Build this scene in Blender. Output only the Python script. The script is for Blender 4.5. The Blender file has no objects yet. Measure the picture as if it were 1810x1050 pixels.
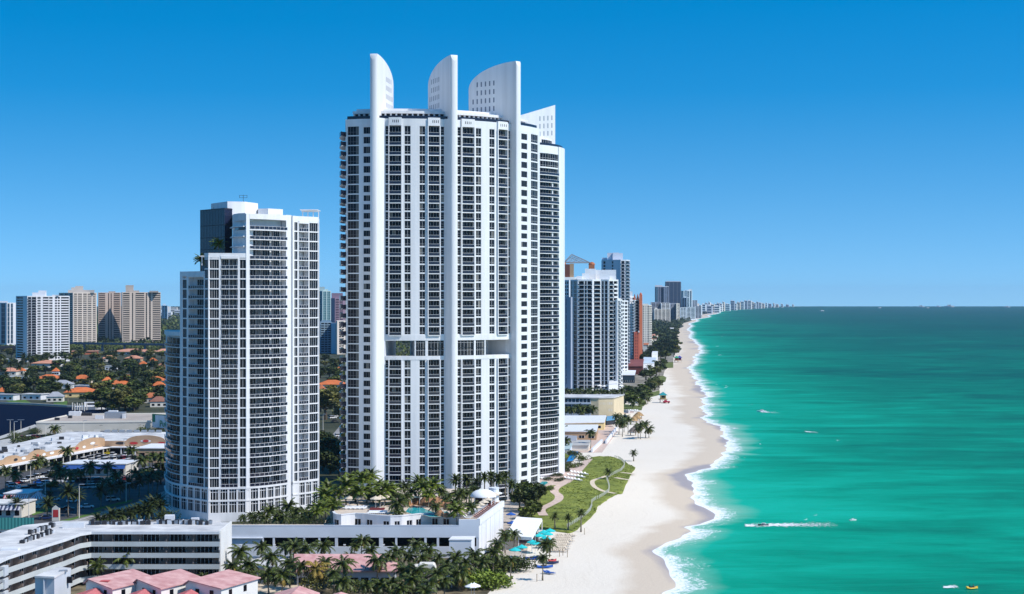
import bpy, math, random
from mathutils import Vector, Matrix
R = math.radians
random.seed(7)
SC = bpy.context.scene
COL = SC.collection

# ------------------------------------------------------------------ camera, sky, sun, exposure
F, CX, HZ, CAMH = 3000.0, 905.0, 527.0, 72.0
cam_d = bpy.data.cameras.new('camera')
cam_d.sensor_width = 36.0
cam_d.sensor_fit = 'HORIZONTAL'
cam_d.lens = 36.0 * F / 1810.0
cam_d.shift_y = (HZ - 525.0) / 1810.0
cam_d.clip_start = 1.0
cam_d.clip_end = 60000.0
cam = bpy.data.objects.new('camera', cam_d)
COL.objects.link(cam)
cam.location = (0, 0, CAMH)
cam.rotation_euler = (R(90), 0, 0)
SC.camera = cam

SUN_AZ, SUN_EL = 67.0, 48.0        # degrees to the right of straight behind the viewer, height
sd = Vector((math.sin(R(SUN_AZ)) * math.cos(R(SUN_EL)), -math.cos(R(SUN_AZ)) * math.cos(R(SUN_EL)), math.sin(R(SUN_EL))))
world = bpy.data.worlds.new('World')
SC.world = world
world.use_nodes = True
wn = world.node_tree
wn.nodes.clear()
w_out = wn.nodes.new('ShaderNodeOutputWorld')
w_bg = wn.nodes.new('ShaderNodeBackground')
w_sky = wn.nodes.new('ShaderNodeTexSky')
w_sky.sky_type = 'NISHITA'
w_sky.sun_disc = False
w_sky.sun_elevation = R(SUN_EL)
w_sky.sun_rotation = R(180 - SUN_AZ)
w_sky.altitude = 0
w_sky.air_density = 1.0
w_sky.dust_density = 0.35
w_sky.ozone_density = 3.0
w_hs = wn.nodes.new('ShaderNodeHueSaturation')
w_hs.inputs['Hue'].default_value = 0.492
w_hs.inputs['Saturation'].default_value = 1.47
w_hs.inputs['Value'].default_value = 1.52
w_tc = wn.nodes.new('ShaderNodeTexCoord')
w_map = wn.nodes.new('ShaderNodeMapping'); w_map.inputs['Scale'].default_value = (1, 1, 1.8); w_map.inputs['Location'].default_value = (0, 0, .16)
w_nrm = wn.nodes.new('ShaderNodeVectorMath'); w_nrm.operation = 'NORMALIZE'
wn.links.new(w_tc.outputs['Generated'], w_map.inputs['Vector']); wn.links.new(w_map.outputs[0], w_nrm.inputs[0]); wn.links.new(w_nrm.outputs[0], w_sky.inputs[0])
wn.links.new(w_sky.outputs[0], w_hs.inputs['Color'])
w_sep = wn.nodes.new('ShaderNodeSeparateXYZ'); w_rng = wn.nodes.new('ShaderNodeMapRange')
w_rng.inputs[1].default_value = 0.0; w_rng.inputs[2].default_value = 0.12; w_rng.inputs[3].default_value = 1.32; w_rng.inputs[4].default_value = 1.48
wn.links.new(w_tc.outputs['Generated'], w_sep.inputs[0]); wn.links.new(w_sep.outputs[2], w_rng.inputs[0]); wn.links.new(w_rng.outputs[0], w_hs.inputs['Saturation'])
wn.links.new(w_hs.outputs[0], w_bg.inputs['Color'])
w_bg.inputs['Strength'].default_value = 0.12
wn.links.new(w_bg.outputs[0], w_out.inputs['Surface'])

sun_d = bpy.data.lights.new('sun', 'SUN')
sun_d.energy = 4.9
sun_d.angle = R(0.5)
sun_d.color = (1.0, 0.955, 0.89)
sun = bpy.data.objects.new('sun', sun_d)
COL.objects.link(sun)
sun.location = sd * 500
sun.rotation_euler = sd.to_track_quat('Z', 'Y').to_euler()

SC.view_settings.view_transform = 'Standard'
SC.view_settings.look = 'None'
SC.view_settings.exposure = 0.0
SC.view_settings.gamma = 1.0
SC.view_settings.use_curve_mapping = False
SC.render.engine = 'CYCLES'
SC.cycles.max_bounces = 5
SC.cycles.diffuse_bounces = 3
SC.cycles.glossy_bounces = 3
SC.cycles.transparent_max_bounces = 8
SC.cycles.volume_bounces = 0
SC.cycles.use_denoising = True
SC.cycles.use_adaptive_sampling = True
SC.cycles.adaptive_threshold = 0.01

# ------------------------------------------------------------------ helpers
def G(px, py, z=0.0):
    """the point at height z that the photograph shows at (px, py)"""
    d = (CAMH - z) * F / (py - HZ)
    return Vector(((px - CX) / F * d, d, z))

def D(px, d):
    return ((px - CX) / F * d, d)

def Z(py, d):
    return CAMH + (HZ - py) * d / F

def prj(p):
    return CX + p[0] / p[1] * F, HZ + (CAMH - p[2]) / p[1] * F

def lin(c):
    return tuple(((x / 255.0) / 12.92 if x / 255.0 <= 0.04045 else ((x / 255.0 + 0.055) / 1.055) ** 2.4) for x in c)

class MB:
    """collects faces; build() links them as one mesh object"""
    def __init__(self):
        self.v, self.f, self.m = [], [], []
    def quad(self, a, b, c, d, m=0):
        n = len(self.v)
        self.v += [tuple(a), tuple(b), tuple(c), tuple(d)]
        self.f.append((n, n + 1, n + 2, n + 3)); self.m.append(m)
    def tri(self, a, b, c, m=0):
        n = len(self.v)
        self.v += [tuple(a), tuple(b), tuple(c)]
        self.f.append((n, n + 1, n + 2)); self.m.append(m)
    def poly(self, pts, m=0):
        n = len(self.v)
        self.v += [tuple(p) for p in pts]
        self.f.append(tuple(range(n, n + len(pts)))); self.m.append(m)
    def box(self, c, s, rz=0.0, m=0, base=False):
        cx, cy, cz = c
        if base: cz += s[2] / 2
        ca, sa = math.cos(rz), math.sin(rz)
        n = len(self.v)
        for dz in (-.5, .5):
            for dx, dy in ((-.5, -.5), (.5, -.5), (.5, .5), (-.5, .5)):
                x, y = dx * s[0], dy * s[1]
                self.v.append((cx + x * ca - y * sa, cy + x * sa + y * ca, cz + dz * s[2]))
        for q in ((3, 2, 1, 0), (4, 5, 6, 7), (0, 1, 5, 4), (1, 2, 6, 5), (2, 3, 7, 6), (3, 0, 4, 7)):
            self.f.append(tuple(n + i for i in q)); self.m.append(m)
    def prism(self, pts, z0, z1, m=0, mt=None):
        """closed prism over a plan polygon"""
        a = sum(pts[i][0] * pts[(i + 1) % len(pts)][1] - pts[(i + 1) % len(pts)][0] * pts[i][1] for i in range(len(pts)))
        if a < 0: pts = pts[::-1]
        n, k = len(self.v), len(pts)
        zt = z1 if callable(z1) else (lambda x, y: z1)
        self.v += [(p[0], p[1], z0) for p in pts] + [(p[0], p[1], zt(p[0], p[1])) for p in pts]
        for i in range(k):
            j = (i + 1) % k
            self.f.append((n + i, n + j, n + k + j, n + k + i)); self.m.append(m)
        self.f.append(tuple(n + k + i for i in range(k))); self.m.append(m if mt is None else mt)
        self.f.append(tuple(n + i for i in reversed(range(k)))); self.m.append(m)
    def tube(self, pts, radii, sides=6, m=0, cap=True):
        n0 = len(self.v)
        for i, p in enumerate(pts):
            p = Vector(p)
            d = (Vector(pts[min(i + 1, len(pts) - 1)]) - Vector(pts[max(i - 1, 0)]))
            d = d.normalized() if d.length > 1e-9 else Vector((0, 0, 1))
            u = d.cross(Vector((0, 1, 0)) if abs(d.y) < .9 else Vector((1, 0, 0))).normalized()
            w = d.cross(u)
            r = radii[i] if isinstance(radii, (list, tuple)) else radii
            for k in range(sides):
                a = 2 * math.pi * k / sides
                self.v.append(tuple(p + u * (r * math.cos(a)) + w * (r * math.sin(a))))
        for i in range(len(pts) - 1):
            for k in range(sides):
                a, b = n0 + i * sides + k, n0 + i * sides + (k + 1) % sides
                self.f.append((a, b, b + sides, a + sides)); self.m.append(m)
        if cap:
            self.f.append(tuple(n0 + k for k in reversed(range(sides)))); self.m.append(m)
            e = n0 + (len(pts) - 1) * sides
            self.f.append(tuple(e + k for k in range(sides))); self.m.append(m)
    def lathe(self, prof, c=(0, 0, 0), sides=12, m=0):
        n0 = len(self.v)
        for r, z in prof:
            for k in range(sides):
                a = 2 * math.pi * k / sides
                self.v.append((c[0] + r * math.cos(a), c[1] + r * math.sin(a), c[2] + z))
        for i in range(len(prof) - 1):
            for k in range(sides):
                a, b = n0 + i * sides + k, n0 + i * sides + (k + 1) % sides
                self.f.append((a, b, b + sides, a + sides)); self.m.append(m)
    def join(self, o):
        n = len(self.v)
        self.v += o.v
        self.f += [tuple(i + n for i in q) for q in o.f]
        self.m += o.m
    def mesh(self, name, mats, smooth=False):
        me = bpy.data.meshes.new(name)
        me.from_pydata(self.v, [], self.f)
        for m in (mats if isinstance(mats, (list, tuple)) else [mats]):
            me.materials.append(m)
        if any(self.m): me.polygons.foreach_set('material_index', self.m)
        if smooth: me.polygons.foreach_set('use_smooth', [True] * len(self.f))
        me.update()
        return me
    def build(self, name, mats, parent=None, smooth=False):
        return obj(name, self.mesh(name, mats, smooth), parent)

def obj(name, me, parent=None):
    o = bpy.data.objects.new(name, me)
    COL.objects.link(o)
    if parent is not None:
        o.parent = parent
        o.matrix_parent_inverse = Matrix.Translation(-world_loc(parent))
    return o

def world_loc(o):
    v = Vector((0, 0, 0))
    if o.data is None: v = v + o.location
    return v

def tag(o, label, cat, group=None):
    o['label'] = label; o['category'] = cat
    if group: o['group'] = group
    return o

def thing(name, label, cat, loc=(0, 0, 0), group=None):
    o = bpy.data.objects.new(name, None)
    COL.objects.link(o)
    o.location = loc
    o.empty_display_size = 2
    return tag(o, label, cat, group)

def setting(name, me, kind='structure', label=None):
    o = obj(name, me)
    o['kind'] = kind
    if label: o['label'] = label
    return o

def copy_tree(root, loc, rz=0.0, sc=1.0):
    r = root.copy(); COL.objects.link(r)
    r.location = loc; r.rotation_euler = (0, 0, rz); r.scale = (sc, sc, sc) if not isinstance(sc, tuple) else sc
    for ch in list(root.children):
        c = ch.copy(); COL.objects.link(c); c.parent = r
        for g in ch.children:
            e = g.copy(); COL.objects.link(e); e.parent = c
    return r

ORD = ['first', 'second', 'third', 'fourth', 'fifth', 'sixth', 'seventh', 'eighth', 'ninth', 'tenth', 'eleventh', 'twelfth', 'thirteenth', 'fourteenth', 'fifteenth',
       'sixteenth', 'seventeenth', 'eighteenth', 'nineteenth', 'twentieth', 'twenty-first', 'twenty-second', 'twenty-third', 'twenty-fourth', 'twenty-fifth',
       'twenty-sixth', 'twenty-seventh', 'twenty-eighth', 'twenty-ninth', 'thirtieth', 'thirty-first', 'thirty-second', 'thirty-third', 'thirty-fourth', 'thirty-fifth', 'thirty-sixth', 'thirty-seventh', 'thirty-eighth', 'thirty-ninth', 'fortieth']

def in_order(objs, make, group=None):
    """objs sorted by their place across the picture; make(o, 'third') gives each its label"""
    objs = sorted(objs, key=lambda o: prj(o.location)[0])
    for i, o in enumerate(objs):
        o['label'] = make(o, ORD[i] if i < len(ORD) else 'last')
        if group: o['group'] = group

# ------------------------------------------------------------------ materials
def M(name, col, rough=0.6, var=0.0, vscale=0.3, spec=0.3, island=0.0, metal=0.0, bump=0.0, bscale=3.0, col2=None, stretch=None, blinds=0.0):
    m = bpy.data.materials.new(name)
    m.use_nodes = True
    nt = m.node_tree
    b = nt.nodes['Principled BSDF']
    b.inputs['Roughness'].default_value = rough
    b.inputs['Specular IOR Level'].default_value = spec
    b.inputs['Metallic'].default_value = metal
    b.inputs['Base Color'].default_value = (*col, 1)
    src = None
    geo = nt.nodes.new('ShaderNodeNewGeometry')
    posn = geo.outputs['Position']
    if stretch:
        mp = nt.nodes.new('ShaderNodeMapping')
        mp.inputs['Scale'].default_value = stretch
        nt.links.new(posn, mp.inputs['Vector']); posn = mp.outputs[0]
    if var or col2:
        no = nt.nodes.new('ShaderNodeTexNoise')
        no.inputs['Scale'].default_value = vscale
        no.inputs['Detail'].default_value = 6
        nt.links.new(posn, no.inputs['Vector'])
        rp = nt.nodes.new('ShaderNodeMapRange')
        rp.inputs[1].default_value = 0.32; rp.inputs[2].default_value = 0.68
        nt.links.new(no.outputs[0], rp.inputs[0])
        mx = nt.nodes.new('ShaderNodeMix'); mx.data_type = 'RGBA'
        a = tuple(c * (1 - var) for c in col)
        z = col2 if col2 else tuple(min(1, c * (1 + var)) for c in col)
        mx.inputs[6].default_value = (*a, 1); mx.inputs[7].default_value = (*z, 1)
        nt.links.new(rp.outputs[0], mx.inputs[0])
        src = mx.outputs[2]
    if island:
        hs = nt.nodes.new('ShaderNodeHueSaturation')
        mr = nt.nodes.new('ShaderNodeMapRange')
        mr.inputs[3].default_value = 1 - island; mr.inputs[4].default_value = 1 + island
        nt.links.new(geo.outputs['Random Per Island'], mr.inputs[0])
        nt.links.new(mr.outputs[0], hs.inputs['Value'])
        if src: nt.links.new(src, hs.inputs['Color'])
        else: hs.inputs['Color'].default_value = (*col, 1)
        src = hs.outputs[0]
    if blinds:
        gt = nt.nodes.new('ShaderNodeMapRange'); gt.inputs[1].default_value = 1 - blinds; gt.inputs[2].default_value = 1.0
        nt.links.new(geo.outputs['Random Per Island'], gt.inputs[0])
        mb_ = nt.nodes.new('ShaderNodeMix'); mb_.data_type = 'RGBA'
        mb_.inputs[7].default_value = (.20, .19, .17, 1); mb_.inputs[6].default_value = (*col, 1)
        nt.links.new(gt.outputs[0], mb_.inputs[0])
        src = mb_.outputs[2]
    if src: nt.links.new(src, b.inputs['Base Color'])
    if bump:
        nb = nt.nodes.new('ShaderNodeTexNoise'); nb.inputs['Scale'].default_value = bscale; nb.inputs['Detail'].default_value = 5
        nt.links.new(geo.outputs['Position'], nb.inputs['Vector'])
        bp = nt.nodes.new('ShaderNodeBump'); bp.inputs['Strength'].default_value = 1.0; bp.inputs['Distance'].default_value = bump
        nt.links.new(nb.outputs[0], bp.inputs['Height'])
        nt.links.new(bp.outputs[0], b.inputs['Normal'])
    return m

WHITE = M('white_paint', (.74, .74, .75), .55, .07, .5, stretch=(1, 1, .05))
WHITE2 = M('white_render', (.66, .67, .69), .6, .08, .5, stretch=(1, 1, .06))
OFFW = M('cream_render', (.68, .64, .57), .7, .06, .1)
GREYW = M('grey_render', (.55, .58, .62), .7, .06, .1)
GLASS = M('dark_glass', (.006, .007, .011), .15, 0, spec=.15, blinds=.09)
GLASSB = M('blue_glass', (.02, .045, .07), .1, 0, spec=.6, island=.5)
GLASST = M('teal_glass', (.05, .14, .16), .15, 0, spec=.6, island=.4)
CURTAIN = M('window_glass', (.010, .013, .018), .15, 0, spec=.15, blinds=.11)
FRAMEG = M('grey_frame', (.22, .23, .26), .5, .05, .5)
RAILG = M('navy_railing', (.012, .014, .03), .15, 0, spec=.5)
NAVY = M('navy_curtain_wall', (.012, .018, .045), .2, .2, .2, spec=.5)
METAL = M('grey_metal', (.35, .37, .4), .4, .1, 2, metal=.4)
DARK = M('dark_metal', (.03, .03, .035), .5)
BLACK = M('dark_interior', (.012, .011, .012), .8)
TERRA = M('terracotta_render', (.45, .16, .07), .7, .12, .1)
TERRAL = M('orange_render', (.62, .17, .08), .7, .1, .1)
PEACH = M('peach_render', (.47, .31, .185), .7, .06, .2)
TAN = M('tan_render', (.46, .31, .20), .7, .1, .2)
YELLOW = M('yellow_render', (.72, .56, .27), .7, .06, .2)
BEIGE = M('beige_concrete', (.55, .46, .38), .7, .06, .05)
BEIGEP = M('pale_beige_concrete', (.66, .58, .50), .7, .06, .05)
MAUVE = M('mauve_concrete', (.33, .22, .28), .7, .06, .05)
# ------------------------------------------------------------------ shore, sea, beach, land
SHORE_PX = [(1150, 1120), (1158, 1080), (1161, 1049), (1186, 1038), (1186, 1019), (1180, 999), (1168, 986), (1153, 974), (1176, 961), (1198, 948), (1212, 939), (1206, 932), (1238, 926),
            (1264, 916), (1258, 903), (1232, 890), (1215, 880), (1224, 865), (1218, 847), (1216, 838), (1230, 832), (1253, 825), (1260, 813), (1281, 805), (1282, 795), (1279, 783),
            (1281, 775), (1276, 761), (1262, 752), (1243, 741), (1242, 725), (1239, 711), (1246, 699), (1240, 688), (1231, 679), (1228, 670), (1219, 656), (1215, 649), (1226, 642),
            (1226, 633), (1236, 619), (1234, 610), (1221, 599), (1217, 585), (1218, 574), (1230, 566), (1252, 559), (1266, 553), (1273, 549.6), (1289, 545.5), (1306, 543.2), (1345, 541.9), (1460, 541.4)]
SHORE = [G(x, y) for x, y in SHORE_PX]
SHORE.sort(key=lambda p: p.y)
def interp(tab, y):
    if y <= tab[0][1]: return tab[0][0]
    for a, b in zip(tab, tab[1:]):
        if y <= b[1]:
            t = (y - a[1]) / (b[1] - a[1])
            t2 = t * t * (3 - 2 * t) * .5 + t * .5
            return a[0] + (b[0] - a[0]) * t2
    return tab[-1][0]
SHORE_T = [(p.x, p.y) for p in SHORE]
rng = random.Random(3)
_ph = [rng.uniform(0, 6.28) for _ in range(6)]
def x_shore(y):
    w = math.sin(y / 3.1 + _ph[0]) * .35 + math.sin(y / 7.7 + _ph[1]) * .6 + math.sin(y / 17 + _ph[2]) * .8
    return interp(SHORE_T, y) + w * min(1.6, y / 600)
VEG_PX = [(760, 1120), (790, 1060), (850, 1050), (880, 1000), (905, 975), (950, 940), (985, 880), (1000, 830), (1020, 805), (1040, 775), (1060, 760), (1088, 738), (1105, 715), (1112, 705), (1132, 690),
          (1150, 670), (1158, 650), (1172, 640), (1192, 630), (1204, 615), (1195, 600), (1199, 585), (1207, 575), (1221, 565), (1240, 558), (1258, 552), (1272, 548), (1286, 545.2), (1304, 543), (1343, 541.7), (1455, 541.3)]
VEG_T = sorted([(G(x, y).x, G(x, y).y) for x, y in VEG_PX], key=lambda p: p[1])
def x_veg(y): return min(interp(VEG_T, y), x_shore(y) - 4)

YFAR = 14900.0
rows = []
y = 300.0
while y < YFAR:
    rows.append(y)
    y += max(1.2, y * .0035)
rows.append(YFAR)

def strip_mesh(name, offs, base, mat, zf, uv=False):
    """grid that follows the shore: rows in y, columns at offsets from base(y)"""
    v, f, uvs = [], [], []
    for y in rows:
        b = base(y)
        for k, o in enumerate(offs(y)):
            v.append((b + o, y, zf(o, y)))
            uvs.append((o, y))
    n = len(offs(rows[0]))
    for i in range(len(rows) - 1):
        for k in range(n - 1):
            a = i * n + k
            f.append((a, a + 1, a + n + 1, a + n))
    me = bpy.data.meshes.new(name)
    me.from_pydata(v, [], f)
    if uv:
        L = me.uv_layers.new(name='offshore')
        for lp in me.loops:
            L.data[lp.index].uv = (uvs[lp.vertex_index][0] / 100.0, uvs[lp.vertex_index][1] / 100.0)
    me.materials.append(mat)
    me.polygons.foreach_set('use_smooth', [True] * len(f))
    me.update()
    return me

def ramp(nt, stops, interp_='LINEAR'):
    r = nt.nodes.new('ShaderNodeValToRGB')
    cr = r.color_ramp; cr.interpolation = interp_
    while len(cr.elements) < len(stops): cr.elements.new(.5)
    for e, (p, c) in zip(cr.elements, stops):
        e.position = p; e.color = (*c, 1) if len(c) == 3 else c
    return r

def math_n(nt, op, a, b=None, clamp=False):
    n = nt.nodes.new('ShaderNodeMath'); n.operation = op; n.use_clamp = clamp
    for i, x in enumerate((a, b)):
        if x is None: continue
        if isinstance(x, (int, float)): n.inputs[i].default_value = x
        else: nt.links.new(x, n.inputs[i])
    return n.outputs[0]

def noise(nt, vec, scale, detail=4, rough=.55, sc3=None, dist=0.0):
    if sc3:
        mp = nt.nodes.new('ShaderNodeMapping'); mp.inputs['Scale'].default_value = sc3
        nt.links.new(vec, mp.inputs['Vector']); vec = mp.outputs[0]
    n = nt.nodes.new('ShaderNodeTexNoise')
    n.inputs['Scale'].default_value = scale; n.inputs['Detail'].default_value = detail; n.inputs['Roughness'].default_value = rough
    n.inputs['Distortion'].default_value = dist
    nt.links.new(vec, n.inputs['Vector'])
    return n.outputs[0]

def mixc(nt, fac, a, b):
    m = nt.nodes.new('ShaderNodeMix'); m.data_type = 'RGBA'
    for i, x in ((0, fac), (6, a), (7, b)):
        if isinstance(x, (int, float)): m.inputs[i].default_value = x
        elif isinstance(x, tuple): m.inputs[i].default_value = (*x, 1)
        else: nt.links.new(x, m.inputs[i])
    return m.outputs[2]

def sea_material():
    m = bpy.data.materials.new('sea_water'); m.use_nodes = True
    nt = m.node_tree; b = nt.nodes['Principled BSDF']
    uv = nt.nodes.new('ShaderNodeUVMap'); uv.uv_map = 'offshore'
    sep = nt.nodes.new('ShaderNodeSeparateXYZ'); nt.links.new(uv.outputs[0], sep.inputs[0])
    d = math_n(nt, 'MULTIPLY', sep.outputs[0], 100.0)           # metres offshore
    along = math_n(nt, 'MULTIPLY', sep.outputs[1], 100.0)
    geo = nt.nodes.new('ShaderNodeNewGeometry'); P = geo.outputs['Position']
    # water colour by depth: log of the offshore distance, with sand bars and weed
    n_big = noise(nt, P, .0035, 5, .55, (.6, 1.0, 1))
    n_mid = noise(nt, P, .014, 5, .55, (.6, 1.1, 1), 1.5)
    n_str = noise(nt, P, .05, 4, .6, (.4, 1.0, 1), .8)
    lg = math_n(nt, 'LOGARITHM', math_n(nt, 'ADD', d, 4.0), 10.0)       # 0.6 .. 4
    t = math_n(nt, 'ADD', lg, math_n(nt, 'MULTIPLY', math_n(nt, 'SUBTRACT', n_big, .5), 2.2))
    t = math_n(nt, 'ADD', t, math_n(nt, 'MULTIPLY', math_n(nt, 'SUBTRACT', n_mid, .5), 1.9))
    t = math_n(nt, 'ADD', t, math_n(nt, 'MULTIPLY', math_n(nt, 'SUBTRACT', n_str, .5), 1.5))
    # deeper water also farther up the coast
    t = math_n(nt, 'ADD', t, math_n(nt, 'MULTIPLY', math_n(nt, 'SUBTRACT', math_n(nt, 'LOGARITHM', along, 10.0), 2.85), .5))
    tn = math_n(nt, 'DIVIDE', math_n(nt, 'SUBTRACT', t, .6), 3.4, True)
    n_rip = noise(nt, P, .30, 3, .65, (.3, 1.2, 1), .4)
    tn = math_n(nt, 'ADD', tn, math_n(nt, 'MULTIPLY', math_n(nt, 'SUBTRACT', n_rip, .5), .16))  # light and dark of small ripples put into the water colour
    tn = math_n(nt, 'MAXIMUM', tn, .15)
    cr = ramp(nt, [(0.15, (.006, .38, .255)), (.22, (.004, .345, .222)), (.34, (.001, .272, .162)), (.46, (.001, .192, .111)), (.57, (.001, .132, .080)), (.68, (.001, .094, .061)), (.84, (.001, .066, .047)), (1.0, (.001, .060, .046))])
    nt.links.new(tn, cr.inputs[0])
    sh = nt.nodes.new('ShaderNodeMapRange'); sh.inputs[1].default_value = 15.0; sh.inputs[2].default_value = 2.0
    nt.links.new(math_n(nt, 'ADD', d, math_n(nt, 'MULTIPLY', math_n(nt, 'SUBTRACT', n_mid, .5), 30.0)), sh.inputs[0])
    wcol = mixc(nt, math_n(nt, 'MULTIPLY', sh.outputs[0], .75), cr.outputs[0], (.34, .50, .39))
    # foam: a broken swash band along the edge and lace behind it
    uvm = nt.nodes.new('ShaderNodeVectorMath'); uvm.operation = 'SCALE'; uvm.inputs['Scale'].default_value = 100.0
    nt.links.new(uv.outputs[0], uvm.inputs[0])
    f1 = noise(nt, uvm.outputs[0], .05, 5, .6, (1.0, .6, 1), .5)
    f2 = noise(nt, uvm.outputs[0], .45, 6, .7, (1.0, .55, 1), 1.5)
    f3 = noise(nt, uvm.outputs[0], .9, 5, .7, (1.2, .35, 1), 2.0)
    width = math_n(nt, 'ADD', 2.0, math_n(nt, 'MULTIPLY', math_n(nt, 'POWER', f1, 2.0), 26.0))
    width = math_n(nt, 'MULTIPLY', width, math_n(nt, 'ADD', 1.0, math_n(nt, 'DIVIDE', along, 9000.0)))
    edge = math_n(nt, 'SUBTRACT', 1.0, math_n(nt, 'DIVIDE', d, width))
    foam = math_n(nt, 'ADD', math_n(nt, 'MULTIPLY', edge, 1.0), math_n(nt, 'MULTIPLY', math_n(nt, 'SUBTRACT', f2, .5), 2.2))
    foam = math_n(nt, 'ADD', foam, math_n(nt, 'MULTIPLY', math_n(nt, 'SUBTRACT', f3, .5), 1.2))
    fr = nt.nodes.new('ShaderNodeMapRange'); fr.inputs[1].default_value = .30; fr.inputs[2].default_value = .80; nt.links.new(foam, fr.inputs[0])
    # clear thin water right at the edge
    # breakers: short white crests a little way out
    b1 = noise(nt, uvm.outputs[0], .02, 3, .5, (1.6, .5, 1))
    b2 = noise(nt, uvm.outputs[0], .09, 5, .7, (1.4, .35, 1), .8)
    br = math_n(nt, 'MULTIPLY', math_n(nt, 'GREATER_THAN', b1, .63), math_n(nt, 'GREATER_THAN', b2, .63))
    br = math_n(nt, 'MULTIPLY', br, math_n(nt, 'LESS_THAN', d, 70.0))
    wc = noise(nt, P, .13, 4, .7, (.5, 1.4, 1))
    wcm = math_n(nt, 'MULTIPLY', math_n(nt, 'GREATER_THAN', wc, .80), math_n(nt, 'GREATER_THAN', d, 40.0))
    fm = math_n(nt, 'MAXIMUM', math_n(nt, 'MAXIMUM', fr.outputs[0], br), wcm, True)
    col = mixc(nt, fm, wcol, (.86, .87, .88))
    nt.links.new(col, b.inputs['Base Color'])
    b.inputs['Roughness'].default_value = .45
    b.inputs['Specular IOR Level'].default_value = .05
    w1 = noise(nt, P, .35, 4, .6, (.35, 1.6, 1))
    bp = nt.nodes.new('ShaderNodeBump'); bp.inputs['Strength'].default_value = .55; bp.inputs['Distance'].default_value = .9
    nt.links.new(w1, bp.inputs['Height']); nt.links.new(bp.outputs[0], b.inputs['Normal'])
    return m

SEA_OFF = [0, .8, 2, 3.5, 5, 8, 12, 18, 26, 40, 60, 100, 160, 260, 420, 700, 1200, 2000, 3500, 6000, 12000]
sea = setting('sea', strip_mesh('sea', lambda y: SEA_OFF, x_shore, sea_material(), lambda o, y: 0.0, True))

def sand_material():
    m = bpy.data.materials.new('beach_sand'); m.use_nodes = True
    nt = m.node_tree; b = nt.nodes['Principled BSDF']
    uv = nt.nodes.new('ShaderNodeUVMap'); uv.uv_map = 'offshore'
    sep = nt.nodes.new('ShaderNodeSeparateXYZ'); nt.links.new(uv.outputs[0], sep.inputs[0])
    d = math_n(nt, 'MULTIPLY', sep.outputs[0], -100.0)          # metres inland of the water's edge
    al = math_n(nt, 'MULTIPLY', sep.outputs[1], 100.0)
    geo = nt.nodes.new('ShaderNodeNewGeometry'); P = geo.outputs['Position']
    n1 = noise(nt, P, .05, 6, .6, (1, .5, 1)); n2 = noise(nt, P, .8, 5, .6); n3 = noise(nt, P, .022, 4, .5, (1, .5, 1), .8)
    dry = mixc(nt, n1, (.72, .64, .53), (.80, .73, .63))
    dry = mixc(nt, math_n(nt, 'MULTIPLY', n2, .35), dry, (.64, .56, .46))
    us = nt.nodes.new('ShaderNodeVectorMath'); us.operation = 'SCALE'; us.inputs['Scale'].default_value = 100.0; nt.links.new(uv.outputs[0], us.inputs[0])
    trk = noise(nt, us.outputs[0], .9, 4, .75, (1, .03, 1), .3); tm = nt.nodes.new('ShaderNodeMapRange'); tm.inputs[1].default_value = .56; tm.inputs[2].default_value = .68; nt.links.new(trk, tm.inputs[0])
    dry = mixc(nt, math_n(nt, 'MULTIPLY', math_n(nt, 'MULTIPLY', tm.outputs[0], n3), .5), dry, (.55, .47, .38))
    # damp berm nearer the water, wet sheen at the edge
    k = math_n(nt, 'ADD', .6, math_n(nt, 'DIVIDE', al, 1600.0))
    dn = math_n(nt, 'DIVIDE', d, k)
    dd = math_n(nt, 'ADD', dn, math_n(nt, 'MULTIPLY', math_n(nt, 'SUBTRACT', n1, .5), 16.0))
    damp = nt.nodes.new('ShaderNodeMapRange'); damp.inputs[1].default_value = 16; damp.inputs[2].default_value = 9; nt.links.new(dd, damp.inputs[0])
    c = mixc(nt, damp.outputs[0], dry, (.60, .50, .39))
    dw = math_n(nt, 'ADD', dn, math_n(nt, 'MULTIPLY', math_n(nt, 'SUBTRACT', n3, .58), 44.0))
    wet = nt.nodes.new('ShaderNodeMapRange'); wet.inputs[1].default_value = -2.6; wet.inputs[2].default_value = -7.5; nt.links.new(dw, wet.inputs[0])
    c = mixc(nt, wet.outputs[0], c, (.40, .34, .32))
    nt.links.new(c, b.inputs['Base Color'])
    rr = nt.nodes.new('ShaderNodeMapRange'); rr.inputs[3].default_value = .9; rr.inputs[4].default_value = .45; nt.links.new(wet.outputs[0], rr.inputs[0])
    nt.links.new(rr.outputs[0], b.inputs['Roughness'])
    b.inputs['Specular IOR Level'].default_value = .25
    nb = noise(nt, P, .9, 6, .65)
    bp = nt.nodes.new('ShaderNodeBump'); bp.inputs['Strength'].default_value = .5; bp.inputs['Distance'].default_value = .35
    nt.links.new(nb, bp.inputs['Height']); nt.links.new(bp.outputs[0], b.inputs['Normal'])
    return m
def beach_offs(y):
    w = x_veg(y) - x_shore(y)
    return [w * t for t in (1.0, .85, .7, .55, .42, .32, .24, .17, .11, .06, .025, 0)] + [1.5]
def beach_z(o, y):
    return .05 - .15 * max(0, o)
beach = setting('beach', strip_mesh('beach', beach_offs, x_shore, sand_material(), beach_z, True))

LAND = M('land_soil', (.030, .042, .016), .9, .4, .03, col2=(.075, .075, .04))
def land_offs(y): return [-16000, -6000, -2500, -1200, -700, -400, -250, -120, -60, -20, 0.5]
ground = setting('ground', strip_mesh('ground', land_offs, x_veg, LAND, lambda o, y: .04))

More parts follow.
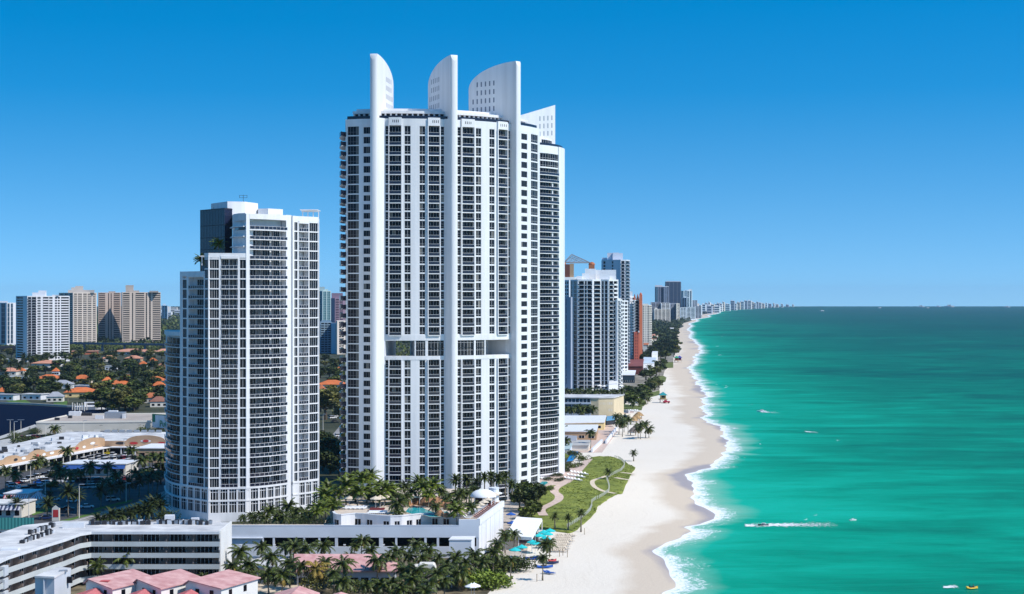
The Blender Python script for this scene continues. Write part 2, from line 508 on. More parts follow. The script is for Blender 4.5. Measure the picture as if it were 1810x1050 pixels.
def sheet(name, pts, mat, z=.06, kind='structure', label=None):
    mb = MB(); mb.poly([(p[0], p[1], z) for p in pts])
    return setting(name, mb.mesh(name, mat), kind, label)
def px_sheet(name, pxs, mat, z=.06, kind='structure', label=None):
    return sheet(name, [G(x, y, z) for x, y in pxs], mat, z, kind, label)
# ------------------------------------------------------------------ facades
class Path:
    """plan polyline, left to right as seen by the viewer; outward normal towards the viewer"""
    def __init__(self, pts, smooth=True):
        self.p = [Vector(q) for q in pts]
        self.s = [0.0]
        for a, b in zip(self.p, self.p[1:]): self.s.append(self.s[-1] + (b - a).length)
        sn = [Vector(((b - a).y, -(b - a).x)).normalized() for a, b in zip(self.p, self.p[1:])]
        self.sn = sn
        self.n = [sn[0]] + [((a + b).normalized() / max(.3, math.sqrt((1 + a.dot(b)) / 2))) for a, b in zip(sn, sn[1:])] + [sn[-1]]
    def at(self, s, o=0.0):
        s = max(self.s[0], min(self.s[-1], s))
        for i in range(len(self.p) - 1):
            if s <= self.s[i + 1] + 1e-9:
                t = (s - self.s[i]) / (self.s[i + 1] - self.s[i])
                q = self.p[i].lerp(self.p[i + 1], t)
                n = self.n[i].lerp(self.n[i + 1], t)
                return q + n * o
    def x(self, px):
        k = (px - CX) / F
        best = None
        for i in range(len(self.p) - 1):
            a, b = self.p[i], self.p[i + 1]
            fa, fb = a.x - k * a.y, b.x - k * b.y
            if fa * fb <= 0 and abs(fa - fb) > 1e-9:
                t = fa / (fa - fb)
                y = a.y + (b.y - a.y) * t
                if best is None or y < best[0]: best = (y, self.s[i] + t * (self.s[i + 1] - self.s[i]))
        if best is None:
            return self.s[0] if abs(prj((*self.p[0], 0))[0] - px) < abs(prj((*self.p[-1], 0))[0] - px) else self.s[-1]
        return best[1]
    def cuts(self, s0, s1):
        return [s0] + [s for s in self.s if s0 + 1e-4 < s < s1 - 1e-4] + [s1]
    def slab(self, mb, s0, s1, z0, z1, o0, o1, m=0):
        n0 = len(mb.v)
        cs = self.cuts(s0, s1)
        for s in cs:
            a, b = self.at(s, o1), self.at(s, o0)
            mb.v += [(a.x, a.y, z0), (a.x, a.y, z1), (b.x, b.y, z1), (b.x, b.y, z0)]
        for i in range(len(cs) - 1):
            k = n0 + i * 4
            for a, b in ((0, 1), (1, 2), (2, 3), (3, 0)):
                mb.f.append((k + a, k + 4 + a, k + 4 + b, k + b)); mb.m.append(m)
        e = n0 + (len(cs) - 1) * 4
        mb.f.append((n0, n0 + 1, n0 + 2, n0 + 3)); mb.m.append(m)
        mb.f.append((e + 3, e + 2, e + 1, e)); mb.m.append(m)
    def face(self, mb, s0, s1, z0, z1, o, m=0, pieces=1):
        """glass panes: separate pieces so that each pane can vary"""
        for k in range(pieces):
            a, b = s0 + (s1 - s0) * k / pieces, s0 + (s1 - s0) * (k + 1) / pieces
            cs = self.cuts(a, b)
            n0 = len(mb.v)
            for s in cs:
                q = self.at(s, o)
                mb.v += [(q.x, q.y, z0), (q.x, q.y, z1)]
            for i in range(len(cs) - 1):
                mb.f.append((n0 + 2 * i, n0 + 2 * i + 2, n0 + 2 * i + 3, n0 + 2 * i + 1)); mb.m.append(m)
    def window(self, s0, s1, z0, z1, nx=2, tr=(), o=-.2, bar=.06, border=True):
        """window as one mesh: material 0 glass, 1 frame"""
        mb = MB()
        self.face(mb, s0, s1, z0, z1, o - .1, 0, nx)
        w = bar / 2
        ss = [s0 + (s1 - s0) * k / nx for k in range(nx + 1)]
        for i, s in enumerate(ss):
            if i in (0, nx) and not border: continue
            a, b = (s, s + bar) if i == 0 else ((s - bar, s) if i == nx else (s - w, s + w))
            self.slab(mb, a, b, z0, z1, o - .08, o, 1)
        for t in tr:
            zz = z0 + (z1 - z0) * t
            self.slab(mb, s0, s1, zz - w, zz + w, o - .075, o - .01, 1)
        return mb

def emit(parent, name, items, mats, limit=100, subs=None):
    """items: (size, mesh builder or (builder, [(sub name, builder, mats)])): the largest as parts, the rest as one part of kind stuff"""
    items = sorted(items, key=lambda t: -t[0])
    rest, rest_sub = MB(), {}
    for i, (_, it) in enumerate(items):
        mb, sub = it if isinstance(it, tuple) else (it, [])
        if i < limit:
            o = mb.build(name, mats, parent)
            for nm, sb, sm in sub: sb.build(nm, sm, o)
        else:
            rest.join(mb)
            for nm, sb, sm in sub:
                rest_sub.setdefault(nm, (MB(), sm))[0].join(sb)
    if rest.f:
        o = rest.build(name, mats, parent); o['kind'] = 'stuff'
        for nm, (sb, sm) in rest_sub.items():
            q = sb.build(nm, sm, o); q['kind'] = 'stuff'

def balcony(P, s0, s1, z, h, depth=1.8, out=.35, rail=1.0, door=3, railmat=None, white_frame=True, posts=0, slab_t=.3, rail_gap=0.0, dfrac=None, drop=0.0):
    """one balcony at floor level z: slab, with railing and glazed doors as sub-parts"""
    mb = MB()
    P.slab(mb, s0, s1, z - slab_t, z, -depth, out, 0)
    r = MB()
    P.slab(r, s0 + .03, s1 - .03, z + .04 + rail_gap - drop, z + rail - .07, out - .16, out - .06 + (.1 if drop else 0), 0)
    P.slab(r, s0 + .02, s1 - .02, z + rail - .07, z + rail, out - .2, out - .02, 0 if drop else 1)
    if posts:
        for k in range(posts + 1):
            s = s0 + .06 + (s1 - s0 - .2) * k / posts
            P.slab(r, s, s + .08, z, z + rail - .07, out - .2, out - .03, 1)
    if dfrac:
        g = MB()
        for a, b in dfrac: g.join(P.window(s0 + (s1 - s0) * a, s0 + (s1 - s0) * b, z + .02, z + h - slab_t - .06, door, (), -depth + .25, .06))
    else: g = P.window(s0 + .05, s1 - .05, z + .02, z + h - slab_t - .06, door, (), -depth + .25, .05)
    return (mb, [('railing', r, [railmat or RAILG, WHITE]), ('glass_door', g, [GLASS, WHITE2])])

def core_poly(P, s0, s1, o, back):
    pts = [tuple(P.at(s, o)) for s in P.cuts(s0, s1)]
    return pts + [tuple(b) for b in back]
# ------------------------------------------------------------------ the tall fan-shaped tower
def arc_pts(c, r, a0, a1, n):
    return [(c[0] + r * math.sin(a0 + (a1 - a0) * i / n), c[1] - r * math.cos(a0 + (a1 - a0) * i / n)) for i in range(n + 1)]

def main_tower():
    C, RR = (-40.2, 642.4), 53.0
    def ang(px, RR=RR):
        lo, hi = R(-60), R(80)
        k = (px - CX) / F
        fn = lambda a: (C[0] + RR * math.sin(a)) - k * (C[1] - RR * math.cos(a))
        for _ in range(60):
            mid = (lo + hi) / 2
            if fn(mid) < 0: lo = mid
            else: hi = mid
        return lo
    aL, aR = ang(611), ang(951.5)
    arc = arc_pts(C, RR, aL, aR, 40)
    xl, yl = arc[0]
    left = [(xl - .9, yl + 16), (xl - 1.1, yl + 11), (xl - 1.0, yl + 6.5), (xl - .5, yl + 2.4)]
    xr, yr = arc[-1]
    P = Path(left + arc + [(xr + .6, yr + 3), (xr + .2, yr + 9), (xr - 3, yr + 20)])
    root = thing('apartment_tower', 'tallest white fan-shaped apartment tower with three curved fins rising above its roof', 'tower', (C[0], C[1] - 40, 0))
    X = P.x
    ZT = 132.0
    fl = []                                  # (z bottom, height) of the floors of the middle bays
    z = ZT
    for i in range(7): z -= 3.39; fl.append((z, 3.39))
    for i in range(16): z -= 3.07; fl.append((z, 3.07))
    gap_top = z
    gap_bot = 50.6
    z = gap_bot
    low = []
    while z > 3.2: z -= 3.06; low.append((z, 3.06))
    mid = fl + low
    wing = fl[:7]
    z = wing[-1][0]
    while z > 3.2: z -= 3.07; wing = wing + [(z, 3.07)]
    wins, bals, wall = [], [], MB()
    WT = .35
    sL, sR = X(611), X(951.5)
    def solid(a, b, z0=0.0, z1=134.4, o0=-2.6, o1=0.0):
        P.slab(wall, a, b, z0, z1, o0, o1, 0)
    def winbay(a, b, floors, nx, tr=(), sill=.35, head=.25, recess=-.2, dst=None):
        for z, h in floors:
            mb = P.window(a, b, z + sill, z + h - head, nx, tr, recess)
            (wins if dst is None else dst).append(((b - a) * h, mb))
            P.slab(wall, a, b, z - head if False else z, z + sill, -1.0, -.06, 0)
            P.slab(wall, a, b, z + h - head, z + h, -1.0, -.06, 0)
    def balbay(a, b, floors, door=4):
        for z, h in floors:
            bals.append((b - a, balcony(P, a, b, z, h, depth=.95, out=.55, rail=1.05, door=door)))
    # left wing: wrap-round corner balconies, a tall glazed bay, punched windows
    for z, h in wing:
        mb = MB()
        a, b = P.s[1], X(611) + .2
        bl = balcony(P, P.s[0] + .1, b, z, h, depth=1.4, out=1.8, rail=1.45, door=3, drop=.32)
        P.slab(bl[1][0][1], b - .12, b, z - .32, z + 1.35, .02, 1.78, 0)
        bals.append((9, bl))
    solid(X(610.5), X(614))
    gw = []
    winbay(X(614), X(634.3), wing, 4, (.36,), .2, .18, -.2, gw)
    solid(X(634.3), X(642.5))
    winbay(X(642.5), X(656), wing, 3, (), .6, .5, -.2, gw)
    # the top of the facade over every bay, and the bays between the fins
    def top_cap(a, b): P.slab(wall, a, b, ZT - .02, 134.4, -2.6, -.02, 0)
    for a, b in ((614, 634.3), (642.5, 656)): top_cap(X(a), X(b))
    bays = [('solid', 656, 681), ('win', 681, 687.2, 1, (.3, .6)), ('bal', 687.4, 710), ('solid', 710, 715), ('win', 715, 725.8, 2, (.28,)), ('solid', 725.8, 741.6),
            ('win', 741.6, 751.6, 2, (.28,)), ('solid', 751.6, 756.3), ('bal', 756.3, 777.5), ('solid', 777.5, 779.2), ('win', 779.2, 785.3, 1, (.3, .6)), ('solid', 785.3, 808.6),
            ('win', 808.6, 815.2, 1, (.3, .6)), ('bal', 815.4, 838), ('solid', 838, 841.2), ('win', 841.2, 850.6, 2, (.28,)), ('solid', 850.6, 865.2),
            ('win', 865.2, 874.2, 2, (.28,)), ('solid', 874.2, 878.8), ('bal', 878.8, 895.8), ('solid', 895.8, 897), ('win', 897, 902.2, 1, (.3, .6)), ('solid', 902.2, 921.5)]
    for b in bays:
        a0, a1 = X(b[1]), X(b[2])
        if b[0] == 'solid':
            lo = (b[1] in (656, 785.3, 902.2))
            if lo: solid(a0, a1)
            else:
                solid(a0, a1, gap_top, 134.4); solid(a0, a1, 0, gap_bot)
        elif b[0] == 'win':
            winbay(a0, a1, mid, b[3], b[4], .3, .2); top_cap(a0, a1)
        else:
            balbay(a0, a1, mid)
            P.slab(wall, a0, a1, ZT - .02, 134.8, -2.6, .55, 0)
            for q in (a0 - .12, a1 - .18): P.slab(wall, q, q + .3, gap_top, ZT, -1.0, .62, 0)
            for q in (a0 - .12, a1 - .18): P.slab(wall, q, q + .3, 0, gap_bot, -1.0, .62, 0)
    # two-storey band with the sky openings
    gz0, gz1 = gap_bot, gap_top
    band = [('open', 681, 733), ('win', 735, 752, 4), ('win', 756.5, 784.8, 5), ('win', 809, 838, 5), ('win', 841, 856.5, 4), ('open', 858.5, 902)]
    P.slab(wall, X(681), X(785.3), gz1 - 1.9, gz1 + .02, -2.6, .1, 0); P.slab(wall, X(808.6), X(902.2), gz1 - 1.9, gz1 + .02, -2.6, .1, 0)
    P.slab(wall, X(681), X(785.3), gz0 - .02, gz0 + 1.3, -2.6, .1, 0); P.slab(wall, X(808.6), X(902.2), gz0 - .02, gz0 + 1.3, -2.6, .1, 0)
    for a, b in ((733, 735), (752, 756.5), (784.8, 785.3), (808.6, 809), (838, 841), (856.5, 858.5)):
        P.slab(wall, X(a), X(b), gz0 + 1.3, gz1 - 1.9, -2.4, 0, 0)
    for b in band:
        if b[0] == 'win':
            h = (gz1 - 1.9 - gz0 - 1.3) / 2
            for k in (0, 1):
                z0 = gz0 + 1.3 + k * h
                wins.append((20, P.window(X(b[1]), X(b[2]), z0 + .1, z0 + h - .1, b[3], (.72,), -.25)))
    # right wing: punched windows and the glazed corner
    winbay(X(921.7), X(932), wing, 3, (), .65, .55, -.2, gw)
    solid(X(932), X(938.6))
    winbay(X(938.6), X(950.8), wing, 4, (.3,), .25, .2)
    solid(X(950.8), P.s[-1])
    for a, b in ((921.7, 932), (938.6, 950.8)): top_cap(X(a), X(b))
    for a, b in ((681, 687.2), ): pass
    # core of the building behind the skin, with the two openings left clear
    def sector(a, b, z0, z1, ri=27.0, ro=50.9):
        pts = arc_pts(C, ro, a, b, max(2, int((b - a) / R(3)))) + arc_pts(C, ri, b, a, 6)
        core.prism(pts, z0, z1, 0)
    core = MB()
    sector(aL + .01, aR - .01, 0, gz0); sector(aL + .01, aR - .01, gz1, 134.3)
    aO = [ang(681), ang(733), ang(858.5), ang(902)]
    sector(aL + .01, aO[0], gz0, gz1); sector(aO[1] + .0, aO[2], gz0, gz1); sector(aO[3], aR - .01, gz0, gz1)
    sector(aO[2], aO[3], gz0, gz1, 27.0, 42.0)
    core.build('core', WHITE2, root)
    rq = Path(arc_pts(C, 42.15, aO[2], aO[3], 8)); rq.window(.2, rq.s[-1] * .72, gz0 + .3, gz1 - 2.4, 5, (.5,), .15).build('window', [GLASS, FRAMEG], root)  # dark glazing stretched past the doors to put shade on the recess's back wall
    wall.build('wall', WHITE, root)
    emit(root, 'window', wins, [CURTAIN, WHITE2], 55); emit(root, 'window', gw, [CURTAIN, FRAMEG], 45)
    emit(root, 'balcony', bals, [WHITE])
    # vents above the balcony bays
    vents = []
    for a in (694, 764, 821, 883):
        for k in range(4):
            mb = MB(); s = X(a + k * 3.2); P.slab(mb, s, s + .25, 133.0, 133.9, .5, .58, 0)
            mb.build('vent', DARK, root)
    # roof terrace: dark glass railing, set-back storey, white roof slab
    rt = MB(); P.slab(rt, X(611), X(951.5), 134.4, 135.5, -.75, -.6, 0); rt.build('roof_railing', RAILG, root)
    pts = lambda r, n=30, a=aL + .02, b=aR - .03: arc_pts(C, r, a, b, n) + arc_pts(C, 30, b, a, 8)
    rs = MB(); rs.prism(pts(48.0), 134.3, 136.6, 0); rs.build('penthouse', BLACK, root)
    pc = MB()
    pp = Path(arc_pts(C, 48.6, aL + .02, aR - .03, 40))
    L = pp.s[-1]; k = 0.0
    while k < L:
        pp.slab(pc, k, k + .55, 134.3, 136.6, -.4, .3, 0); k += 1.9
    pc.build('colonnade', WHITE, root)
    ro = MB(); ro.prism(pts(49.4), 136.6, 137.5, 0); ro.prism(pts(46), 137.5, 138.6, 0)
    ro.build('roof', WHITE, root)
    # the three fins
    for px, bl, br, ln, drop in ((660.6, 654.5, 680.5, 27, 7.5), (802.6, 785.6, 808.7, 25, 8.0), (915.5, 902.2, 921.5, 22.5, 8.5)):
        a = ang(px, RR + 2.6)
        T = 1.27
        u = Vector((math.sin(a), -math.cos(a)))         # outward
        t = Vector((math.cos(a), math.sin(a)))          # along the facade to the right
        cc = Vector(C) + u * (RR + 2.6)
        fin = MB()
        nose = [tuple(cc + t * (T * math.cos(th)) + u * (.5 * T * math.sin(th))) for th in [math.pi * i / 10 for i in range(11)]]
        bL, bR = P.at(X(bl), -.2), P.at(X(br), -.2)
        fin.prism([tuple(bR)] + nose + [tuple(bL)], 0, 134.5, 0)
        # the blade above the roof: rounded nose, curved top line falling to the back
        zt, z0 = 156.6, 134.5
        prof = []
        n = 16
        for i in range(n + 1):
            th = math.pi / 2 * i / n
            prof.append((-ln * math.sin(th), zt - drop * (1 - math.cos(th)) - .0))
        ring_top = []
        inner = MB()
        nv = len(fin.v)
        # side outline in (r, z): down the nose, along the top, down the back
        segs = [(0.0, zt)] + prof[1:]
        def P3(r, sgn, z): q = cc + u * r + t * (T * sgn); return (q.x, q.y, z)
        for i in range(len(segs) - 1):
            r0, za = segs[i]; r1, zb = segs[i + 1]
            fin.quad(P3(r0, 1, z0), P3(r1, 1, z0), P3(r1, 1, zb), P3(r0, 1, za))
            fin.quad(P3(r1, -1, z0), P3(r0, -1, z0), P3(r0, -1, za), P3(r1, -1, zb))
            fin.quad(P3(r0, -1, za), P3(r0, 1, za), P3(r1, 1, zb), P3(r1, -1, zb))
        re, ze = segs[-1]
        fin.quad(P3(re, 1, z0), P3(re, -1, z0), P3(re, -1, ze), P3(re, 1, ze))
        # rounded nose, its top eased down towards the front
        def NP(th, k):
            q = cc + t * (T * k * math.cos(th)) + u * (.5 * T * k * math.sin(th))
            return (q.x, q.y, zt - 2.0 * k * k * math.sin(th))
        for i in range(10):
            a0, a1 = math.pi * i / 10, math.pi * (i + 1) / 10
            qa, qb = NP(a0, 1), NP(a1, 1)
            fin.quad((qa[0], qa[1], z0), (qb[0], qb[1], z0), qb, qa)
            for k0, k1 in ((1, .7), (.7, .4), (.4, 0.02)):
                fin.quad(NP(a0, k0), NP(a1, k0), NP(a1, k1), NP(a0, k1))
        f = fin.build('fin', WHITE, root)
        # small rectangular openings in rows on both faces
        op = MB()
        for row in range(5):
            zz = 136.5 + row * 3.05
            for c in range(6):
                r = -ln * .97 + 1.2 + c * 2.0
                lim = zt - drop * (1 - math.sqrt(max(0, 1 - (r / ln) ** 2))) - 2.2
                if zz + 1.9 > lim or (row > 2 and c < 1): continue
                if row > 3 and c > 5: continue
                for sg in (-1, 1):
                    q0, q1 = P3(r, sg * 1.012, zz), P3(r + .62, sg * 1.012, zz)
                    ar = (q0, q1, (q1[0], q1[1], zz + 1.75), (q0[0], q0[1], zz + 1.75))
                    op.quad(*(ar if sg < 0 else ar[::-1]))
        op.build('opening', M('fin_opening', (.16, .19, .24), .7), f)
    return root
main_tower()

# ------------------------------------------------------------------ the rounded tower just behind it
def rear_tower():
    c, rr = (-9.2, 700.0), 30.6
    P = Path(arc_pts(c, rr, R(-20), R(100), 36))
    X = P.x
    root = thing('apartment_tower', 'white round-cornered tower stepping out behind the right edge of the tallest tower', 'tower', (c[0], c[1] - 20, 0))
    d = 683.0
    ztop = Z(258, d)
    wall, wins, bals = MB(), [], []
    z = ztop - 2.2 - 1.0
    fls = []
    while z > 4: z -= 2.86; fls.append(z)
    s0, s1, s2 = X(950), X(986.3), P.s[-1]
    P.slab(wall, P.s[0], s0, 0, ztop, -2, 0, 0)
    P.slab(wall, s1, s2, 0, ztop, -2, .35, 0)
    P.slab(wall, s0, s1, fls[0] + 2.86, ztop, -2, 0, 0)
    sm = X(976)
    P.slab(wall, sm - .3, sm + .3, 30, fls[3], -1.4, .25, 0)
    for i, z in enumerate(fls):
        if i in (0, 1) or z < 24:
            wins.append((10, P.window(s0, s1, z + .3, z + 2.62, 9, (.3,), -.1, .06)))
            P.slab(wall, s0, s1, z - .24, z + .3, -1, .05, 0)
        else:
            bals.append((10, balcony(P, s0, s1, z, 2.86, depth=.7, out=.6, rail=1.05, door=8, slab_t=.24)))
    core = MB(); core.prism(core_poly(P, P.s[0], P.s[-1], -.75, [(c[0] - 14, c[1] + 24)]), 0, ztop - .02); core.build('core', WHITE2, root)
    wall.build('wall', WHITE, root)
    emit(root, 'window', wins, [GLASS, WHITE2]); emit(root, 'balcony', bals, [WHITE])
    r = MB(); P.slab(r, X(950), P.s[-1], ztop, ztop + 1.0, -.7, -.5, 0); r.build('roof_railing', RAILG, root)
    # set-back lantern storey and the pointed fin wall
    ph = MB(); pq = Path(arc_pts(c, 26.5, R(-20), R(100), 24))
    pq.slab(ph, 0, pq.s[-1], ztop, ztop + 3.2, -3, 0, 0); ph.build('penthouse', WHITE, root)
    pw = [(5, pq.window(pq.x(957), pq.x(975), ztop + 1.0, ztop + 2.8, 7, (), .12))]
    emit(root, 'window', pw, [GLASS, WHITE2])
    fin = MB()
    dd = 690.0
    a, b = Vector(D(905, dd - 5)), Vector(D(979.5, dd + 4))
    n = Vector(((b - a).y, -(b - a).x)).normalized() * .9
    za, zb = Z(211, dd), Z(184.5, dd)
    top = lambda x, y: za + (zb - za) * (x - a.x) / (b.x - a.x)
    fin.prism([tuple(a - n), tuple(b - n), tuple(b + n), tuple(a + n)], ztop - 1, top, 0)
    f = fin.build('fin', WHITE, root)
    op = MB()
    for r in range(3):
        for k in range(4):
            q = a.lerp(b, .62 + .095 * k) + n * 1.03
            u = (b - a).normalized()
            z = Z(203, dd) - 1.9 - r * 3.1 + (k - 3) * .2
            op.quad((q.x, q.y, z), (q.x + u.x * .55, q.y + u.y * .55, z), (q.x + u.x * .55, q.y + u.y * .55, z + 1.9), (q.x, q.y, z + 1.9))
    op.build('opening', M('fin_opening_b', (.3, .34, .4), .7), f)
rear_tower()

# ------------------------------------------------------------------ the stepped hotel tower to its left
def hotel():
    pts = [D(px, d) for px, d in ((291, 588), (292.5, 577), (296, 570), (302, 563.5), (310, 559), (318, 556.2), (331, 553.3), (345, 550.3), (361, 546.7), (368.5, 545), (388, 545.7), (411, 546.4), (435, 547.3),
                                  (441, 548), (455, 549.6), (470, 551.9), (485, 554.8), (498, 557.7), (508, 560.2), (517, 562.4), (528, 565), (546, 568.5), (563, 572))]
    P = Path(pts + [D(564, 592)])
    X = P.x
    root = thing('hotel_tower', 'white stepped hotel tower with dark glass block and pergola on its roof', 'tower', (*D(420, 575), 0))
    FH = 3.2
    zs = [91.1 - FH * k for k in range(-2, 26)]
    Z1, Z2, Z3, Z4 = 60.5, 79.7, 85.6, 99.3
    wall, wins, bals = MB(), [], []
    def solid(a, b, z0, z1, o0=-2.2, o1=0.0): P.slab(wall, X(a) if a is not None else P.s[0], X(b) if b is not None else P.s[-1], z0, z1, o0, o1)
    def winbay(a, b, zmax, nx, tr=(), sill=.1, head=.3):
        for z in zs:
            if z + FH > zmax + .3: continue
            wins.append((X(b) - X(a), P.window(X(a), X(b), z + sill, z + FH - head, nx, tr, -.18, .07)))
            P.slab(wall, X(a), X(b), z + FH - head, z + FH + sill, -.9, .04, 0)
        P.slab(wall, X(a), X(b), zs[-1] - .3, zs[-1] + sill, -.9, .04, 0)
        P.slab(wall, X(a), X(b), zmax - .6, zmax, -1.2, .02, 0)
    def balbay(a, b, zmax, door, posts, depth=1.9, top_band=True, df=None):
        for z in zs:
            if z + FH > zmax + .3: continue
            bals.append((X(b) - X(a), balcony(P, X(a), X(b), z, FH, depth, .15, 1.05, door, None, True, posts, .25, .06, df)))
        if top_band: P.slab(wall, X(a), X(b), zmax - .9, zmax, -2.2, .18, 0)
    # rounded low bay
    for z in zs:
        if z + FH > Z1 + .3: continue
        mb, sub = balcony(P, P.s[0] + .3, X(318), z, FH, 1.0, .1, 1.0, 7, None, True, 9, .24, .05)
        bals.append((20, (mb, sub)))
    P.slab(wall, P.s[0], X(318), Z1 - .9, Z1 + .5, -1.6, .12)
    # shaded left face
    solid(318, 322.3, 10, Z2); winbay(322.3, 329.7, Z2, 2); solid(329.7, 333, 10, Z2)
    balbay(333, 360, Z2, 3, 7, df=[(.3, .74)]); solid(360, 361.5, 10, Z2)
    winbay(361.5, 367.8, Z3, 2); solid(367.8, 370, 10, Z3, -1.0, .15)
    # right-hand face
    winbay(370, 387, Z3, 4); solid(387, 390.3, 10, Z3)
    balbay(390.3, 420.5, Z3 , 3, 4, 2.2, df=[(.08, .46), (.54, .93)]); solid(420.5, 424, 10, Z3); winbay(424, 435, Z3 , 2)
    solid(435, 441, 10, Z4, -2.2, .12)
    balbay(441, 508, 95.0, 3, 9, 2.0, False, df=[(.01, .2), (.22, .33), (.38, .58), (.7, .88)])
    P.slab(wall, X(441), X(508), Z4 - 1.7, Z4, -2.2, .2, 0)
    P.slab(wall, X(441), X(508), 94.3 - .35, 94.3, -2.2, .2, 0)
    lr = balcony(P, X(441), X(508), 94.3, 3.3, 4.5, .15, 1.1, 6, None, True, 9, .1, .12); bals.append((30, lr))
    solid(508, 517, 0, Z4 + .2, -2.4, -.5)
    solid(517, 520, 10, Z4, -2.2, .1); winbay(520, 526, Z4 - 1.5, 2); solid(526, 528, 10, Z4)
    balbay(528, 545.3, Z4 - 1.5, 1, 4, 2.6, df=[(.08, .36)]); solid(545.3, 547, 10, Z4); winbay(547, 562.3, Z4 - 1.5, 4)
    solid(562.3, None, 0, Z4, -2.2, .1)
    P.slab(wall, X(520), X(562.3), Z4 - 1.6, Z4, -2.0, .06, 0)
    # the two tall glazed storeys at the foot, and the plinth
    zz = [10.9, 6.9, 2.7]
    def foot(a, b, n):
        for k in (0, 1):
            wins.append((8, P.window(X(a), X(b), zz[k + 1] + .25, zz[k] - .35, n * 3, (.72,), -.15, .18)))
            for j in range(n + 1):
                s = X(a) + (X(b) - X(a)) * j / n; P.slab(wall, max(P.s[0], s - .3), s + .3, zz[k + 1], zz[k], -.8, .1, 0)
    for a, b, n in ((293, 318, 3), (319, 367, 4), (370, 387, 1), (388, 435, 3), (442, 507, 5), (528, 562, 3)): foot(a, b, n)
    for z0, z1 in ((10.5, 11.15), (6.55, 7.1)): P.slab(wall, P.s[0], X(508), z0, z1, -1.2, .22, 0); P.slab(wall, X(517), X(562.5), z0, z1, -1.2, .2, 0)
    P.slab(wall, P.s[0], P.s[-1], 0, 2.95, -1.3, .15, 0)
    P.slab(wall, X(517), X(528), 2.95, 10.5, -1.2, .05, 0); P.slab(wall, X(435), X(441.5), 2.95, 10.5, -1.0, .05, 0)
    core = MB()
    bk = lambda a, b: [D(b, 614), D(a, 614)]
    core.prism(core_poly(P, P.s[0] + .5, X(318), -1.35, bk(293, 318)), 0, Z1)
    core.prism(core_poly(P, X(318), X(361), -2.1, bk(318, 361)), 0, Z2)
    core.prism(core_poly(P, X(361), X(411), -2.3, bk(361, 411)), 0, Z3)
    core.prism(core_poly(P, X(411), X(435), -2.3, [D(435, 614), D(411, 614)]), 0, Z3)
    core.prism(core_poly(P, X(435), X(563), -2.75, [D(561, 600), D(520, 620), D(411, 620), D(411, 556)]), 0, Z4 - .02)
    core.build('core', WHITE2, root); wall.build('wall', WHITE, root)
    emit(root, 'window', wins, [CURTAIN, WHITE2]); emit(root, 'balcony', bals, [WHITE])
    # west side of the upper block with its curved slabs
    w = MB(); Q = Path([D(411, 562), D(414, 555), D(421, 550.5), D(434, 547.8)])
    Q.slab(w, 0, Q.s[-1], Z3, 94, -3, 0)
    for k in range(4): Q.slab(w, 0, Q.s[-1], Z3 + k * FH - .2, Z3 + k * FH + .15, -1, .9)
    Q.slab(w, 0, Q.s[-1], Z4 - 2.2, Z4 + .2, -3, .1)
    w.build('side_wall', WHITE2, root)
    r = MB(); Q.slab(r, 0, Q.s[-1], 94.2, 95.2, -.3, -.1); r.build('railing', RAILG, root)
    # dark glass block
    g = MB(); zt = Z(367, 560)
    a, b, c2 = D(354, 575), D(397, 561.5), D(410.5, 566)
    g.prism([a, b, c2, D(410, 590), D(372, 592)], Z2, zt)
    gb = g.build('glass_block', NAVY, root)
    gm = MB(); gp = Path([a, b, c2]);
    n = 16
    for k in range(n + 1):
        s = gp.s[1] * k / n; gp.slab(gm, max(.01, s - .05), s + .05, Z2, zt, -.05, .06)
    for z in (84.5, 88.3, 92.3, 96.3, zt - .3): gp.slab(gm, 0, gp.s[-1], z - .1, z + .1, -.05, .08)
    gm.build('mullion', DARK, gb)
    # rooftop plant rooms
    pr = MB()
    pr.prism([D(373, 592), D(402, 578), D(433, 580), D(456, 590), D(452, 606), D(385, 610)], Z4 - 2, Z(358, 585), 0)
    pr.prism([D(456, 588), D(474, 586), D(500, 592), D(500, 606), D(456, 606)], Z4 - 1, Z(369, 588), 0)
    pr.build('plant_room', WHITE, root)
    for px, d, w_ in ((380, 590, 1.4), (492, 588, 2.2)):
        v = MB(); v.lathe([(w_ * .5, 0), (w_ * .5, 1.0), (w_ * .3, 1.4), (0.01, 1.4)], (*D(px, d), Z4 + 3.0 if px < 400 else Z4 + .2), 8); v.build('roof_vent', METAL, root)
    # terrace parapets on the lower steps
    pa = MB(); P.slab(pa, X(361), X(435), Z3, Z3 + .9, -.4, 0); P.slab(pa, X(318), X(361), Z2, Z2 + 1.0, -.4, 0)
    pa.build('parapet', WHITE, root)
    # pergolas
    def pergola(x0, x1, z, d0, d1, n, hh):
        mb = MB()
        for i in range(n + 1):
            for d in (d0, d1):
                q = D(x0 + (x1 - x0) * i / n, d + (d - d) ); mb.box((q[0], q[1], z), (.3, .3, hh), 0, 0, True)
        for d in (d0, d1):
            q0, q1 = D(x0 - 2, d), D(x1 + 2, d); mb.box(((q0[0] + q1[0]) / 2, d, z + hh + .15), (q1[0] - q0[0], .3, .3))
        k = x0 - 1.5
        while k < x1 + 2:
            q0, q1 = D(k, d0 - 1), D(k, d1 + 1); mb.box(((q0[0] + q1[0]) / 2, (d0 + d1) / 2, z + hh + .4), (.14, d1 - d0 + 2, .22)); k += 2.0
        mb.build('pergola', WHITE, root)
    pergola(535, 563, Z4, 573, 580, 3, 2.1)
    pergola(357, 392, Z2 + 3.0, 552.5, 557, 3, 2.6)
    # roof aerial
    an = MB(); q = D(430, 584); zt = Z(358, 585)
    an.box((q[0], q[1], zt), (.12, .12, 2.6), 0, 0, True)
    for z in (1.6, 2.4): an.box((q[0], q[1], zt + z), (2.6, .1, .1))
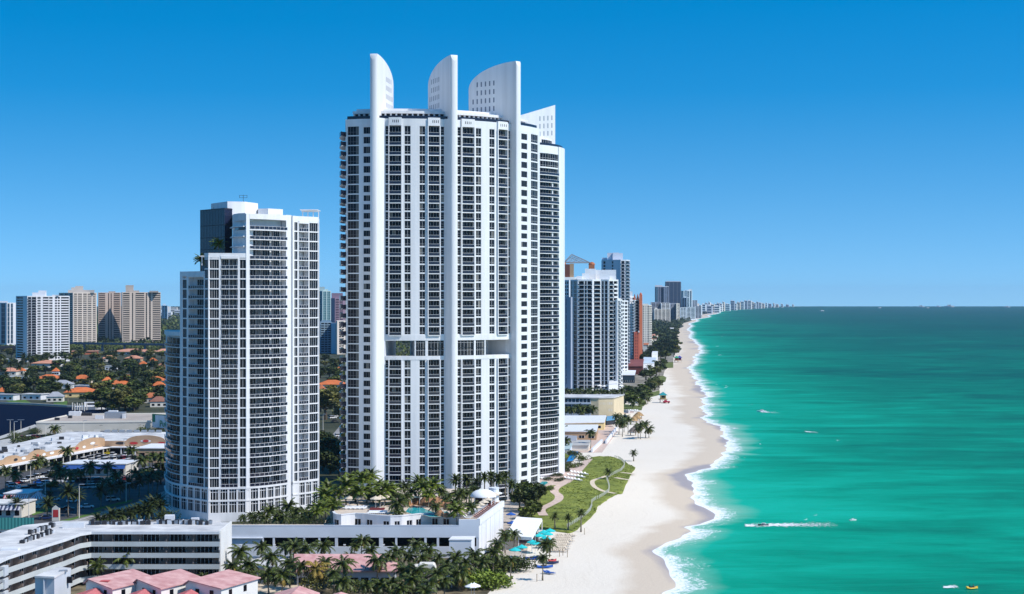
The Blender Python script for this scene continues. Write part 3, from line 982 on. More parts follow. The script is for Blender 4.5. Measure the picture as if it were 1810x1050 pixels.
    for k in (-1.3, 0, 1.3): an.box((q[0] + k, q[1], zt + 1.6), (.1, .1, .9), 0, 0, True)
    an.build('aerial', DARK, root)
hotel()
# ------------------------------------------------------------------ plants
PALM_G = M('palm_leaf', (.055, .072, .010), .45, .3, .4, .3, .7)
PALM_L = M('palm_leaf_light', (.095, .125, .012), .45, .3, .4, .3, .65)
PALM_D = M('palm_leaf_dark', (.036, .050, .011), .5, .3, .4, .3, .5)
PALM_Y = M('palm_leaf_yellow', (.24, .17, .035), .6, .3, .4, .2, .4)
BARK = M('palm_bark', (.20, .17, .13), .9, .3, 2)
BARK_D = M('tree_bark', (.09, .07, .05), .9, .3, 2)
LEAF = [M('leaf_dark', (.040, .056, .012), .6, .4, .15, .25, .6), M('leaf_mid', (.080, .100, .017), .6, .4, .15, .25, .6), M('leaf_olive', (.13, .125, .030), .6, .4, .15, .25, .6), M('leaf_bright', (.115, .155, .018), .6, .4, .15, .25, .55)]

def frond(mb, r, az, el, L, droop, m, lw=.30, ll=.95, n=11, hang=.5):
    p = Vector((0.12 * math.cos(az), .12 * math.sin(az), 0))
    h = Vector((math.cos(az), math.sin(az), 0))
    side = Vector((-math.sin(az), math.cos(az), 0))
    st = L / n
    prev = None
    for i in range(n + 1):
        t = i / n
        e = el - droop * t ** 1.3
        d = h * math.cos(e) + Vector((0, 0, math.sin(e)))
        if prev is not None:
            w = .07 * (1 - t) + .015
            mb.quad(prev - side * w, prev + side * w, p + side * w, p - side * w, m)
        prev = p.copy()
        if i > 0:
            k = ll * (math.sin(math.pi * min(1, .18 + .80 * t)) ** .7 + .12)
            up = d.cross(side) * -1
            for sg in (-1, 1):
                for q in (0, .5):
                    b = p - d * (st * q)
                    tip = b + side * (sg * k * r.uniform(.75, 1.0)) + d * (k * r.uniform(.35, .6)) - Vector((0, 0, k * hang * r.uniform(.5, 1.2)))
                    mb.tri(b - d * (lw * .5), b + d * (lw * .5), tip, m)
        p = p + d * st

def palm_crown(seed, kind):
    r = random.Random(seed)
    mb = MB()
    if kind == 'coconut': n, L, e0, e1, dr, ll, hang = 21, 3.9, 78, -38, 78, .85, .75
    elif kind == 'date': n, L, e0, e1, dr, ll, hang = 34, 3.5, 82, -30, 55, .55, .3
    else: n, L, e0, e1, dr, ll, hang = 24, 4.2, 80, -15, 62, .95, .5
    wind = r.uniform(0, 6.28)
    for i in range(n):
        t = i / (n - 1)
        az = i * 2.399 + r.uniform(-.25, .25)
        el = R(e0 + (e1 - e0) * t ** .85 + r.uniform(-8, 8))
        mat_i = 1 if (kind == 'coconut' and t > .85 and r.random() < .4) else 0
        frond(mb, r, az, el, L * r.uniform(.85, 1.1) * (.8 + .2 * math.sin(math.pi * t)), R(dr * r.uniform(.8, 1.2)), mat_i, ll=ll, hang=hang)
    if kind == 'coconut':
        for k in range(5):
            a = k * 1.3; mb.box((.25 * math.cos(a), .25 * math.sin(a), -.3), (.24, .24, .28), a, 1)
    return mb

def palm_trunk(seed, r0=.2, lean=.6):
    r = random.Random(seed)
    mb = MB()
    a = r.uniform(0, 6.28)
    pts, rad = [], []
    for i in range(7):
        t = i / 6
        k = lean * (t * t - t)
        pts.append((math.cos(a) * k, math.sin(a) * k, t)); rad.append(r0 * (1.35 - .5 * min(1, t * 4) - .2 * t))
    mb.tube(pts, rad, 7)
    return mb

PALM_MESH = {}
for kind, mats in (('coconut', [PALM_G, PALM_Y]), ('royal', [PALM_L, PALM_Y]), ('date', [PALM_G, PALM_Y]), ('dark', [PALM_D, PALM_Y]), ('yellow', [PALM_Y, PALM_Y])):
    base = {'dark': 'date', 'yellow': 'coconut'}.get(kind, kind)
    PALM_MESH[kind] = [(palm_crown(100 + 17 * k + len(kind), base).mesh('crown', mats), palm_trunk(k + len(kind), .19 if base != 'date' else .26).mesh('trunk', BARK)) for k in range(1 if kind == 'yellow' else 4)]
prn = random.Random(11)
def palm(kind, px, pyc, pyb=None, z0=.1, size=1.0, at=None, h=None):
    """palm with its crown at (px, pyc) and its foot at (px, pyb) on ground of height z0"""
    if at is None:
        p = G(px, pyb, z0)
        h = max(2.0, Z(pyc, p.y) - z0)
    else: p = Vector(at)
    o = bpy.data.objects.new('palm_tree', None); COL.objects.link(o)
    o.location = p; o.rotation_euler = (0, 0, prn.uniform(0, 6.28))
    o['category'] = 'palm'
    cm, tm = prn.choice(PALM_MESH[kind])
    t = bpy.data.objects.new('trunk', tm); COL.objects.link(t); t.parent = o; t.scale = (1, 1, h + .15)
    c = bpy.data.objects.new('crown', cm); COL.objects.link(c); c.parent = o; c.location = (0, 0, h); c.scale = (size, size, size)
    c.rotation_euler = (R(prn.uniform(-5, 5)), R(prn.uniform(-5, 5)), 0)
    return o

def tree_crown(seed, n=10, per=70, leaf=.085, squash=.75, tall=False):
    """leaf clumps through a unit-sized crown (width 1, foot of the crown at z=0)"""
    r = random.Random(seed)
    mb = MB()
    cl = []
    for i in range(n):
        a, q = r.uniform(0, 6.28), math.sqrt(r.random()) * .34
        z = r.uniform(.12, .62) if not tall else r.uniform(.1, 1.3)
        if tall: q *= max(.25, 1 - z / 1.6)
        cl.append((q * math.cos(a), q * math.sin(a), z * (1 - q * .5), r.uniform(.13, .24)))
    for (x, y, z, s) in cl:
        for k in range(per):
            v = Vector((r.gauss(0, 1), r.gauss(0, 1), r.gauss(0, 1))).normalized() * (s * r.uniform(.55, 1.05))
            c = Vector((x + v.x, y + v.y, z + v.z * squash))
            u = Vector((r.gauss(0, 1), r.gauss(0, 1), r.gauss(0, .6))).normalized()
            w = u.cross(Vector((r.gauss(0, 1), r.gauss(0, 1), r.gauss(0, 1)))).normalized()
            l = leaf * r.uniform(.6, 1.3)
            mb.quad(c - u * l, c - w * l * .55, c + u * l, c + w * l * .55, 0)
    return mb
def tree_trunk(seed):
    r = random.Random(seed); mb = MB()
    mb.tube([(0, 0, -1), (.02, 0, -.4), (0, .02, .05), (0, 0, .35)], [.05, .04, .035, .015], 6)
    for k in range(4):
        a = k * 1.57 + r.uniform(-.4, .4)
        mb.tube([(0, 0, -.05), (.12 * math.cos(a), .12 * math.sin(a), .12), (.24 * math.cos(a), .24 * math.sin(a), .34)], [.028, .02, .008], 5)
    return mb
TREE_MESH = [(tree_crown(40 + k, 11 + k % 3, 62).mesh('crown', LEAF[mi]), tree_trunk(k).mesh('trunk', BARK_D)) for k, mi in enumerate((0, 1, 2, 0, 1, 3))]
TALL_MESH = [(tree_crown(60 + k, 16, 70, .06, .9, True).mesh('crown', LEAF[mi]), tree_trunk(k).mesh('trunk', BARK_D)) for k, mi in enumerate((0, 2))]
def tree(p, w, h=None, var=None, tall=False, name='broadleaf_tree', cat='tree'):
    o = bpy.data.objects.new(name, None); COL.objects.link(o)
    o.location = p; o.rotation_euler = (0, 0, prn.uniform(0, 6.28)); o['category'] = cat
    T = TALL_MESH if tall else TREE_MESH
    vi = prn.randrange(len(T)) if var is None else var
    h = h or w * .85
    cm, tm = T[vi]
    foot = h * .28
    c = bpy.data.objects.new('crown', cm); COL.objects.link(c); c.parent = o; c.location = (0, 0, foot); c.scale = (w, w, (h - foot) / (.95 if not tall else 1.5))
    t = bpy.data.objects.new('trunk', tm); COL.objects.link(t); t.parent = o; t.location = (0, 0, foot); t.scale = (w, w, foot)
    o['_v'] = vi
    return o

def leaf_mass(name, pts, size, mat, per, leaf, seed=1, kind=None, squash=.7):
    """many leaf clumps in one mesh, for hedges and far woods"""
    r = random.Random(seed); mb = MB()
    for (x, y, z, s) in pts:
        for k in range(per):
            v = Vector((r.gauss(0, 1), r.gauss(0, 1), abs(r.gauss(0, 1)))).normalized() * (s * size * r.uniform(.6, 1.05))
            c = Vector((x + v.x, y + v.y, z + v.z * squash))
            u = Vector((r.gauss(0, 1), r.gauss(0, 1), r.gauss(0, .6))).normalized()
            w = u.cross(Vector((r.gauss(0, 1), r.gauss(0, 1), r.gauss(0, 1)))).normalized()
            l = leaf * r.uniform(.6, 1.3)
            mb.quad(c - u * l, c - w * l * .6, c + u * l, c + w * l * .6, 0)
    return mb

def shrub(px, py, w, h, z0=.1, var=0, label='', name='shrub', n=14, squash=None):
    p = G(px, py, z0)
    r = random.Random(int(px * 7 + py)); pts = []
    for i in range(n):
        a, q = r.uniform(0, 6.28), math.sqrt(r.random())
        pts.append((q * math.cos(a) * w * .42, q * math.sin(a) * w * .42, h * r.uniform(0, .35), r.uniform(.7, 1.1)))
    o = leaf_mass(name, pts, w * .22, None, 75, w * .03, int(px), squash=h / (w * .30)).mesh(name, LEAF[var])
    ob = obj(name, o); ob.location = p
    return tag(ob, label, 'shrub')
# ------------------------------------------------------------------ parking podium with the pool deck
PAVE = M('pink_paving', (.55, .42, .35), .85, .12, .6)
DECKP = M('deck_paving', (.60, .50, .40), .85, .12, .6)
POOLW = M('pool_water', (.02, .42, .45), .12, .15, .5, .4)
BLUEW = M('blue_pool_liner', (.02, .25, .60), .3, .1, .5)
LIGHTW = M('podium_render', (.66, .69, .74), .7, .05, .15)
CLOTH_W = M('white_canvas', (.80, .80, .80), .8, .03, 1)
CLOTH_B = M('beige_canvas', (.62, .52, .40), .8, .1, 1)
CLOTH_T = M('turquoise_canvas', (.02, .50, .50), .7, .08, 1)
CLOTH_BL = M('blue_canvas', (.02, .09, .36), .7, .08, 1)
WOOD = M('weathered_wood', (.35, .26, .17), .8, .2, 2)
ROCK = M('orange_rock', (.36, .19, .10), .9, .35, .8, bump=.2)

def podium():
    root = thing('parking_podium', 'long pale parking podium with open bays and a pool deck on top', 'parking garage', (*D(640, 500), 0))
    dF = 470.0
    fr = Path([D(405, dF), D(640, dF), D(846.5, dF)])
    X = fr.x
    rt = Path([D(846.5, dF), (-2.6, 512)])
    wall = MB()
    ops = [(466, 482), (485.5, 535.5), (539, 562.5), (566, 592), (597, 670), (677, 698.5), (702, 750), (754, 772), (776, 842)]
    zb0, zb1, zlow = 5.7, 9.0, 3.2
    fr.slab(wall, fr.s[0], fr.s[-1], zb0, zb1, -.5, 0)
    fr.slab(wall, fr.s[0], fr.s[-1], 0, zlow, -.4, -.02)
    ed = [405] + [e for o in ops for e in o] + [846.5]
    for a, b in zip(ed[0::2], ed[1::2]): fr.slab(wall, X(a), X(b), zlow, zb0, -.8, -.06)
    fr.slab(wall, X(811), fr.s[-1], zb1, 10.7, -.5, 0)
    fr.slab(wall, fr.s[0], X(811), zb1, zb1 + .12, -.55, .06)
    fr.slab(wall, fr.s[0], X(465), zb0 - .2, zb0, -.5, .5)
    wall.build('wall', LIGHTW, root)  # front bluer and dimmer than the white side: its shade put into colour
    side = MB()
    rt.slab(side, .02, rt.s[-1], 0, 10.8, -.5, 0)
    k = 4.0
    while k < rt.s[-1] - 1: rt.slab(side, k, k + .18, 0, 9.3, -.1, .12); k += 7.5
    rt.slab(side, .02, rt.s[-1], 9.2, 10.9, -.55, .3)
    side.build('side_wall', WHITE, root)
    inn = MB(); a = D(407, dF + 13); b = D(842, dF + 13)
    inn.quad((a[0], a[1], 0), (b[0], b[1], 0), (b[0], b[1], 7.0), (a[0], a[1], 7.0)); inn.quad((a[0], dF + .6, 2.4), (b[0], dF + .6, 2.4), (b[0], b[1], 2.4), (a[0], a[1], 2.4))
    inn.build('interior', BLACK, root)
    top = MB(); pl = [D(405, dF + .4), D(844, dF + .4), (-3.0, 512), (-8, 548), (-56, 554), D(592, 538), D(572, 484), D(405, 484)]
    top.prism(pl, 7.0, 7.5); top.build('terrace', DECKP, root)
    ups = [(588, 486), (590, 482), (595, 479.5), (603, 479), (615, 480.5), (628, 482), (640, 481.5), (653, 479.5), (667, 477.5), (690, 476), (710, 476.8), (727, 479), (745, 481.5), (762, 482.6), (780, 482.4), (797, 481), (811, 478.5)]
    up = Path([D(a, d) for a, d in ups])
    w2 = MB(); wp = [(590.5, 599), (627, 638), (647.5, 658), (677, 688), (697, 707), (719, 729), (735.5, 745), (763.5, 774), (783, 794)]
    ed = [588] + [e for o in wp for e in o] + [811]
    for a, b in zip(ed[0::2], ed[1::2]): up.slab(w2, up.x(a) if a > 588 else 0, up.x(b) if b < 811 else up.s[-1], 7.5, 10.9, -.4, 0)
    for a, b in wp: up.slab(w2, up.x(a), up.x(b), 9.35, 10.9, -.4, -.02)
    up.slab(w2, 0, up.s[-1], 10.75, 11.0, -.6, .12)
    w2.build('terrace_wall', WHITE2, root)
    for a, b in wp: up.window(up.x(a), up.x(b), 7.5, 9.35, 2, (), -.12, .12).build('window', [GLASS, WHITE2], root)
    dk = MB()
    pts = [tuple(up.at(s, -.3)) for s in up.cuts(0, up.s[-1])] + [D(811, 470.6), D(844, 470.6), (-3.0, 511.7), (-8.3, 547), (-55, 553), D(594, 536)]
    dk.prism(pts, 7.5, 10.4); dk.build('deck', DECKP, root)
    # plant boxes left of the deck
    for px, w in ((440, 40), ): pass
    lamp = []
    return root
podium()

def px_prism_pool(label, pxs, z, mat=POOLW):
    t = thing('swimming_pool', label, 'pool', G(*pxs[0], z))
    mb = MB(); mb.poly([G(x, y, z + .06) for x, y in pxs]); mb.build('water', mat, t)
    rim = MB(); P = [G(x, y, z) for x, y in pxs]
    c = sum(P, Vector()) / len(P)
    for a, b in zip(P, P[1:] + P[:1]):
        ao, bo = a + (a - c).normalized() * .5, b + (b - c).normalized() * .5
        rim.quad((a.x, a.y, z + .1), (ao.x, ao.y, z + .1), (bo.x, bo.y, z + .1), (b.x, b.y, z + .1))
    rim.build('rim', DECKP, t)
    return t
DZ = 10.4
px_prism_pool('turquoise lagoon pool among rocks and palms on the podium deck', [(716, 905), (724, 896), (742, 895), (752, 900), (764, 905), (790, 904), (797, 909), (786, 914), (762, 914), (744, 910), (728, 909)], DZ)
for i, (px, py, s, t) in enumerate(((722, 893, 1.5, 'at the left end of the deck pool'), (736, 891, 1.8, 'behind the deck pool beside the first cabana'), (757, 893, 2.2, 'behind the middle of the deck pool'), (772, 896, 2.3, 'behind the right half of the deck pool'), (785, 895, 2.1, 'second from the right behind the deck pool'),
                       (796, 900, 1.9, 'at the right end of the deck pool'), (778, 912, 1.3, 'in front of the deck pool'), (790, 914, 1.1, 'in front of the right end of the deck pool'))):
    r = random.Random(i); mb = MB(); pts = []
    mb.lathe([(s * 1.2, 0), (s * 1.1, s * .5), (s * .7, s * .95), (s * .25, s * 1.15), (.01, s * 1.17)], (0, 0, 0), 9)
    mb.v = [(x * r.uniform(.75, 1.2), y * r.uniform(.75, 1.2), z * r.uniform(.8, 1.15)) for x, y, z in mb.v]
    o = mb.build('boulder', ROCK); o.location = G(px, py, DZ)
    tag(o, 'orange brown boulder ' + t, 'rock', 'rocks round the deck pool')

def lounger_mesh(cloth):
    fr, cu = MB(), MB()
    for sx in (-.28, .28): fr.box((sx, 0, .28), (.05, 1.9, .06))
    for sx in (-.28, .28):
        for sy in (-.8, .75): fr.box((sx, sy, 0), (.06, .06, .28), 0, 0, True)
    cu.box((0, -.3, .36), (.62, 1.25, .1))
    cu.quad((-.31, .32, .36), (.31, .32, .36), (.31, .92, .80), (-.31, .92, .80)); cu.quad((-.31, .95, .72), (.31, .95, .72), (.31, .36, .30), (-.31, .36, .30))
    cu.quad((-.31, .92, .80), (.31, .92, .80), (.31, .95, .72), (-.31, .95, .72))
    return fr.mesh('frame', WHITE2), cu.mesh('cushion', cloth)
LNG = {k: lounger_mesh(m) for k, m in (('w', CLOTH_W), ('b', CLOTH_B), ('r', M('maroon_canvas', (.16, .03, .03), .8)), ('n', CLOTH_BL))}
def lounger(p, rz, k='w', sc=1.15):
    o = bpy.data.objects.new('sun_lounger', None); COL.objects.link(o); o.location = p; o.rotation_euler = (0, 0, rz); o.scale = (sc, sc, sc); o['category'] = 'lounger'
    for nm, me in zip(('frame', 'cushion'), LNG[k]):
        c = bpy.data.objects.new(nm, me); COL.objects.link(c); c.parent = o
    return o
def umbrella_mesh(cloth, n=8, r=1.35, h=2.25):
    c = MB()
    for i in range(n):
        a0, a1 = 2 * math.pi * i / n, 2 * math.pi * (i + 1) / n
        p0, p1 = (r * math.cos(a0), r * math.sin(a0), h), (r * math.cos(a1), r * math.sin(a1), h)
        c.tri(p0, p1, (0, 0, h + .6)); c.quad((p0[0], p0[1], h - .16), (p1[0], p1[1], h - .16), p1, p0)
    c.box((0, 0, h + .6), (.12, .12, .2))
    p = MB(); p.tube([(0, 0, 0), (0, 0, h + .55)], .04, 6); p.lathe([(.3, 0), (.28, .08), (.05, .12)], (0, 0, 0), 8)
    return c.mesh('canopy', cloth), p.mesh('pole', WHITE2)
UMB = {k: umbrella_mesh(m) for k, m in (('b', CLOTH_B), ('t', CLOTH_T), ('w', CLOTH_W), ('n', CLOTH_BL))}
def umbrella(p, k, label=None, group=None, sc=1.0):
    o = bpy.data.objects.new('parasol', None); COL.objects.link(o); o.location = p; o.scale = (sc, sc, sc); o['category'] = 'parasol'; o.rotation_euler = (0, 0, prn.uniform(0, 3))
    for nm, me in zip(('canopy', 'pole'), UMB[k]):
        c = bpy.data.objects.new(nm, me); COL.objects.link(c); c.parent = o
    if label: o['label'] = label
    if group: o['group'] = group
    return o
# loungers in rows on the deck
a = []
for i in range(9): a.append(lounger(G(652 + i * 3.6, 908.5, DZ), R(-20), 'w'))
in_order(a, lambda o, k: f'white lounger, {k} from the left in the front row above the curved wall', 'front row of deck loungers')
a = []
for i in range(7): a.append(lounger(G(654 + i * 3.7, 903.5, DZ), R(-20), 'r'))
in_order(a, lambda o, k: f'maroon lounger, {k} from the left behind the white front row', 'second row of deck loungers')
a = []
for i in range(10): a.append(lounger(G(609 + i * 3.9, 899.5 + (i % 2) * .8, DZ), R(-30), 'w'))
in_order(a, lambda o, k: f'white lounger, {k} from the left under the deck\'s left palms', 'loungers under the left palms')
for side_i, (dx, nm) in enumerate(((-1.6, 'nearer the wall'), (-4.4, 'middle'), (-7.2, 'inner'))):
    a = []
    for i in range(15):
        y = 474 + i * 2.4
        x = -8.4 + (y - 470) * .155
        a.append(lounger((x + dx - .4, y, DZ), R(75), 'r' if side_i == 0 else 'b' if side_i == 2 else 'w'))
    a.sort(key=lambda o: o.location.y)
    col = ('maroon', 'white', 'beige')[side_i]
    for i, o in enumerate(a): o['label'] = f'{col} lounger, {ORD[i]} from the near end of its row by the side wall'; o['group'] = f'{nm} row of loungers along the side wall'
for i, (px, py, k) in enumerate(((664, 899, 'b'), (672, 897, 'b'), (679, 895, 'b'), (617, 898, 'b'), (632, 897, 'b'))):
    umbrella(G(px, py, DZ), k, ('beige parasol nearest the maroon deck loungers', 'beige parasol between two others above the maroon loungers', 'beige parasol closest to the deck pool', 'beige parasol at the far left of the deck', 'beige parasol between the left palms on the deck')[i], 'beige parasols on the deck', 1.3)
a = []
for i in range(6):
    y = 480 + i * 6.2; a.append(umbrella((-8.4 + (y - 470) * .155 - 3.2, y, DZ), 'b', None, None, 1.1))
a.sort(key=lambda o: o.location.y)
for i, o in enumerate(a): o['label'] = f'beige parasol, {ORD[i]} from the near end along the white side wall'; o['group'] = 'parasols along the side wall'
# dome pavilion and the drum beside it
t = thing('pavilion', 'round white pavilion with a shallow domed roof on the pool deck', 'pavilion', G(854, 893, DZ))
mb = MB(); c = G(854, 893, DZ)
mb.lathe([(3.9, 2.6), (3.9, 2.9), (3.3, 3.7), (2.4, 4.3), (1.2, 4.65), (.01, 4.75)], c, 20); mb.build('dome', CLOTH_W, t, True)
mb = MB(); mb.lathe([(2.4, 0), (2.4, 2.6)], c, 14); mb.build('bar', GLASS, t)
for k in range(8):
    mb = MB(); mb.tube([(c.x + 3.5 * math.cos(k * .785), c.y + 3.5 * math.sin(k * .785), c.z), (c.x + 3.5 * math.cos(k * .785), c.y + 3.5 * math.sin(k * .785), c.z + 2.7)], .13, 6); mb.build('post', WHITE, t)
c = G(873, 886, DZ); t = thing('kiosk', 'small pale drum-shaped kiosk behind the domed pavilion', 'kiosk', c)
mb = MB(); mb.lathe([(1.5, 0), (1.5, 3.9), (1.65, 3.9), (1.65, 4.2), (.01, 4.2)], c, 16); mb.build('drum', LIGHTW, t)
mb = MB(); mb.lathe([(2.5, 2.3), (2.5, 2.6), (.01, 2.75)], c, 16); mb.build('canopy', WHITE, t)
# little cabana with a grey roof behind the pool
c = G(735, 893, DZ); t = thing('cabana', 'small open cabana with grey slatted top behind the deck pool', 'cabana', c)
mb = MB()
for sx in (-1.2, 1.2):
    for sy in (-1, 1): mb.box((c.x + sx, c.y + sy, c.z), (.15, .15, 2.4), 0, 0, True)
mb.build('frame', WHITE2, t); mb = MB(); mb.box((c.x, c.y, c.z + 2.5), (3.0, 2.6, .14)); mb.build('roof', M('grey_slats', (.3, .38, .36), .7), t)
# white loading box in front of the open bays
t = thing('service_shed', 'plain white flat-topped service shed in front of the last parking bay', 'shed', G(816, 985))
q0, q1 = D(794, 458), D(833, 458)
mb = MB(); mb.prism([q0, q1, (q1[0] + .8, 464), (q0[0] + .8, 464)], 0, Z(955, 458)); mb.build('wall', LIGHTW, t)
mb = MB(); mb.prism([(q0[0] - .15, q0[1] - .15), (q1[0] + .15, q1[1] - .15), (q1[0] + 1, 464.3), (q0[0] + .6, 464.3)], Z(955, 458), Z(955, 458) + .25); mb.build('roof', WHITE, t)
# globe lamps on the garage's front wall
a = []
for px in (425, 485, 547, 609, 678, 744):
    p = G(px, 992); p.y = 467.0; p.x = (px - CX) / F * 467
    t = thing('garden_lamp', '', 'lamp', (p.x, p.y, 0)); mb = MB(); mb.tube([(p.x, p.y, 0), (p.x, p.y, 4.0)], .05, 5); mb.build('post', WHITE2, t)
    mb = MB(); mb.box((p.x, p.y, 4.1), (.6, .6, .28)); mb.build('lamp_head', WHITE, t); a.append(t)
in_order(a, lambda o, k: f'white garden lamp, {k} from the left in front of the parking podium', 'garden lamps before the podium')

# ------------------------------------------------------------------ palms and hedges on the podium
a = [palm('royal', x, y, b, DZ, s) for x, y, b, s in ((612, 858, 893, 1.15), (632, 870, 897, 1.0), (640, 848, 882, 1.1), (655, 842, 880, 1.0), (668, 858, 886, .95), (681, 865, 893, 1.0), (693, 872, 890, .9), (740, 853, 888, 1.0), (748, 862, 892, .95), (765, 858, 890, 1.05), (757, 874, 897, .8), (690, 862, 884, .8), (622, 846, 878, .9), (648, 866, 890, .9), (672, 876, 896, .8))]
in_order(a, lambda o, k: f'light green palm, {k} from the left on the pool deck left of the dome', 'light palms on the pool deck')
a = [palm('coconut', x, y, b, DZ, s) for x, y, b, s in ((703, 888, 908, 1.05), (716, 878, 896, .85), (728, 868, 889, .8), (780, 868, 890, .75), (770, 894, 911, .7), (803, 890, 909, .9), (812, 872, 892, .85), (832, 894, 913, .8), (716, 858, 880, .8), (792, 878, 896, .7), (824, 870, 890, .75))]
in_order(a, lambda o, k: f'dark green palm, {k} from the left around the deck pool', 'dark palms round the deck pool')
a = [palm('date', x, y, b, z, s) for x, y, b, z, s in ((805, 848, 874, DZ, .9), (825, 848, 876, DZ, .85), (856, 844, 876, DZ, .85), (868, 843, 874, DZ, .85), (881, 846, 876, DZ, .9), (893, 842, 874, DZ, .85), (842, 852, 874, DZ, .7), (905, 856, 872, DZ - 4, .8), (916, 862, 880, 4, .8))]
in_order(a, lambda o, k: f'feathery palm, {k} from the left in the row at the tall tower\'s foot', 'palms at the foot of the tall tower')
a = [palm('royal', x, y, b, 7.5, s) for x, y, b, s in ((575, 876, 912, 1.1), (588, 893, 918, 1.0), (568, 898, 922, .9), (600, 872, 905, .9), (560, 905, 925, .7), (580, 862, 905, .9))]
in_order(a, lambda o, k: f'light green palm, {k} from the left at the podium corner beside the curved wall', 'palms at the podium corner')
a = [palm('coconut', x, y, b, 2.0, s) for x, y, b, s in ((443, 910, 948, .55), (458, 908, 945, .55), (477, 902, 950, .95), (495, 906, 946, .8), (510, 893, 944, 1.0), (523, 905, 948, .85), (537, 904, 944, .9), (468, 914, 952, .7), (547, 906, 948, .8), (430, 914, 950, .5), (502, 914, 955, .7), (556, 896, 945, .8), (533, 916, 955, .7))]
in_order(a, lambda o, k: f'palm, {k} from the left at the white hotel tower\'s foot', 'palms at the foot of the hotel tower')
a = [palm('date', x, y, b, 2.0, s) for x, y, b, s in ((450, 918, 952, .7), (488, 916, 955, .7), (518, 918, 952, .7), (545, 916, 950, .7))]
in_order(a, lambda o, k: f'low feathery palm, {k} from the left behind the podium hedges', 'low palms behind the podium hedges')
palm('royal', 808, 902, 934, 7.5, .95)['label'] = 'palm rising in front of the curved terrace wall at its right end'
palm('coconut', 703, 905, 930, 7.5, .7)['label'] = 'palm in front of the middle windows of the curved terrace wall'
def hedge(px0, px1, py, z0, h, d, label, var=0):
    a, b = G(px0, py, z0), G(px1, py, z0)
    n = max(3, int((b - a).length / 1.1)); r = random.Random(int(px0))
    pts = [(a.x + (b.x - a.x) * (i + .5) / n - a.x, a.y + (b.y - a.y) * (i + .5) / n - a.y + dy, h * .15, r.uniform(.85, 1.1)) for i in range(n) for dy in (0, d * .6)]
    o = obj('hedge', leaf_mass('hedge', pts, .9, None, 60, .16, int(px0), squash=h / .9).mesh('hedge', LEAF[var])); o.location = a
    return tag(o, label, 'hedge')
hedge(418, 462, 927, 7.5, 2.0, 2, 'clipped dark hedge on the podium edge at the hotel tower\'s left foot')
hedge(505, 585, 927, 7.5, 1.8, 2, 'long dark hedge on the podium edge between hotel tower and curved wall')
hedge(600, 650, 884, DZ, 2.2, 2, 'dark hedge behind the left palms of the pool deck')
hedge(652, 722, 882, DZ, 2.2, 2, 'dark hedge behind the middle palms of the pool deck')
hedge(776, 838, 882, DZ, 2.4, 2, 'dark hedge behind the domed pavilion', 1)
a = [tree(G(x, y, DZ), w, h, v) for x, y, w, h, v in ((628, 888, 7, 5, 0), (660, 890, 7, 5, 1), (700, 892, 6, 5, 0), (760, 888, 6, 4.5, 0), (812, 886, 6, 5, 1), (840, 880, 6, 5, 0))]
in_order(a, lambda o, k: f'bushy tree, {k} from the left among the pool deck palms', 'bushy trees on the pool deck')

for px, d, z, h, l in ((386, 558, 85.6, 4.2, 'palm on the hotel tower terrace before the dark glass block'), (356, 557, 79.7, 5.0, 'palm on the hotel tower\'s lower step beside the pergola')):
    q = D(px, d); palm('royal', 0, 0, at=(q[0], q[1], z), h=h, size=.8)['label'] = l
# ------------------------------------------------------------------ balcony apartments, pink-roofed houses and the garden in front
PINK = M('pink_roof_tile', (.56, .27, .26), .75, .14, .5, col2=(.66, .40, .37), stretch=(1, 1, 1))
PINKR = M('pink_metal_roof', (.58, .20, .20), .5, .1, .5)
REDR = M('red_roof_patch', (.55, .10, .10), .7, .1, 1)
APTW = M('apartment_parapet', (.50, .53, .53), .7, .08, .2)
APTIN = M('apartment_shaded_tan_wall', (.30, .23, .20), .8, .1, .3)  # pinkish tan, darkened to put shade into the balcony recesses
APTL = M('apartment_white', (.72, .71, .68), .7, .06, .2)
ROOFG = M('pale_flat_roof', (.46, .46, .47), .8, .14, .16, col2=(.70, .69, .67))
LAWN = M('lawn', (.07, .14, .02), .9, .3, .3)
SANDP = M('sand_path', (.60, .50, .38), .9, .1, .6)
ASPH = M('asphalt', (.062, .062, .066), .85, .25, .15)
ROADM = M('worn_road', (.26, .25, .24), .9, .15, .1)
CONC = M('concrete_pavement', (.42, .41, .39), .9, .12, .3)

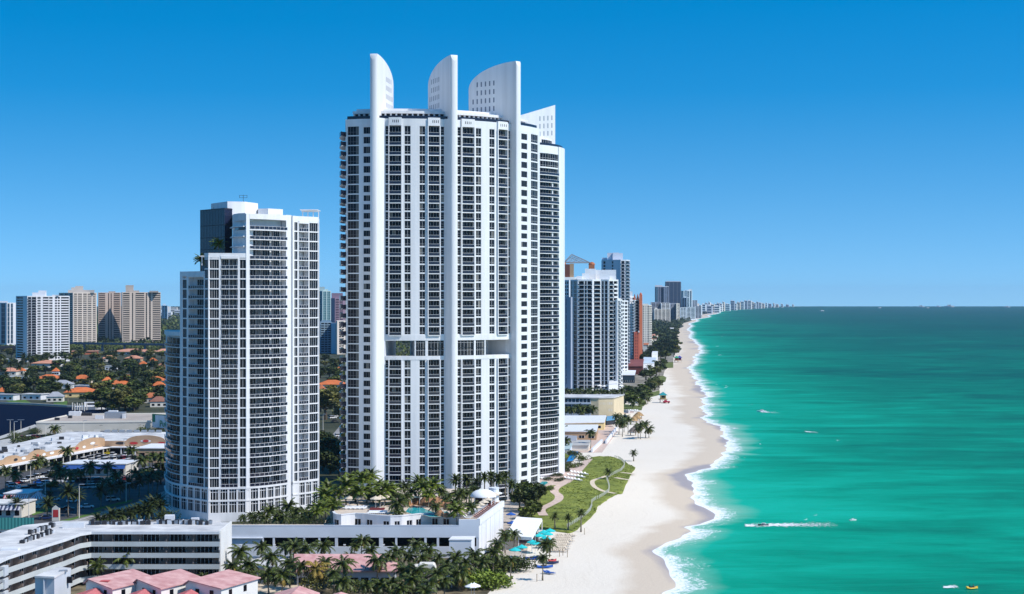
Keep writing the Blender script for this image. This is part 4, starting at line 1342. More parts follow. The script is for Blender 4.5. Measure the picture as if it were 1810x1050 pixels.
def apartments():
    root = thing('apartment_block', 'white balcony apartment block bent around a courtyard with crowded plant on its flat roof', 'apartment block', (*D(250, 440), 0))
    dR = 428.0
    zr = 13.1
    P = Path([D(-22, 374), D(10, 386), D(60, 400), D(112, 415), D(138, 424.5), D(160, 428), D(250, 428), D(389, 428)])
    X = P.x
    back = [D(409, 446), D(290, 447), D(150, 449), (D(150, 449)[0] - 6, 449), D(40, 440), D(-60, 405)]
    body = MB()
    FH = 2.85
    lv = [zr - .45 - FH * (k + 1) for k in range(4)]
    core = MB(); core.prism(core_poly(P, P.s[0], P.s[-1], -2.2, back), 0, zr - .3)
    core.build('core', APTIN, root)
    ro = MB(); ro.prism(core_poly(P, P.s[0], P.s[-1], .6, back), zr - .35, zr, 0); r = ro.build('roof', ROOFG, root)
    eave = MB(); P.slab(eave, P.s[0], P.s[-1], zr - .55, zr + .12, .45, .7, 0); eave.build('fascia', WHITE2, r)
    # end wall at the right with its small windows
    ew = MB(); a, b = D(389, 428), D(409, 446); Q = Path([a, b])
    Q.slab(ew, 0, Q.s[-1], 0, zr + .25, -.3, .12); ew.build('end_wall', APTL, root)
    for k in range(4):
        s = Q.s[-1] * .22; Q.window(s, s + Q.s[-1] * .3, zr - 2.2 - k * FH, zr - .9 - k * FH, 2, (), .16, .1).build('window', [GLASS, WHITE2], root)
    # balconies: a band of parapet per floor, fins between flats, dark glazing
    bays = []
    s = P.s[0]
    n = int(P.s[-1] / 6.6)
    for k in range(n): bays.append((P.s[-1] * k / n, P.s[-1] * (k + 1) / n))
    rb = random.Random(5)
    for fl, z in enumerate(lv):
        for (a, b) in bays:
            mb = MB(); P.slab(mb, a, b, z - .35, z + .85, .35, .6, 0); P.slab(mb, a, b, z - .3, z, -2.2, .35, 0)
            o = mb.build('balcony', APTW, root)
            rr = MB(); P.slab(rr, a, b, z + 1.0, z + 1.08, .42, .5, 0)
            for t in (a + .1, (a + b) / 2): P.slab(rr, t, t + .08, z + .85, z + 1.0, .42, .5, 0)
            rr.build('handrail', DARK, o)
            g = P.window(a + .5, a + (b - a) * .68, z + .05, z + 2.4, 4, (), -1.95, .08); g.build('glass_door', [GLASS, WHITE2], o)
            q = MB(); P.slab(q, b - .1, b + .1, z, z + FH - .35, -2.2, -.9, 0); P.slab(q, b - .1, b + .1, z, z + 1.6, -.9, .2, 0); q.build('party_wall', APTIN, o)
            if rb.random() < .5:
                w = P.window(a + (b - a) * .72, a + (b - a) * .82, z + 1.2, z + 2.0, 1, (), -2.05, .08); w.build('small_window', [GLASS, WHITE2], o)
    # left end parapets stepping at the corner
    le = MB(); c = D(-2, 384)
    for z in lv: le.box((c[0] - .5, c[1], z + .5), (4.5, 3, 2.2))
    le.build('corner_parapet', GREYW, root)
    # crowded roof plant: rows of small condensers
    rows_ = [((160, 927), (262, 927), 22), ((280, 926.5), (372, 927), 19), ((40, 960), (92, 943), 14), ((52, 945), (95, 931), 10)]
    k = 0
    for (a, b, m) in rows_:
        A, B = G(*a, zr), G(*b, zr)
        for i in range(m):
            p = A.lerp(B, (i + rb.uniform(-.2, .2)) / (m - 1)); w, h = rb.uniform(.7, 1.2), rb.uniform(.7, 1.3)
            mb = MB(); mb.box((p.x, p.y + rb.uniform(-.8, .8), zr), (w, .9, h), 0, 0, True); mb.box((p.x, p.y, zr + h), (w * .6, .6, .12), 0, 1, True)
            mb.build('condenser', [(METAL, DARK, GREYW, DARK)[k % 4], DARK], r); k += 1
    for px, py, w, d, h in ((130, 933, 5.4, 1.2, 1.3), (300, 921, 2.5, 2, 1.6), (18, 972, 4, 3, .5), (345, 924, 2.0, 1.5, 1.3)):
        p = G(px, py, zr); mb = MB(); mb.box((p.x, p.y, zr), (w, d, h), R(6), 0, True); mb.build('duct', WHITE2, r)
apartments()
# stair tower of the nearest house, roofs below
def px_box(mb, px0, px1, d0, d1, z0, z1, m=0, mt=None):
    a0, a1, b1, b0 = D(px0, d0), D(px1, d0), D(px1, d0), D(px0, d0)
    w = a1[0] - a0[0]
    mb.prism([a0, a1, (a1[0] + (d1 - d0) * .155, d1), (a0[0] + (d1 - d0) * .155, d1)], z0, z1, m, mt)
t = thing('stair_tower', 'grey-white windowless stair tower with pipe at the bottom left', 'tower', (*D(90, 375), 0))
mb = MB(); zt = Z(1018, 374); mb.prism([D(62, 374), D(96, 373), D(125, 384), (D(62, 374)[0] + 2, 386)], 0, zt); mb.build('wall', GREYW, t)
mb = MB(); mb.prism([D(61, 373.4), D(96.2, 372.4), D(126, 384.5), (D(61, 374)[0] + 2, 386.6)], zt - .3, zt + .1); mb.build('roof', ROOFG, t)
mb = MB(); q = D(78, 373.2); mb.box((q[0], q[1], 0), (.35, .35, zt - .6), 0, 0, True); mb.build('pipe', GREYW, t)
mb = MB(); q = D(121, 381.6); mb.box((q[0] + .3, q[1], zt - 2.1), (1.0, .9, 1.4)); mb.build('window', GLASS, t)
mb = MB(); q = D(112, 380); mb.box((q[0], q[1], zt), (1.8, 1.2, .35), .3, 0, True); mb.build('hatch', METAL, t)

def gable(label, pxl, pxr, d0, d1, z_e, z_r, skew=.155, mono=None, mats=None, ridged=False, red=False, db=None):
    """house with a pitched roof whose ridge runs away from the viewer"""
    mats = mats or (APTL, PINK)
    a, b = Vector((*D(pxl, d0), 0)), Vector((*D(pxr, db or d0), 0))
    off = Vector(((d1 - d0) * skew, d1 - d0, 0))
    t = thing('pink_roofed_house', label, 'house', (a + b) / 2, 'pink-roofed beach houses')
    w = MB(); k = mono if mono is not None else .5
    r0 = a.lerp(b, k)
    def up(p, z): return (p.x, p.y, z)
    for p, q in ((a, b), (b + off, a + off)):
        pk = r0 if p is a else r0 + off
        w.poly([up(p, 0), up(q, 0), up(q, z_e), up(pk, z_r), up(p, z_e)] if 0 < k < 1 else [up(p, 0), up(q, 0), up(q, z_r if k >= 1 else z_e), up(p, z_e if k >= 1 else z_r)])
    w.quad(up(b, 0), up(b + off, 0), up(b + off, z_e if k < 1 else z_r), up(b, z_e if k < 1 else z_r)); w.quad(up(a + off, 0), up(a, 0), up(a, z_e if k > 0 else z_r), up(a + off, z_e if k > 0 else z_r))
    w.build('wall', mats[0], t)
    r = MB(); ex = (b - a).normalized() * .5; ey = off.normalized() * .6
    th = .22
    def plane(p0, p1, z0, z1):
        A, B, C, Dd = up(p0 - ey, z0), up(p1 - ey, z1), up(p1 + off + ey, z1), up(p0 + off + ey, z0)
        n0 = [(x, y, z + th) for x, y, z in (A, B, C, Dd)]
        r.quad(*n0); r.quad(A, Dd, C, B)
        lo = (A, B, C, Dd)
        for i in range(4):
            j = (i + 1) % 4; r.quad(lo[i], lo[j], n0[j], n0[i])
        if ridged:
            m = 14
            for i in range(m):
                u = (i + .5) / m
                q0 = Vector(n0[0]).lerp(Vector(n0[3]), u); q1 = Vector(n0[1]).lerp(Vector(n0[2]), u)
                dv = (Vector(n0[3]) - Vector(n0[0])).normalized() * .07
                zz = Vector((0, 0, .1))
                r.quad(q0 - dv + zz, q1 - dv + zz, q1 + dv + zz, q0 + dv + zz); r.quad(q0 - dv, q1 - dv, q1 - dv + zz, q0 - dv + zz)
    if k > 0: plane(a - ex, r0, z_e - .2, z_r)
    if k < 1: plane(r0, b + ex, z_r, z_e - .2)
    ro = r.build('roof', mats[1], t)
    if red:
        q = MB(); p = r0.lerp(b, .45) + off * .12
        q.box((p.x, p.y, z_r + (z_e - z_r) * .45 + .28), (2.0, 1.6, .08)); q.build('repair_patch', REDR, ro)
    wi = MB(); u = (b - a).normalized()
    for f_ in (.2, .6):
        p = b + off * f_ + Vector((.06, 0, 0)); e = off.normalized()
        wi = MB(); wi.quad((p.x, p.y, z_e - 2.2), (p.x + e.x * 1.3, p.y + e.y * 1.3, z_e - 2.2), (p.x + e.x * 1.3, p.y + e.y * 1.3, z_e - .8), (p.x, p.y, z_e - .8)); wi.build('window', GLASS, t)
    for f_ in (.28, .68):
        p = a.lerp(b, f_) - off.normalized() * .06
        wi = MB(); wi.quad((p.x, p.y, z_e - 2.2), (p.x + u.x * 1.1, p.y + u.y * 1.1, z_e - 2.2), (p.x + u.x * 1.1, p.y + u.y * 1.1, z_e - .7), (p.x, p.y, z_e - .7)); wi.build('window', GLASS, t)
    return t
gable('pink-roofed white house with a red patch beside the stair tower', 152, 199, 378, 391, 8.6, 9.5, .5, .12, None, False, True, 371)
gable('pink-roofed white house between two others before the balcony apartments', 239, 285, 378, 391, 8.6, 9.5, .5, .12, None, False, False, 371)
gable('pink-roofed white house with tall windows at the end of the apartments', 328, 391, 376, 390, 8.6, 9.5, .42, .12, None, False, False, 371)
gable('house with ribbed pink metal roof nearest the stair tower', 96, 176, 364, 374, 6.0, 7.9, .05, .62, (APTL, PINKR), True)
gable('house with ribbed pink metal roof in the middle of three', 186, 262, 363, 373, 5.9, 7.8, .05, .62, (APTL, PINKR), True)
gable('house with ribbed pink metal roof nearest the coconut palms', 274, 344, 363, 373, 5.8, 7.7, .05, .62, (APTL, PINKR), True)
gable('low house with plain pink roof under the palms', 472, 545, 372, 384, 5.2, 6.6, .05, .55)
gable('low house with salmon roof and dark dormer under the palms', 555, 622, 371, 382, 4.4, 5.6, .05, .5)
# sloping glazing strips between the houses
for i, (x0, x1) in enumerate(((170, 252), (258, 340))):
    t = thing('glazed_walkway', ('glazed walkway between the ribbed roof beside the stair tower and the red-patched roof', 'glazed walkway between the middle ribbed roof and the pink roof behind')[i], 'walkway', (*D(x0, 381), 0), 'glazed walkways between the pink roofs')
    g = MB(); a, b = D(x0, 380.6), D(x1, 380.6); g.quad((a[0], a[1] - 1.6, 5.2), (b[0], b[1] - 1.6, 5.2), (b[0], b[1], 6.6), (a[0], a[1], 6.6)); g.build('glazing', GLASS, t)
    f = MB()
    for k in range(9):
        q = a[0] + (b[0] - a[0]) * k / 8; f.quad((q, a[1] - 1.65, 5.3), (q + .15, a[1] - 1.65, 5.3), (q + .15, a[1] - .02, 6.72), (q, a[1] - .02, 6.72))
    f.build('frame', WHITE2, t); f = MB(); f.box(((a[0] + b[0]) / 2, a[1] - .9, 2.6), (b[0] - a[0], 1.6, 5.2)); f.build('wall', APTL, t)

# pavilion with long pink roof, court, cream arch building
def long_pavilion(label, px0, px1, dE, dR, zE, zR, wallm):
    t = thing('garden_pavilion', label, 'pavilion', (*D((px0 + px1) / 2, dE), 0))
    a, b = D(px0, dE), D(px1, dE); c, d = D(px1, dR), D(px0, dR)
    r = MB()
    r.quad((a[0], a[1], zE), (b[0], b[1], zE), (c[0], c[1], zR), (d[0], d[1], zR)); r.quad((d[0], d[1], zR), (c[0], c[1], zR), (c[0], c[1] + 8, zE), (d[0], d[1] + 8, zE))
    r.quad((a[0], a[1], zE - .3), (b[0], b[1], zE - .3), (b[0], b[1], zE), (a[0], a[1], zE))
    r.tri((b[0], b[1], zE), (c[0], c[1] + 8, zE), (c[0], c[1], zR)); r.tri((d[0], d[1] + 8, zE), (a[0], a[1], zE), (d[0], d[1], zR))
    r.build('roof', PINK, t)
    w = MB(); w.prism([(a[0] + .5, a[1] + 1.2), (b[0] - .5, b[1] + 1.2), (c[0] - .5, c[1] + 6), (d[0] + .5, d[1] + 6)], 0, zE - .1); w.build('wall', wallm, t)
    n = int((b[0] - a[0]) / 2.6)
    for k in range(n):
        g = MB(); x = a[0] + 1 + k * 2.6; g.quad((x, a[1] + 1.14, .4), (x + 1.9, a[1] + 1.14, .4), (x + 1.9, a[1] + 1.14, 2.0), (x, a[1] + 1.14, 2.0)); g.build('window', GLASS, t)
long_pavilion('long garden pavilion under a pink tiled roof in front of the parking podium', 520, 702, 424, 434, 3.9, 6.6, GREYW)
t = thing('flat_roofed_pavilion', 'low white flat-roofed pavilion at the end of the balcony apartments', 'pavilion', (*D(465, 432), 0))
mb = MB(); mb.prism([D(424, 430), D(512, 430), D(510, 446), D(424, 446)], 0, 3.6); mb.build('wall', GREYW, t)
mb = MB(); mb.prism([D(420, 428.5), D(514, 428.5), D(512, 447), D(420, 447)], 3.6, 4.0); mb.build('roof', ROOFG, t)
for k in range(6):
    mb = MB(); q = D(430 + k * 14, 429.9); mb.quad((q[0], q[1], .6), (q[0] + 1.3, q[1], .6), (q[0] + 1.3, q[1], 2.8), (q[0], q[1], 2.8)); mb.build('window', GLASS, t)
t = thing('arched_gatehouse', 'cream gatehouse with rounded parapet and an arched opening among the palms', 'gatehouse', (*D(745, 415), 0))
Q = Path([D(722, 415), D(770, 415)]); L = Q.s[-1]; mb = MB()
prof = [(0, 6.0), (.5, 6.4), (L * .35, 6.4), (L * .40, 6.9), (L * .9, 6.9), (L * .96, 6.6), (L, 5.8)]
for (s0, z0), (s1, z1) in zip(prof, prof[1:]):
    a, b = Q.at(s0), Q.at(s1)
    mb.quad((a.x, a.y, 0), (b.x, b.y, 0), (b.x, b.y, z1), (a.x, a.y, z0)); mb.quad((a.x, a.y, z0), (b.x, b.y, z1), (b.x, b.y + 4, z1), (a.x, a.y + 4, z0))
a, b = Q.at(0), Q.at(L); mb.quad((b.x, b.y, 0), (b.x, b.y + 4, 0), (b.x, b.y + 4, 5.8), (b.x, b.y, 5.8))
mb.build('wall', OFFW, t)
mb = MB(); c = Q.at(L * .72)
mb.poly([(c.x - 1.0 + 0 * k, c.y - .04, 5.0) for k in (0,)] + [(c.x - 1.0 * math.cos(math.pi * k / 8), c.y - .04, 5.0 + 1.0 * math.sin(math.pi * k / 8)) for k in range(1, 9)]); mb.build('fanlight', GLASSB, t)
mb = MB(); c = Q.at(L * .3)
mb.poly([(c.x - 1.1, c.y - .04, 0), (c.x + 1.1, c.y - .04, 0)] + [(c.x + 1.1 * math.cos(math.pi * k / 8), c.y - .04, 2.4 + 1.1 * math.sin(math.pi * k / 8)) for k in range(9)]); mb.build('archway', M('arch_shadow', (.12, .07, .05), .8), t)  # flat dark arch on the wall; the opening's shade is its colour
px_sheet('lawn', [(560, 1022), (640, 1011), (645, 1018), (600, 1030)], LAWN, .09)
t = thing('court_screen', 'teal windscreen along a court behind the palms', 'fence', G(660, 1018)); mb = MB(); q0, q1 = G(628, 1018), G(702, 1020)
mb.quad((q0.x, q0.y, .2), (q1.x, q1.y, .2), (q1.x, q1.y, 2.6), (q0.x, q0.y, 2.6)); mb.quad((q1.x, q1.y + .1, .2), (q0.x, q0.y + .1, .2), (q0.x, q0.y + .1, 2.6), (q1.x, q1.y + .1, 2.6)); mb.build('screen', M('teal_mesh', (.03, .19, .19), .8), t)
for k in range(7):
    p = q0.lerp(q1, k / 6); mb = MB(); mb.box((p.x, p.y - .06, 0), (.1, .1, 2.8), 0, 0, True); mb.build('post', WHITE2, t)
t = thing('garden_shed', 'white flat-topped garden shed on posts under the palms', 'shed', G(620, 1030)); p = G(614, 1034)
mb = MB(); mb.box((p.x + 3, p.y + 2, 2.5), (11, 4.5, .3)); mb.build('roof', ROOFG, t); mb = MB(); mb.box((p.x + 3, p.y + 2.4, 1.2), (10.4, 3.6, 2.35)); mb.build('wall', GREYW, t)
t = thing('garden_kiosk', 'small white glazed kiosk by the hedge at the beach', 'kiosk', G(790, 1040)); p = G(790, 1038)
mb = MB(); mb.box((p.x, p.y, 2.6), (2.8, 2.4, .25)); mb.build('roof', WHITE, t); mb = MB(); mb.box((p.x, p.y + .2, 1.25), (2.2, 1.8, 2.4)); mb.build('wall', GLASS, t)
mb = MB()
for sx in (-1.2, 1.2): mb.box((p.x + sx, p.y - 1, 0), (.2, .2, 2.6), 0, 0, True)
mb.build('post', WHITE, t)
px_sheet('courtyard_ground', [(-40, 1075), (60, 1000), (165, 1028), (400, 1028), (470, 985), (850, 985), (890, 960), (905, 1000), (840, 1075)], M('garden_soil', (.11, .09, .05), .95, .5, .25, col2=(.23, .19, .12)), .075)
px_sheet('sand_court', [(425, 1040), (440, 1020), (520, 1018), (560, 1028), (540, 1060), (430, 1060)], SANDP, .1)

# palms of the front garden
crowns = [(425, 974, 1022, 1.0), (410, 1000, 1040, .8), (440, 998, 1038, 1.0), (462, 966, 1012, .8), (480, 984, 1032, 1.0), (437, 1016, 1046, .9), (475, 1014, 1050, 1.0), (503, 966, 1008, .7), (520, 964, 1012, 1.0), (512, 995, 1040, .9), (498, 1016, 1052, .95),
          (541, 970, 1018, .95), (533, 1000, 1044, .85), (572, 964, 1010, .9), (575, 992, 1036, .7), (606, 996, 1040, 1.0), (604, 1028, 1058, 1.0), (667, 990, 1036, 1.0), (640, 955, 992, .85), (627, 965, 995, .55), (690, 984, 1028, .85),
          (703, 974, 1024, .9), (735, 962, 1010, .85), (722, 980, 1022, .8), (757, 972, 1016, .95), (745, 985, 1024, .8), (775, 985, 1025, .7), (806, 984, 1024, .95), (790, 1000, 1036, .7), (822, 996, 1040, .9), (838, 980, 1018, .9), (853, 992, 1022, .8), (872, 976, 1014, .9), (812, 1012, 1044, 1.1),
          (716, 1006, 1046, 1.05), (737, 1008, 1048, 1.0), (728, 1024, 1058, .9), (772, 1014, 1050, 1.0), (760, 1030, 1062, .8), (694, 1030, 1060, .95), (672, 1032, 1060, .8), (708, 1040, 1066, .8), (752, 1044, 1072, .8), (648, 1034, 1062, .7), (785, 1026, 1056, .7), (590, 1012, 1050, .7), (655, 972, 1010, .8), (618, 982, 1020, .6)]
a = [palm('coconut', x, y, b, .1, s * 1.02) for x, y, b, s in crowns]
a.sort(key=lambda o: prj(o.location)[0])
spots = ['by the apartments\' end wall', 'before the flat-roofed pavilion', 'before the pink pavilion\'s left end', 'before the pink pavilion\'s right end', 'beside the cream gatehouse', 'between gatehouse and beach hedge']
per = (len(a) + 5) // 6
for i, o in enumerate(a):
    o['label'] = f'drooping coconut palm, {ORD[i % per]} from the left {spots[i // per]}'; o['group'] = 'coconut palms of the front garden'
palm('yellow', 559, 1004, 1046, .1, 1.0)['label'] = 'yellowing coconut palm in front of the round grey-green bush'
a = [palm('coconut', x, y, b, .1, s) for x, y, b, s in ((281, 957, 1024, 1.12), (221, 986, 1030, .95), (172, 998, 1034, .8), (330, 1018, 1036, .5), (358, 1018, 1036, .5))]
for o, l in zip(a, ('tall coconut palm in the courtyard of the balcony apartments', 'middle-sized coconut palm beside the tall one in the apartment courtyard', 'smallest standing palm on the left of the apartment courtyard', 'young palm over the middle pink roof', 'young palm over the right pink roof')): o['label'] = l; o['group'] = 'palms of the apartment courtyard'
shrub(560, 1046, 9, 5.5, .1, 2, 'round grey-green bush under the yellowing palm', 'shrub', 16)
shrub(662, 1052, 8, 3, .1, 0, 'dark bush under the palms left of the gatehouse'); shrub(700, 1054, 7, 3, .1, 1, 'green bush under the palms beside the gatehouse')
shrub(845, 1036, 15, 4.0, .1, 3, 'bright green mound of sea grape at the beach edge', 'shrub', 40)
shrub(822, 1030, 10, 3.4, .1, 3, 'bright green bush left of the sea grape mound'); shrub(870, 1028, 8, 3.0, .1, 3, 'bright green bush at the sandy end of the mound')
shrub(876, 1008, 12, 4.2, .1, 1, 'dark green hedge left half behind the sea grape mound', 'shrub', 24); shrub(905, 1008, 11, 3.8, .1, 0, 'dark green hedge right half beside the beach palm', 'shrub', 24)
shrub(540, 1030, 6, 2.5, .1, 0, 'dark bush left of the grey-green bush'); shrub(455, 1010, 7, 3, .1, 0, 'dark bush before the flat-roofed pavilion'); shrub(770, 1040, 6, 2.5, .1, 1, 'green bush behind the garden kiosk')
shrub(500, 1034, 7, 3, .1, 0, 'dark bush at the right of the sand court'); shrub(620, 1046, 8, 3, .1, 1, 'green bush before the garden shed'); shrub(730, 1050, 7, 3, .1, 0, 'dark bush before the gatehouse')
shrub(640, 998, 9, 2.6, .1, 1, 'green bushes between pink pavilion and podium'); shrub(790, 1012, 7, 3, .1, 0, 'dark bush between gatehouse and beach kiosk'); shrub(690, 1006, 7, 3, .1, 0, 'dark bush at the end of the pink pavilion')
# ------------------------------------------------------------------ dune garden, beach furniture
DUNE = M('dune_grass', (.15, .20, .025), .95, .4, .16, col2=(.23, .26, .045), bump=.2, bscale=1.2)
dune_px = [(956, 932), (980, 936), (1003, 940), (1016, 937), (1034, 922), (1051, 906), (1056, 894), (1062, 889), (1074, 880), (1086, 872), (1096, 871), (1104, 856), (1114, 840), (1122, 826), (1103, 815), (1089, 808), (1066, 806), (1045, 808), (1038, 818), (1030, 832), (1010, 852), (990, 858), (970, 858), (958, 864), (940, 880), (930, 905), (934, 922), (945, 930)]
DZ0 = .5
rj = random.Random(9)
dp = []
for (a, b) in zip(dune_px, dune_px[1:] + dune_px[:1]):
    for k in range(4):
        t = k / 4; dp.append((a[0] + (b[0] - a[0]) * t + rj.uniform(-1.3, 1.3), a[1] + (b[1] - a[1]) * t + rj.uniform(-.7, .7)))
dpg = [G(x, y, DZ0) for x, y in dp]
mb = MB(); mb.poly([(p.x, p.y, DZ0) for p in dpg])
n = len(dpg); c = sum(dpg, Vector()) / n
for a, b in zip(dpg, dpg[1:] + dpg[:1]):
    ao, bo = a + (a - c).normalized() * .8, b + (b - c).normalized() * .8
    mb.quad((ao.x, ao.y, .1), (bo.x, bo.y, .1), b, a)
setting('dune_ground', mb.mesh('dune_ground', DUNE))
# grass blades: nobody could count them
def inside(x, y, P):
    c = False
    for a, b in zip(P, P[1:] + P[:1]):
        if (a[1] > y) != (b[1] > y) and x < (b[0] - a[0]) * (y - a[1]) / (b[1] - a[1]) + a[0]: c = not c
    return c
PATHS = [([(1042, 811), (1035, 818), (1027, 827), (1018, 836), (1008, 845), (995, 855), (983, 862), (980, 869), (988, 876), (986, 884), (972, 892), (960, 898), (956, 902), (961, 911)], 1.55, PAVE, 'garden_path'),
         ([(1072, 841), (1060, 845), (1049, 849), (1047, 854), (1052, 861), (1064, 867), (1076, 870), (1088, 872)], .9, SANDP, 'sand_path'),
         ([(1122, 838), (1108, 836), (1098, 835)], 1.0, SANDP, 'sand_path'), ([(1112, 848), (1098, 846), (1088, 844)], 1.0, SANDP, 'sand_path')]
def ribbon(name, pxs, w, mat, z):
    P = [G(x, y, z) for x, y in pxs]
    # smooth
    Q = []
    for i in range(len(P) - 1):
        for k in range(5):
            t = k / 5
            p0, p1, p2, p3 = P[max(0, i - 1)], P[i], P[i + 1], P[min(len(P) - 1, i + 2)]
            Q.append(.5 * ((2 * p1) + (p2 - p0) * t + (2 * p0 - 5 * p1 + 4 * p2 - p3) * t * t + (3 * p1 - p0 - 3 * p2 + p3) * t ** 3))
    Q.append(P[-1])
    mb = MB(); L = []
    for i, p in enumerate(Q):
        d = (Q[min(i + 1, len(Q) - 1)] - Q[max(0, i - 1)]).normalized(); s = Vector((-d.y, d.x, 0)) * w
        L.append((p + s, p - s))
    for (a, b), (c_, d_) in zip(L, L[1:]): mb.quad(a, b, d_, c_)
    setting(name, mb.mesh(name, mat)); return Q
PQ = []
for pxs, w, m, nm in PATHS: PQ += [(q, w) for q in ribbon(nm, pxs, w, m, DZ0 + .05)]
tufts = MB(); P2 = [(p.x, p.y) for p in dpg]
xs = [p[0] for p in P2]; ys = [p[1] for p in P2]; cnt = 0
while cnt < 3000:
    x, y = rj.uniform(min(xs), max(xs)), rj.uniform(min(ys), max(ys))
    if not inside(x, y, P2) or any((q.x - x) ** 2 + (q.y - y) ** 2 < (w + .3) ** 2 for q, w in PQ): continue
    h = rj.uniform(.1, .3) * (1.0 if math.sin(x * .31) + math.sin(y * .11 + x * .07) > -.2 else .45); w = rj.uniform(.25, .6)
    a = rj.uniform(0, 3.14); dx, dy = math.cos(a) * w, math.sin(a) * w
    tufts.tri((x - dx, y - dy, DZ0), (x + dx, y + dy, DZ0), (x + rj.uniform(-.4, .4), y + rj.uniform(-.4, .4), DZ0 + h)); cnt += 1
o = tufts.build('dune_grass', M('dune_grass_blades', (.18, .225, .03), .8, .35, .2, col2=(.25, .275, .05), island=.3)); o['kind'] = 'stuff'; o['label'] = 'rough green dune grass between the paths and the beach'
# low picket fence winding through the grass
fpx = [(1003, 932), (1015, 925), (1027, 917), (1036, 910), (1043, 903), (1046, 895), (1046, 888), (1053, 883), (1060, 880), (1068, 875), (1076, 869), (1077, 862), (1075, 854), (1072, 846), (1080, 841), (1090, 836), (1098, 832), (1103, 826), (1104, 820), (1100, 815), (1094, 811), (1087, 809)]
t = thing('dune_fence', 'low pale picket fence winding through the dune grass', 'fence', G(1046, 895, DZ0))
fp = [G(x, y, DZ0) for x, y in fpx]; L = [0]
for a, b in zip(fp, fp[1:]): L.append(L[-1] + (b - a).length)
N = 96
for k in range(N):
    s = L[-1] * k / (N - 1)
    i = max(0, min(len(fp) - 2, next((j for j in range(len(fp) - 1) if L[j + 1] >= s), len(fp) - 2)))
    p = fp[i].lerp(fp[i + 1], (s - L[i]) / (L[i + 1] - L[i])); mb = MB(); mb.box((p.x, p.y, DZ0), (.3, .2, 1.15), 0, 0, True); mb.build('post', OFFW, t)
mb = MB()
for a, b in zip(fp, fp[1:]): mb.tube([a + Vector((0, 0, .8)), b + Vector((0, 0, .8))], .06, 4)
mb.build('rail', M('green_rope', (.35, .45, .22), .8), t)

# beach-side paving and planting at the towers' foot
px_sheet('terrace_paving', [(936, 872), (950, 850), (968, 838), (1008, 824), (1022, 826), (1020, 838), (1000, 852), (984, 862), (960, 862), (945, 884)], PAVE, .12)
px_sheet('side_yard', [(880, 905), (905, 870), (945, 862), (950, 905), (935, 960), (925, 1000), (860, 985)], M('yard_paving', (.44, .38, .32), .9, .2, .4), .11)
px_prism_pool('small turquoise plunge pool on the pink terrace at the tower foot', [(953, 855), (958, 851), (966, 851), (969, 854), (962, 858), (955, 858)], .15)
px_prism_pool('long bright blue lap pool beside the rounded tower', [(1001, 816), (1012, 797), (1023, 798), (1012, 815)], .3, BLUEW)
for i, (x, y, w, h, v, l) in enumerate(((1010, 826, 9, 2.2, 1, 'green bushes beside the lap pool'), (1028, 814, 8, 2.5, 1, 'green bushes at the far end of the garden path'), (996, 834, 7, 2, 0, 'dark bushes between lap pool and terrace'), (983, 842, 6, 1.6, 0, 'round dark bed on the pink terrace'),
                                         (990, 850, 6, 1.6, 0, 'round dark bed beside the garden path'), (970, 849, 5, 1.6, 0, 'dark bed behind the plunge pool'), (963, 868, 7, 2.0, 1, 'green bushes where the garden path bends'), (1016, 806, 7, 2.4, 0, 'dark bushes along the lap pool fence'))):
    shrub(x, y, w, h, .1, v, l, 'shrub', 12)
a = [tree(G(x, y, .1), w, h, v) for x, y, w, h, v in ((928, 905, 9, 11, 0), (940, 893, 9, 11, 1), (952, 893, 7, 10, 0), (925, 888, 8, 9, 0), (938, 918, 8, 8, 1), (918, 900, 7, 9, 1), (945, 912, 6, 7, 2), (930, 930, 6, 6, 1), (912, 880, 7, 9, 0))]
in_order(a, lambda o, k: f'dense green tree, {k} from the left between podium wall and dune garden', 'trees between podium and dune')
palm('date', 928, 838, 868, .1, 1.05)['label'] = 'tall date palm in front of the tallest tower\'s right corner'
palm('date', 976, 808, 838, .1, .6)['label'] = 'small palm before the rounded tower\'s glazed foot'
for x, yc, yb, k, s, l in ((959, 986, 1026, 'coconut', .62, 'leaning beach palm beside the blue canoe'), (903, 990, 1026, 'coconut', .62, 'beach palm in front of the dark green hedge'), (965, 961, 989, 'coconut', .9, 'bushy beach palm before the turquoise parasols'), (972, 958, 985, 'coconut', .6, 'small beach palm right of the bushy one'),
                           (1027, 906, 940, 'date', .62, 'dune palm at the seaward end of the picket fence'), (1004, 915, 938, 'date', .6, 'middle dune palm beside the picket fence'), (981, 912, 937, 'date', .62, 'dune palm standing in the lawn corner'), (1075, 834, 848, 'date', .75, 'palm where the sand path meets the picket fence'), (1120, 801, 815, 'date', .75, 'lone palm on the sand at the far end of the dune'),
                           (893, 945, 978, 'coconut', .8, 'palm in front of the white tent\'s left side'), (908, 943, 972, 'coconut', .75, 'palm before the white tent'), (880, 960, 992, 'coconut', .8, 'palm between white wall and tent'), (910, 990, 1004, 'coconut', .6, 'young palm behind the dark hedge'), (962, 1000, 1003, 'coconut', .3, 'tiny palm beside the canoe')):
    palm(k, x, yc, yb, .1, s)['label'] = l
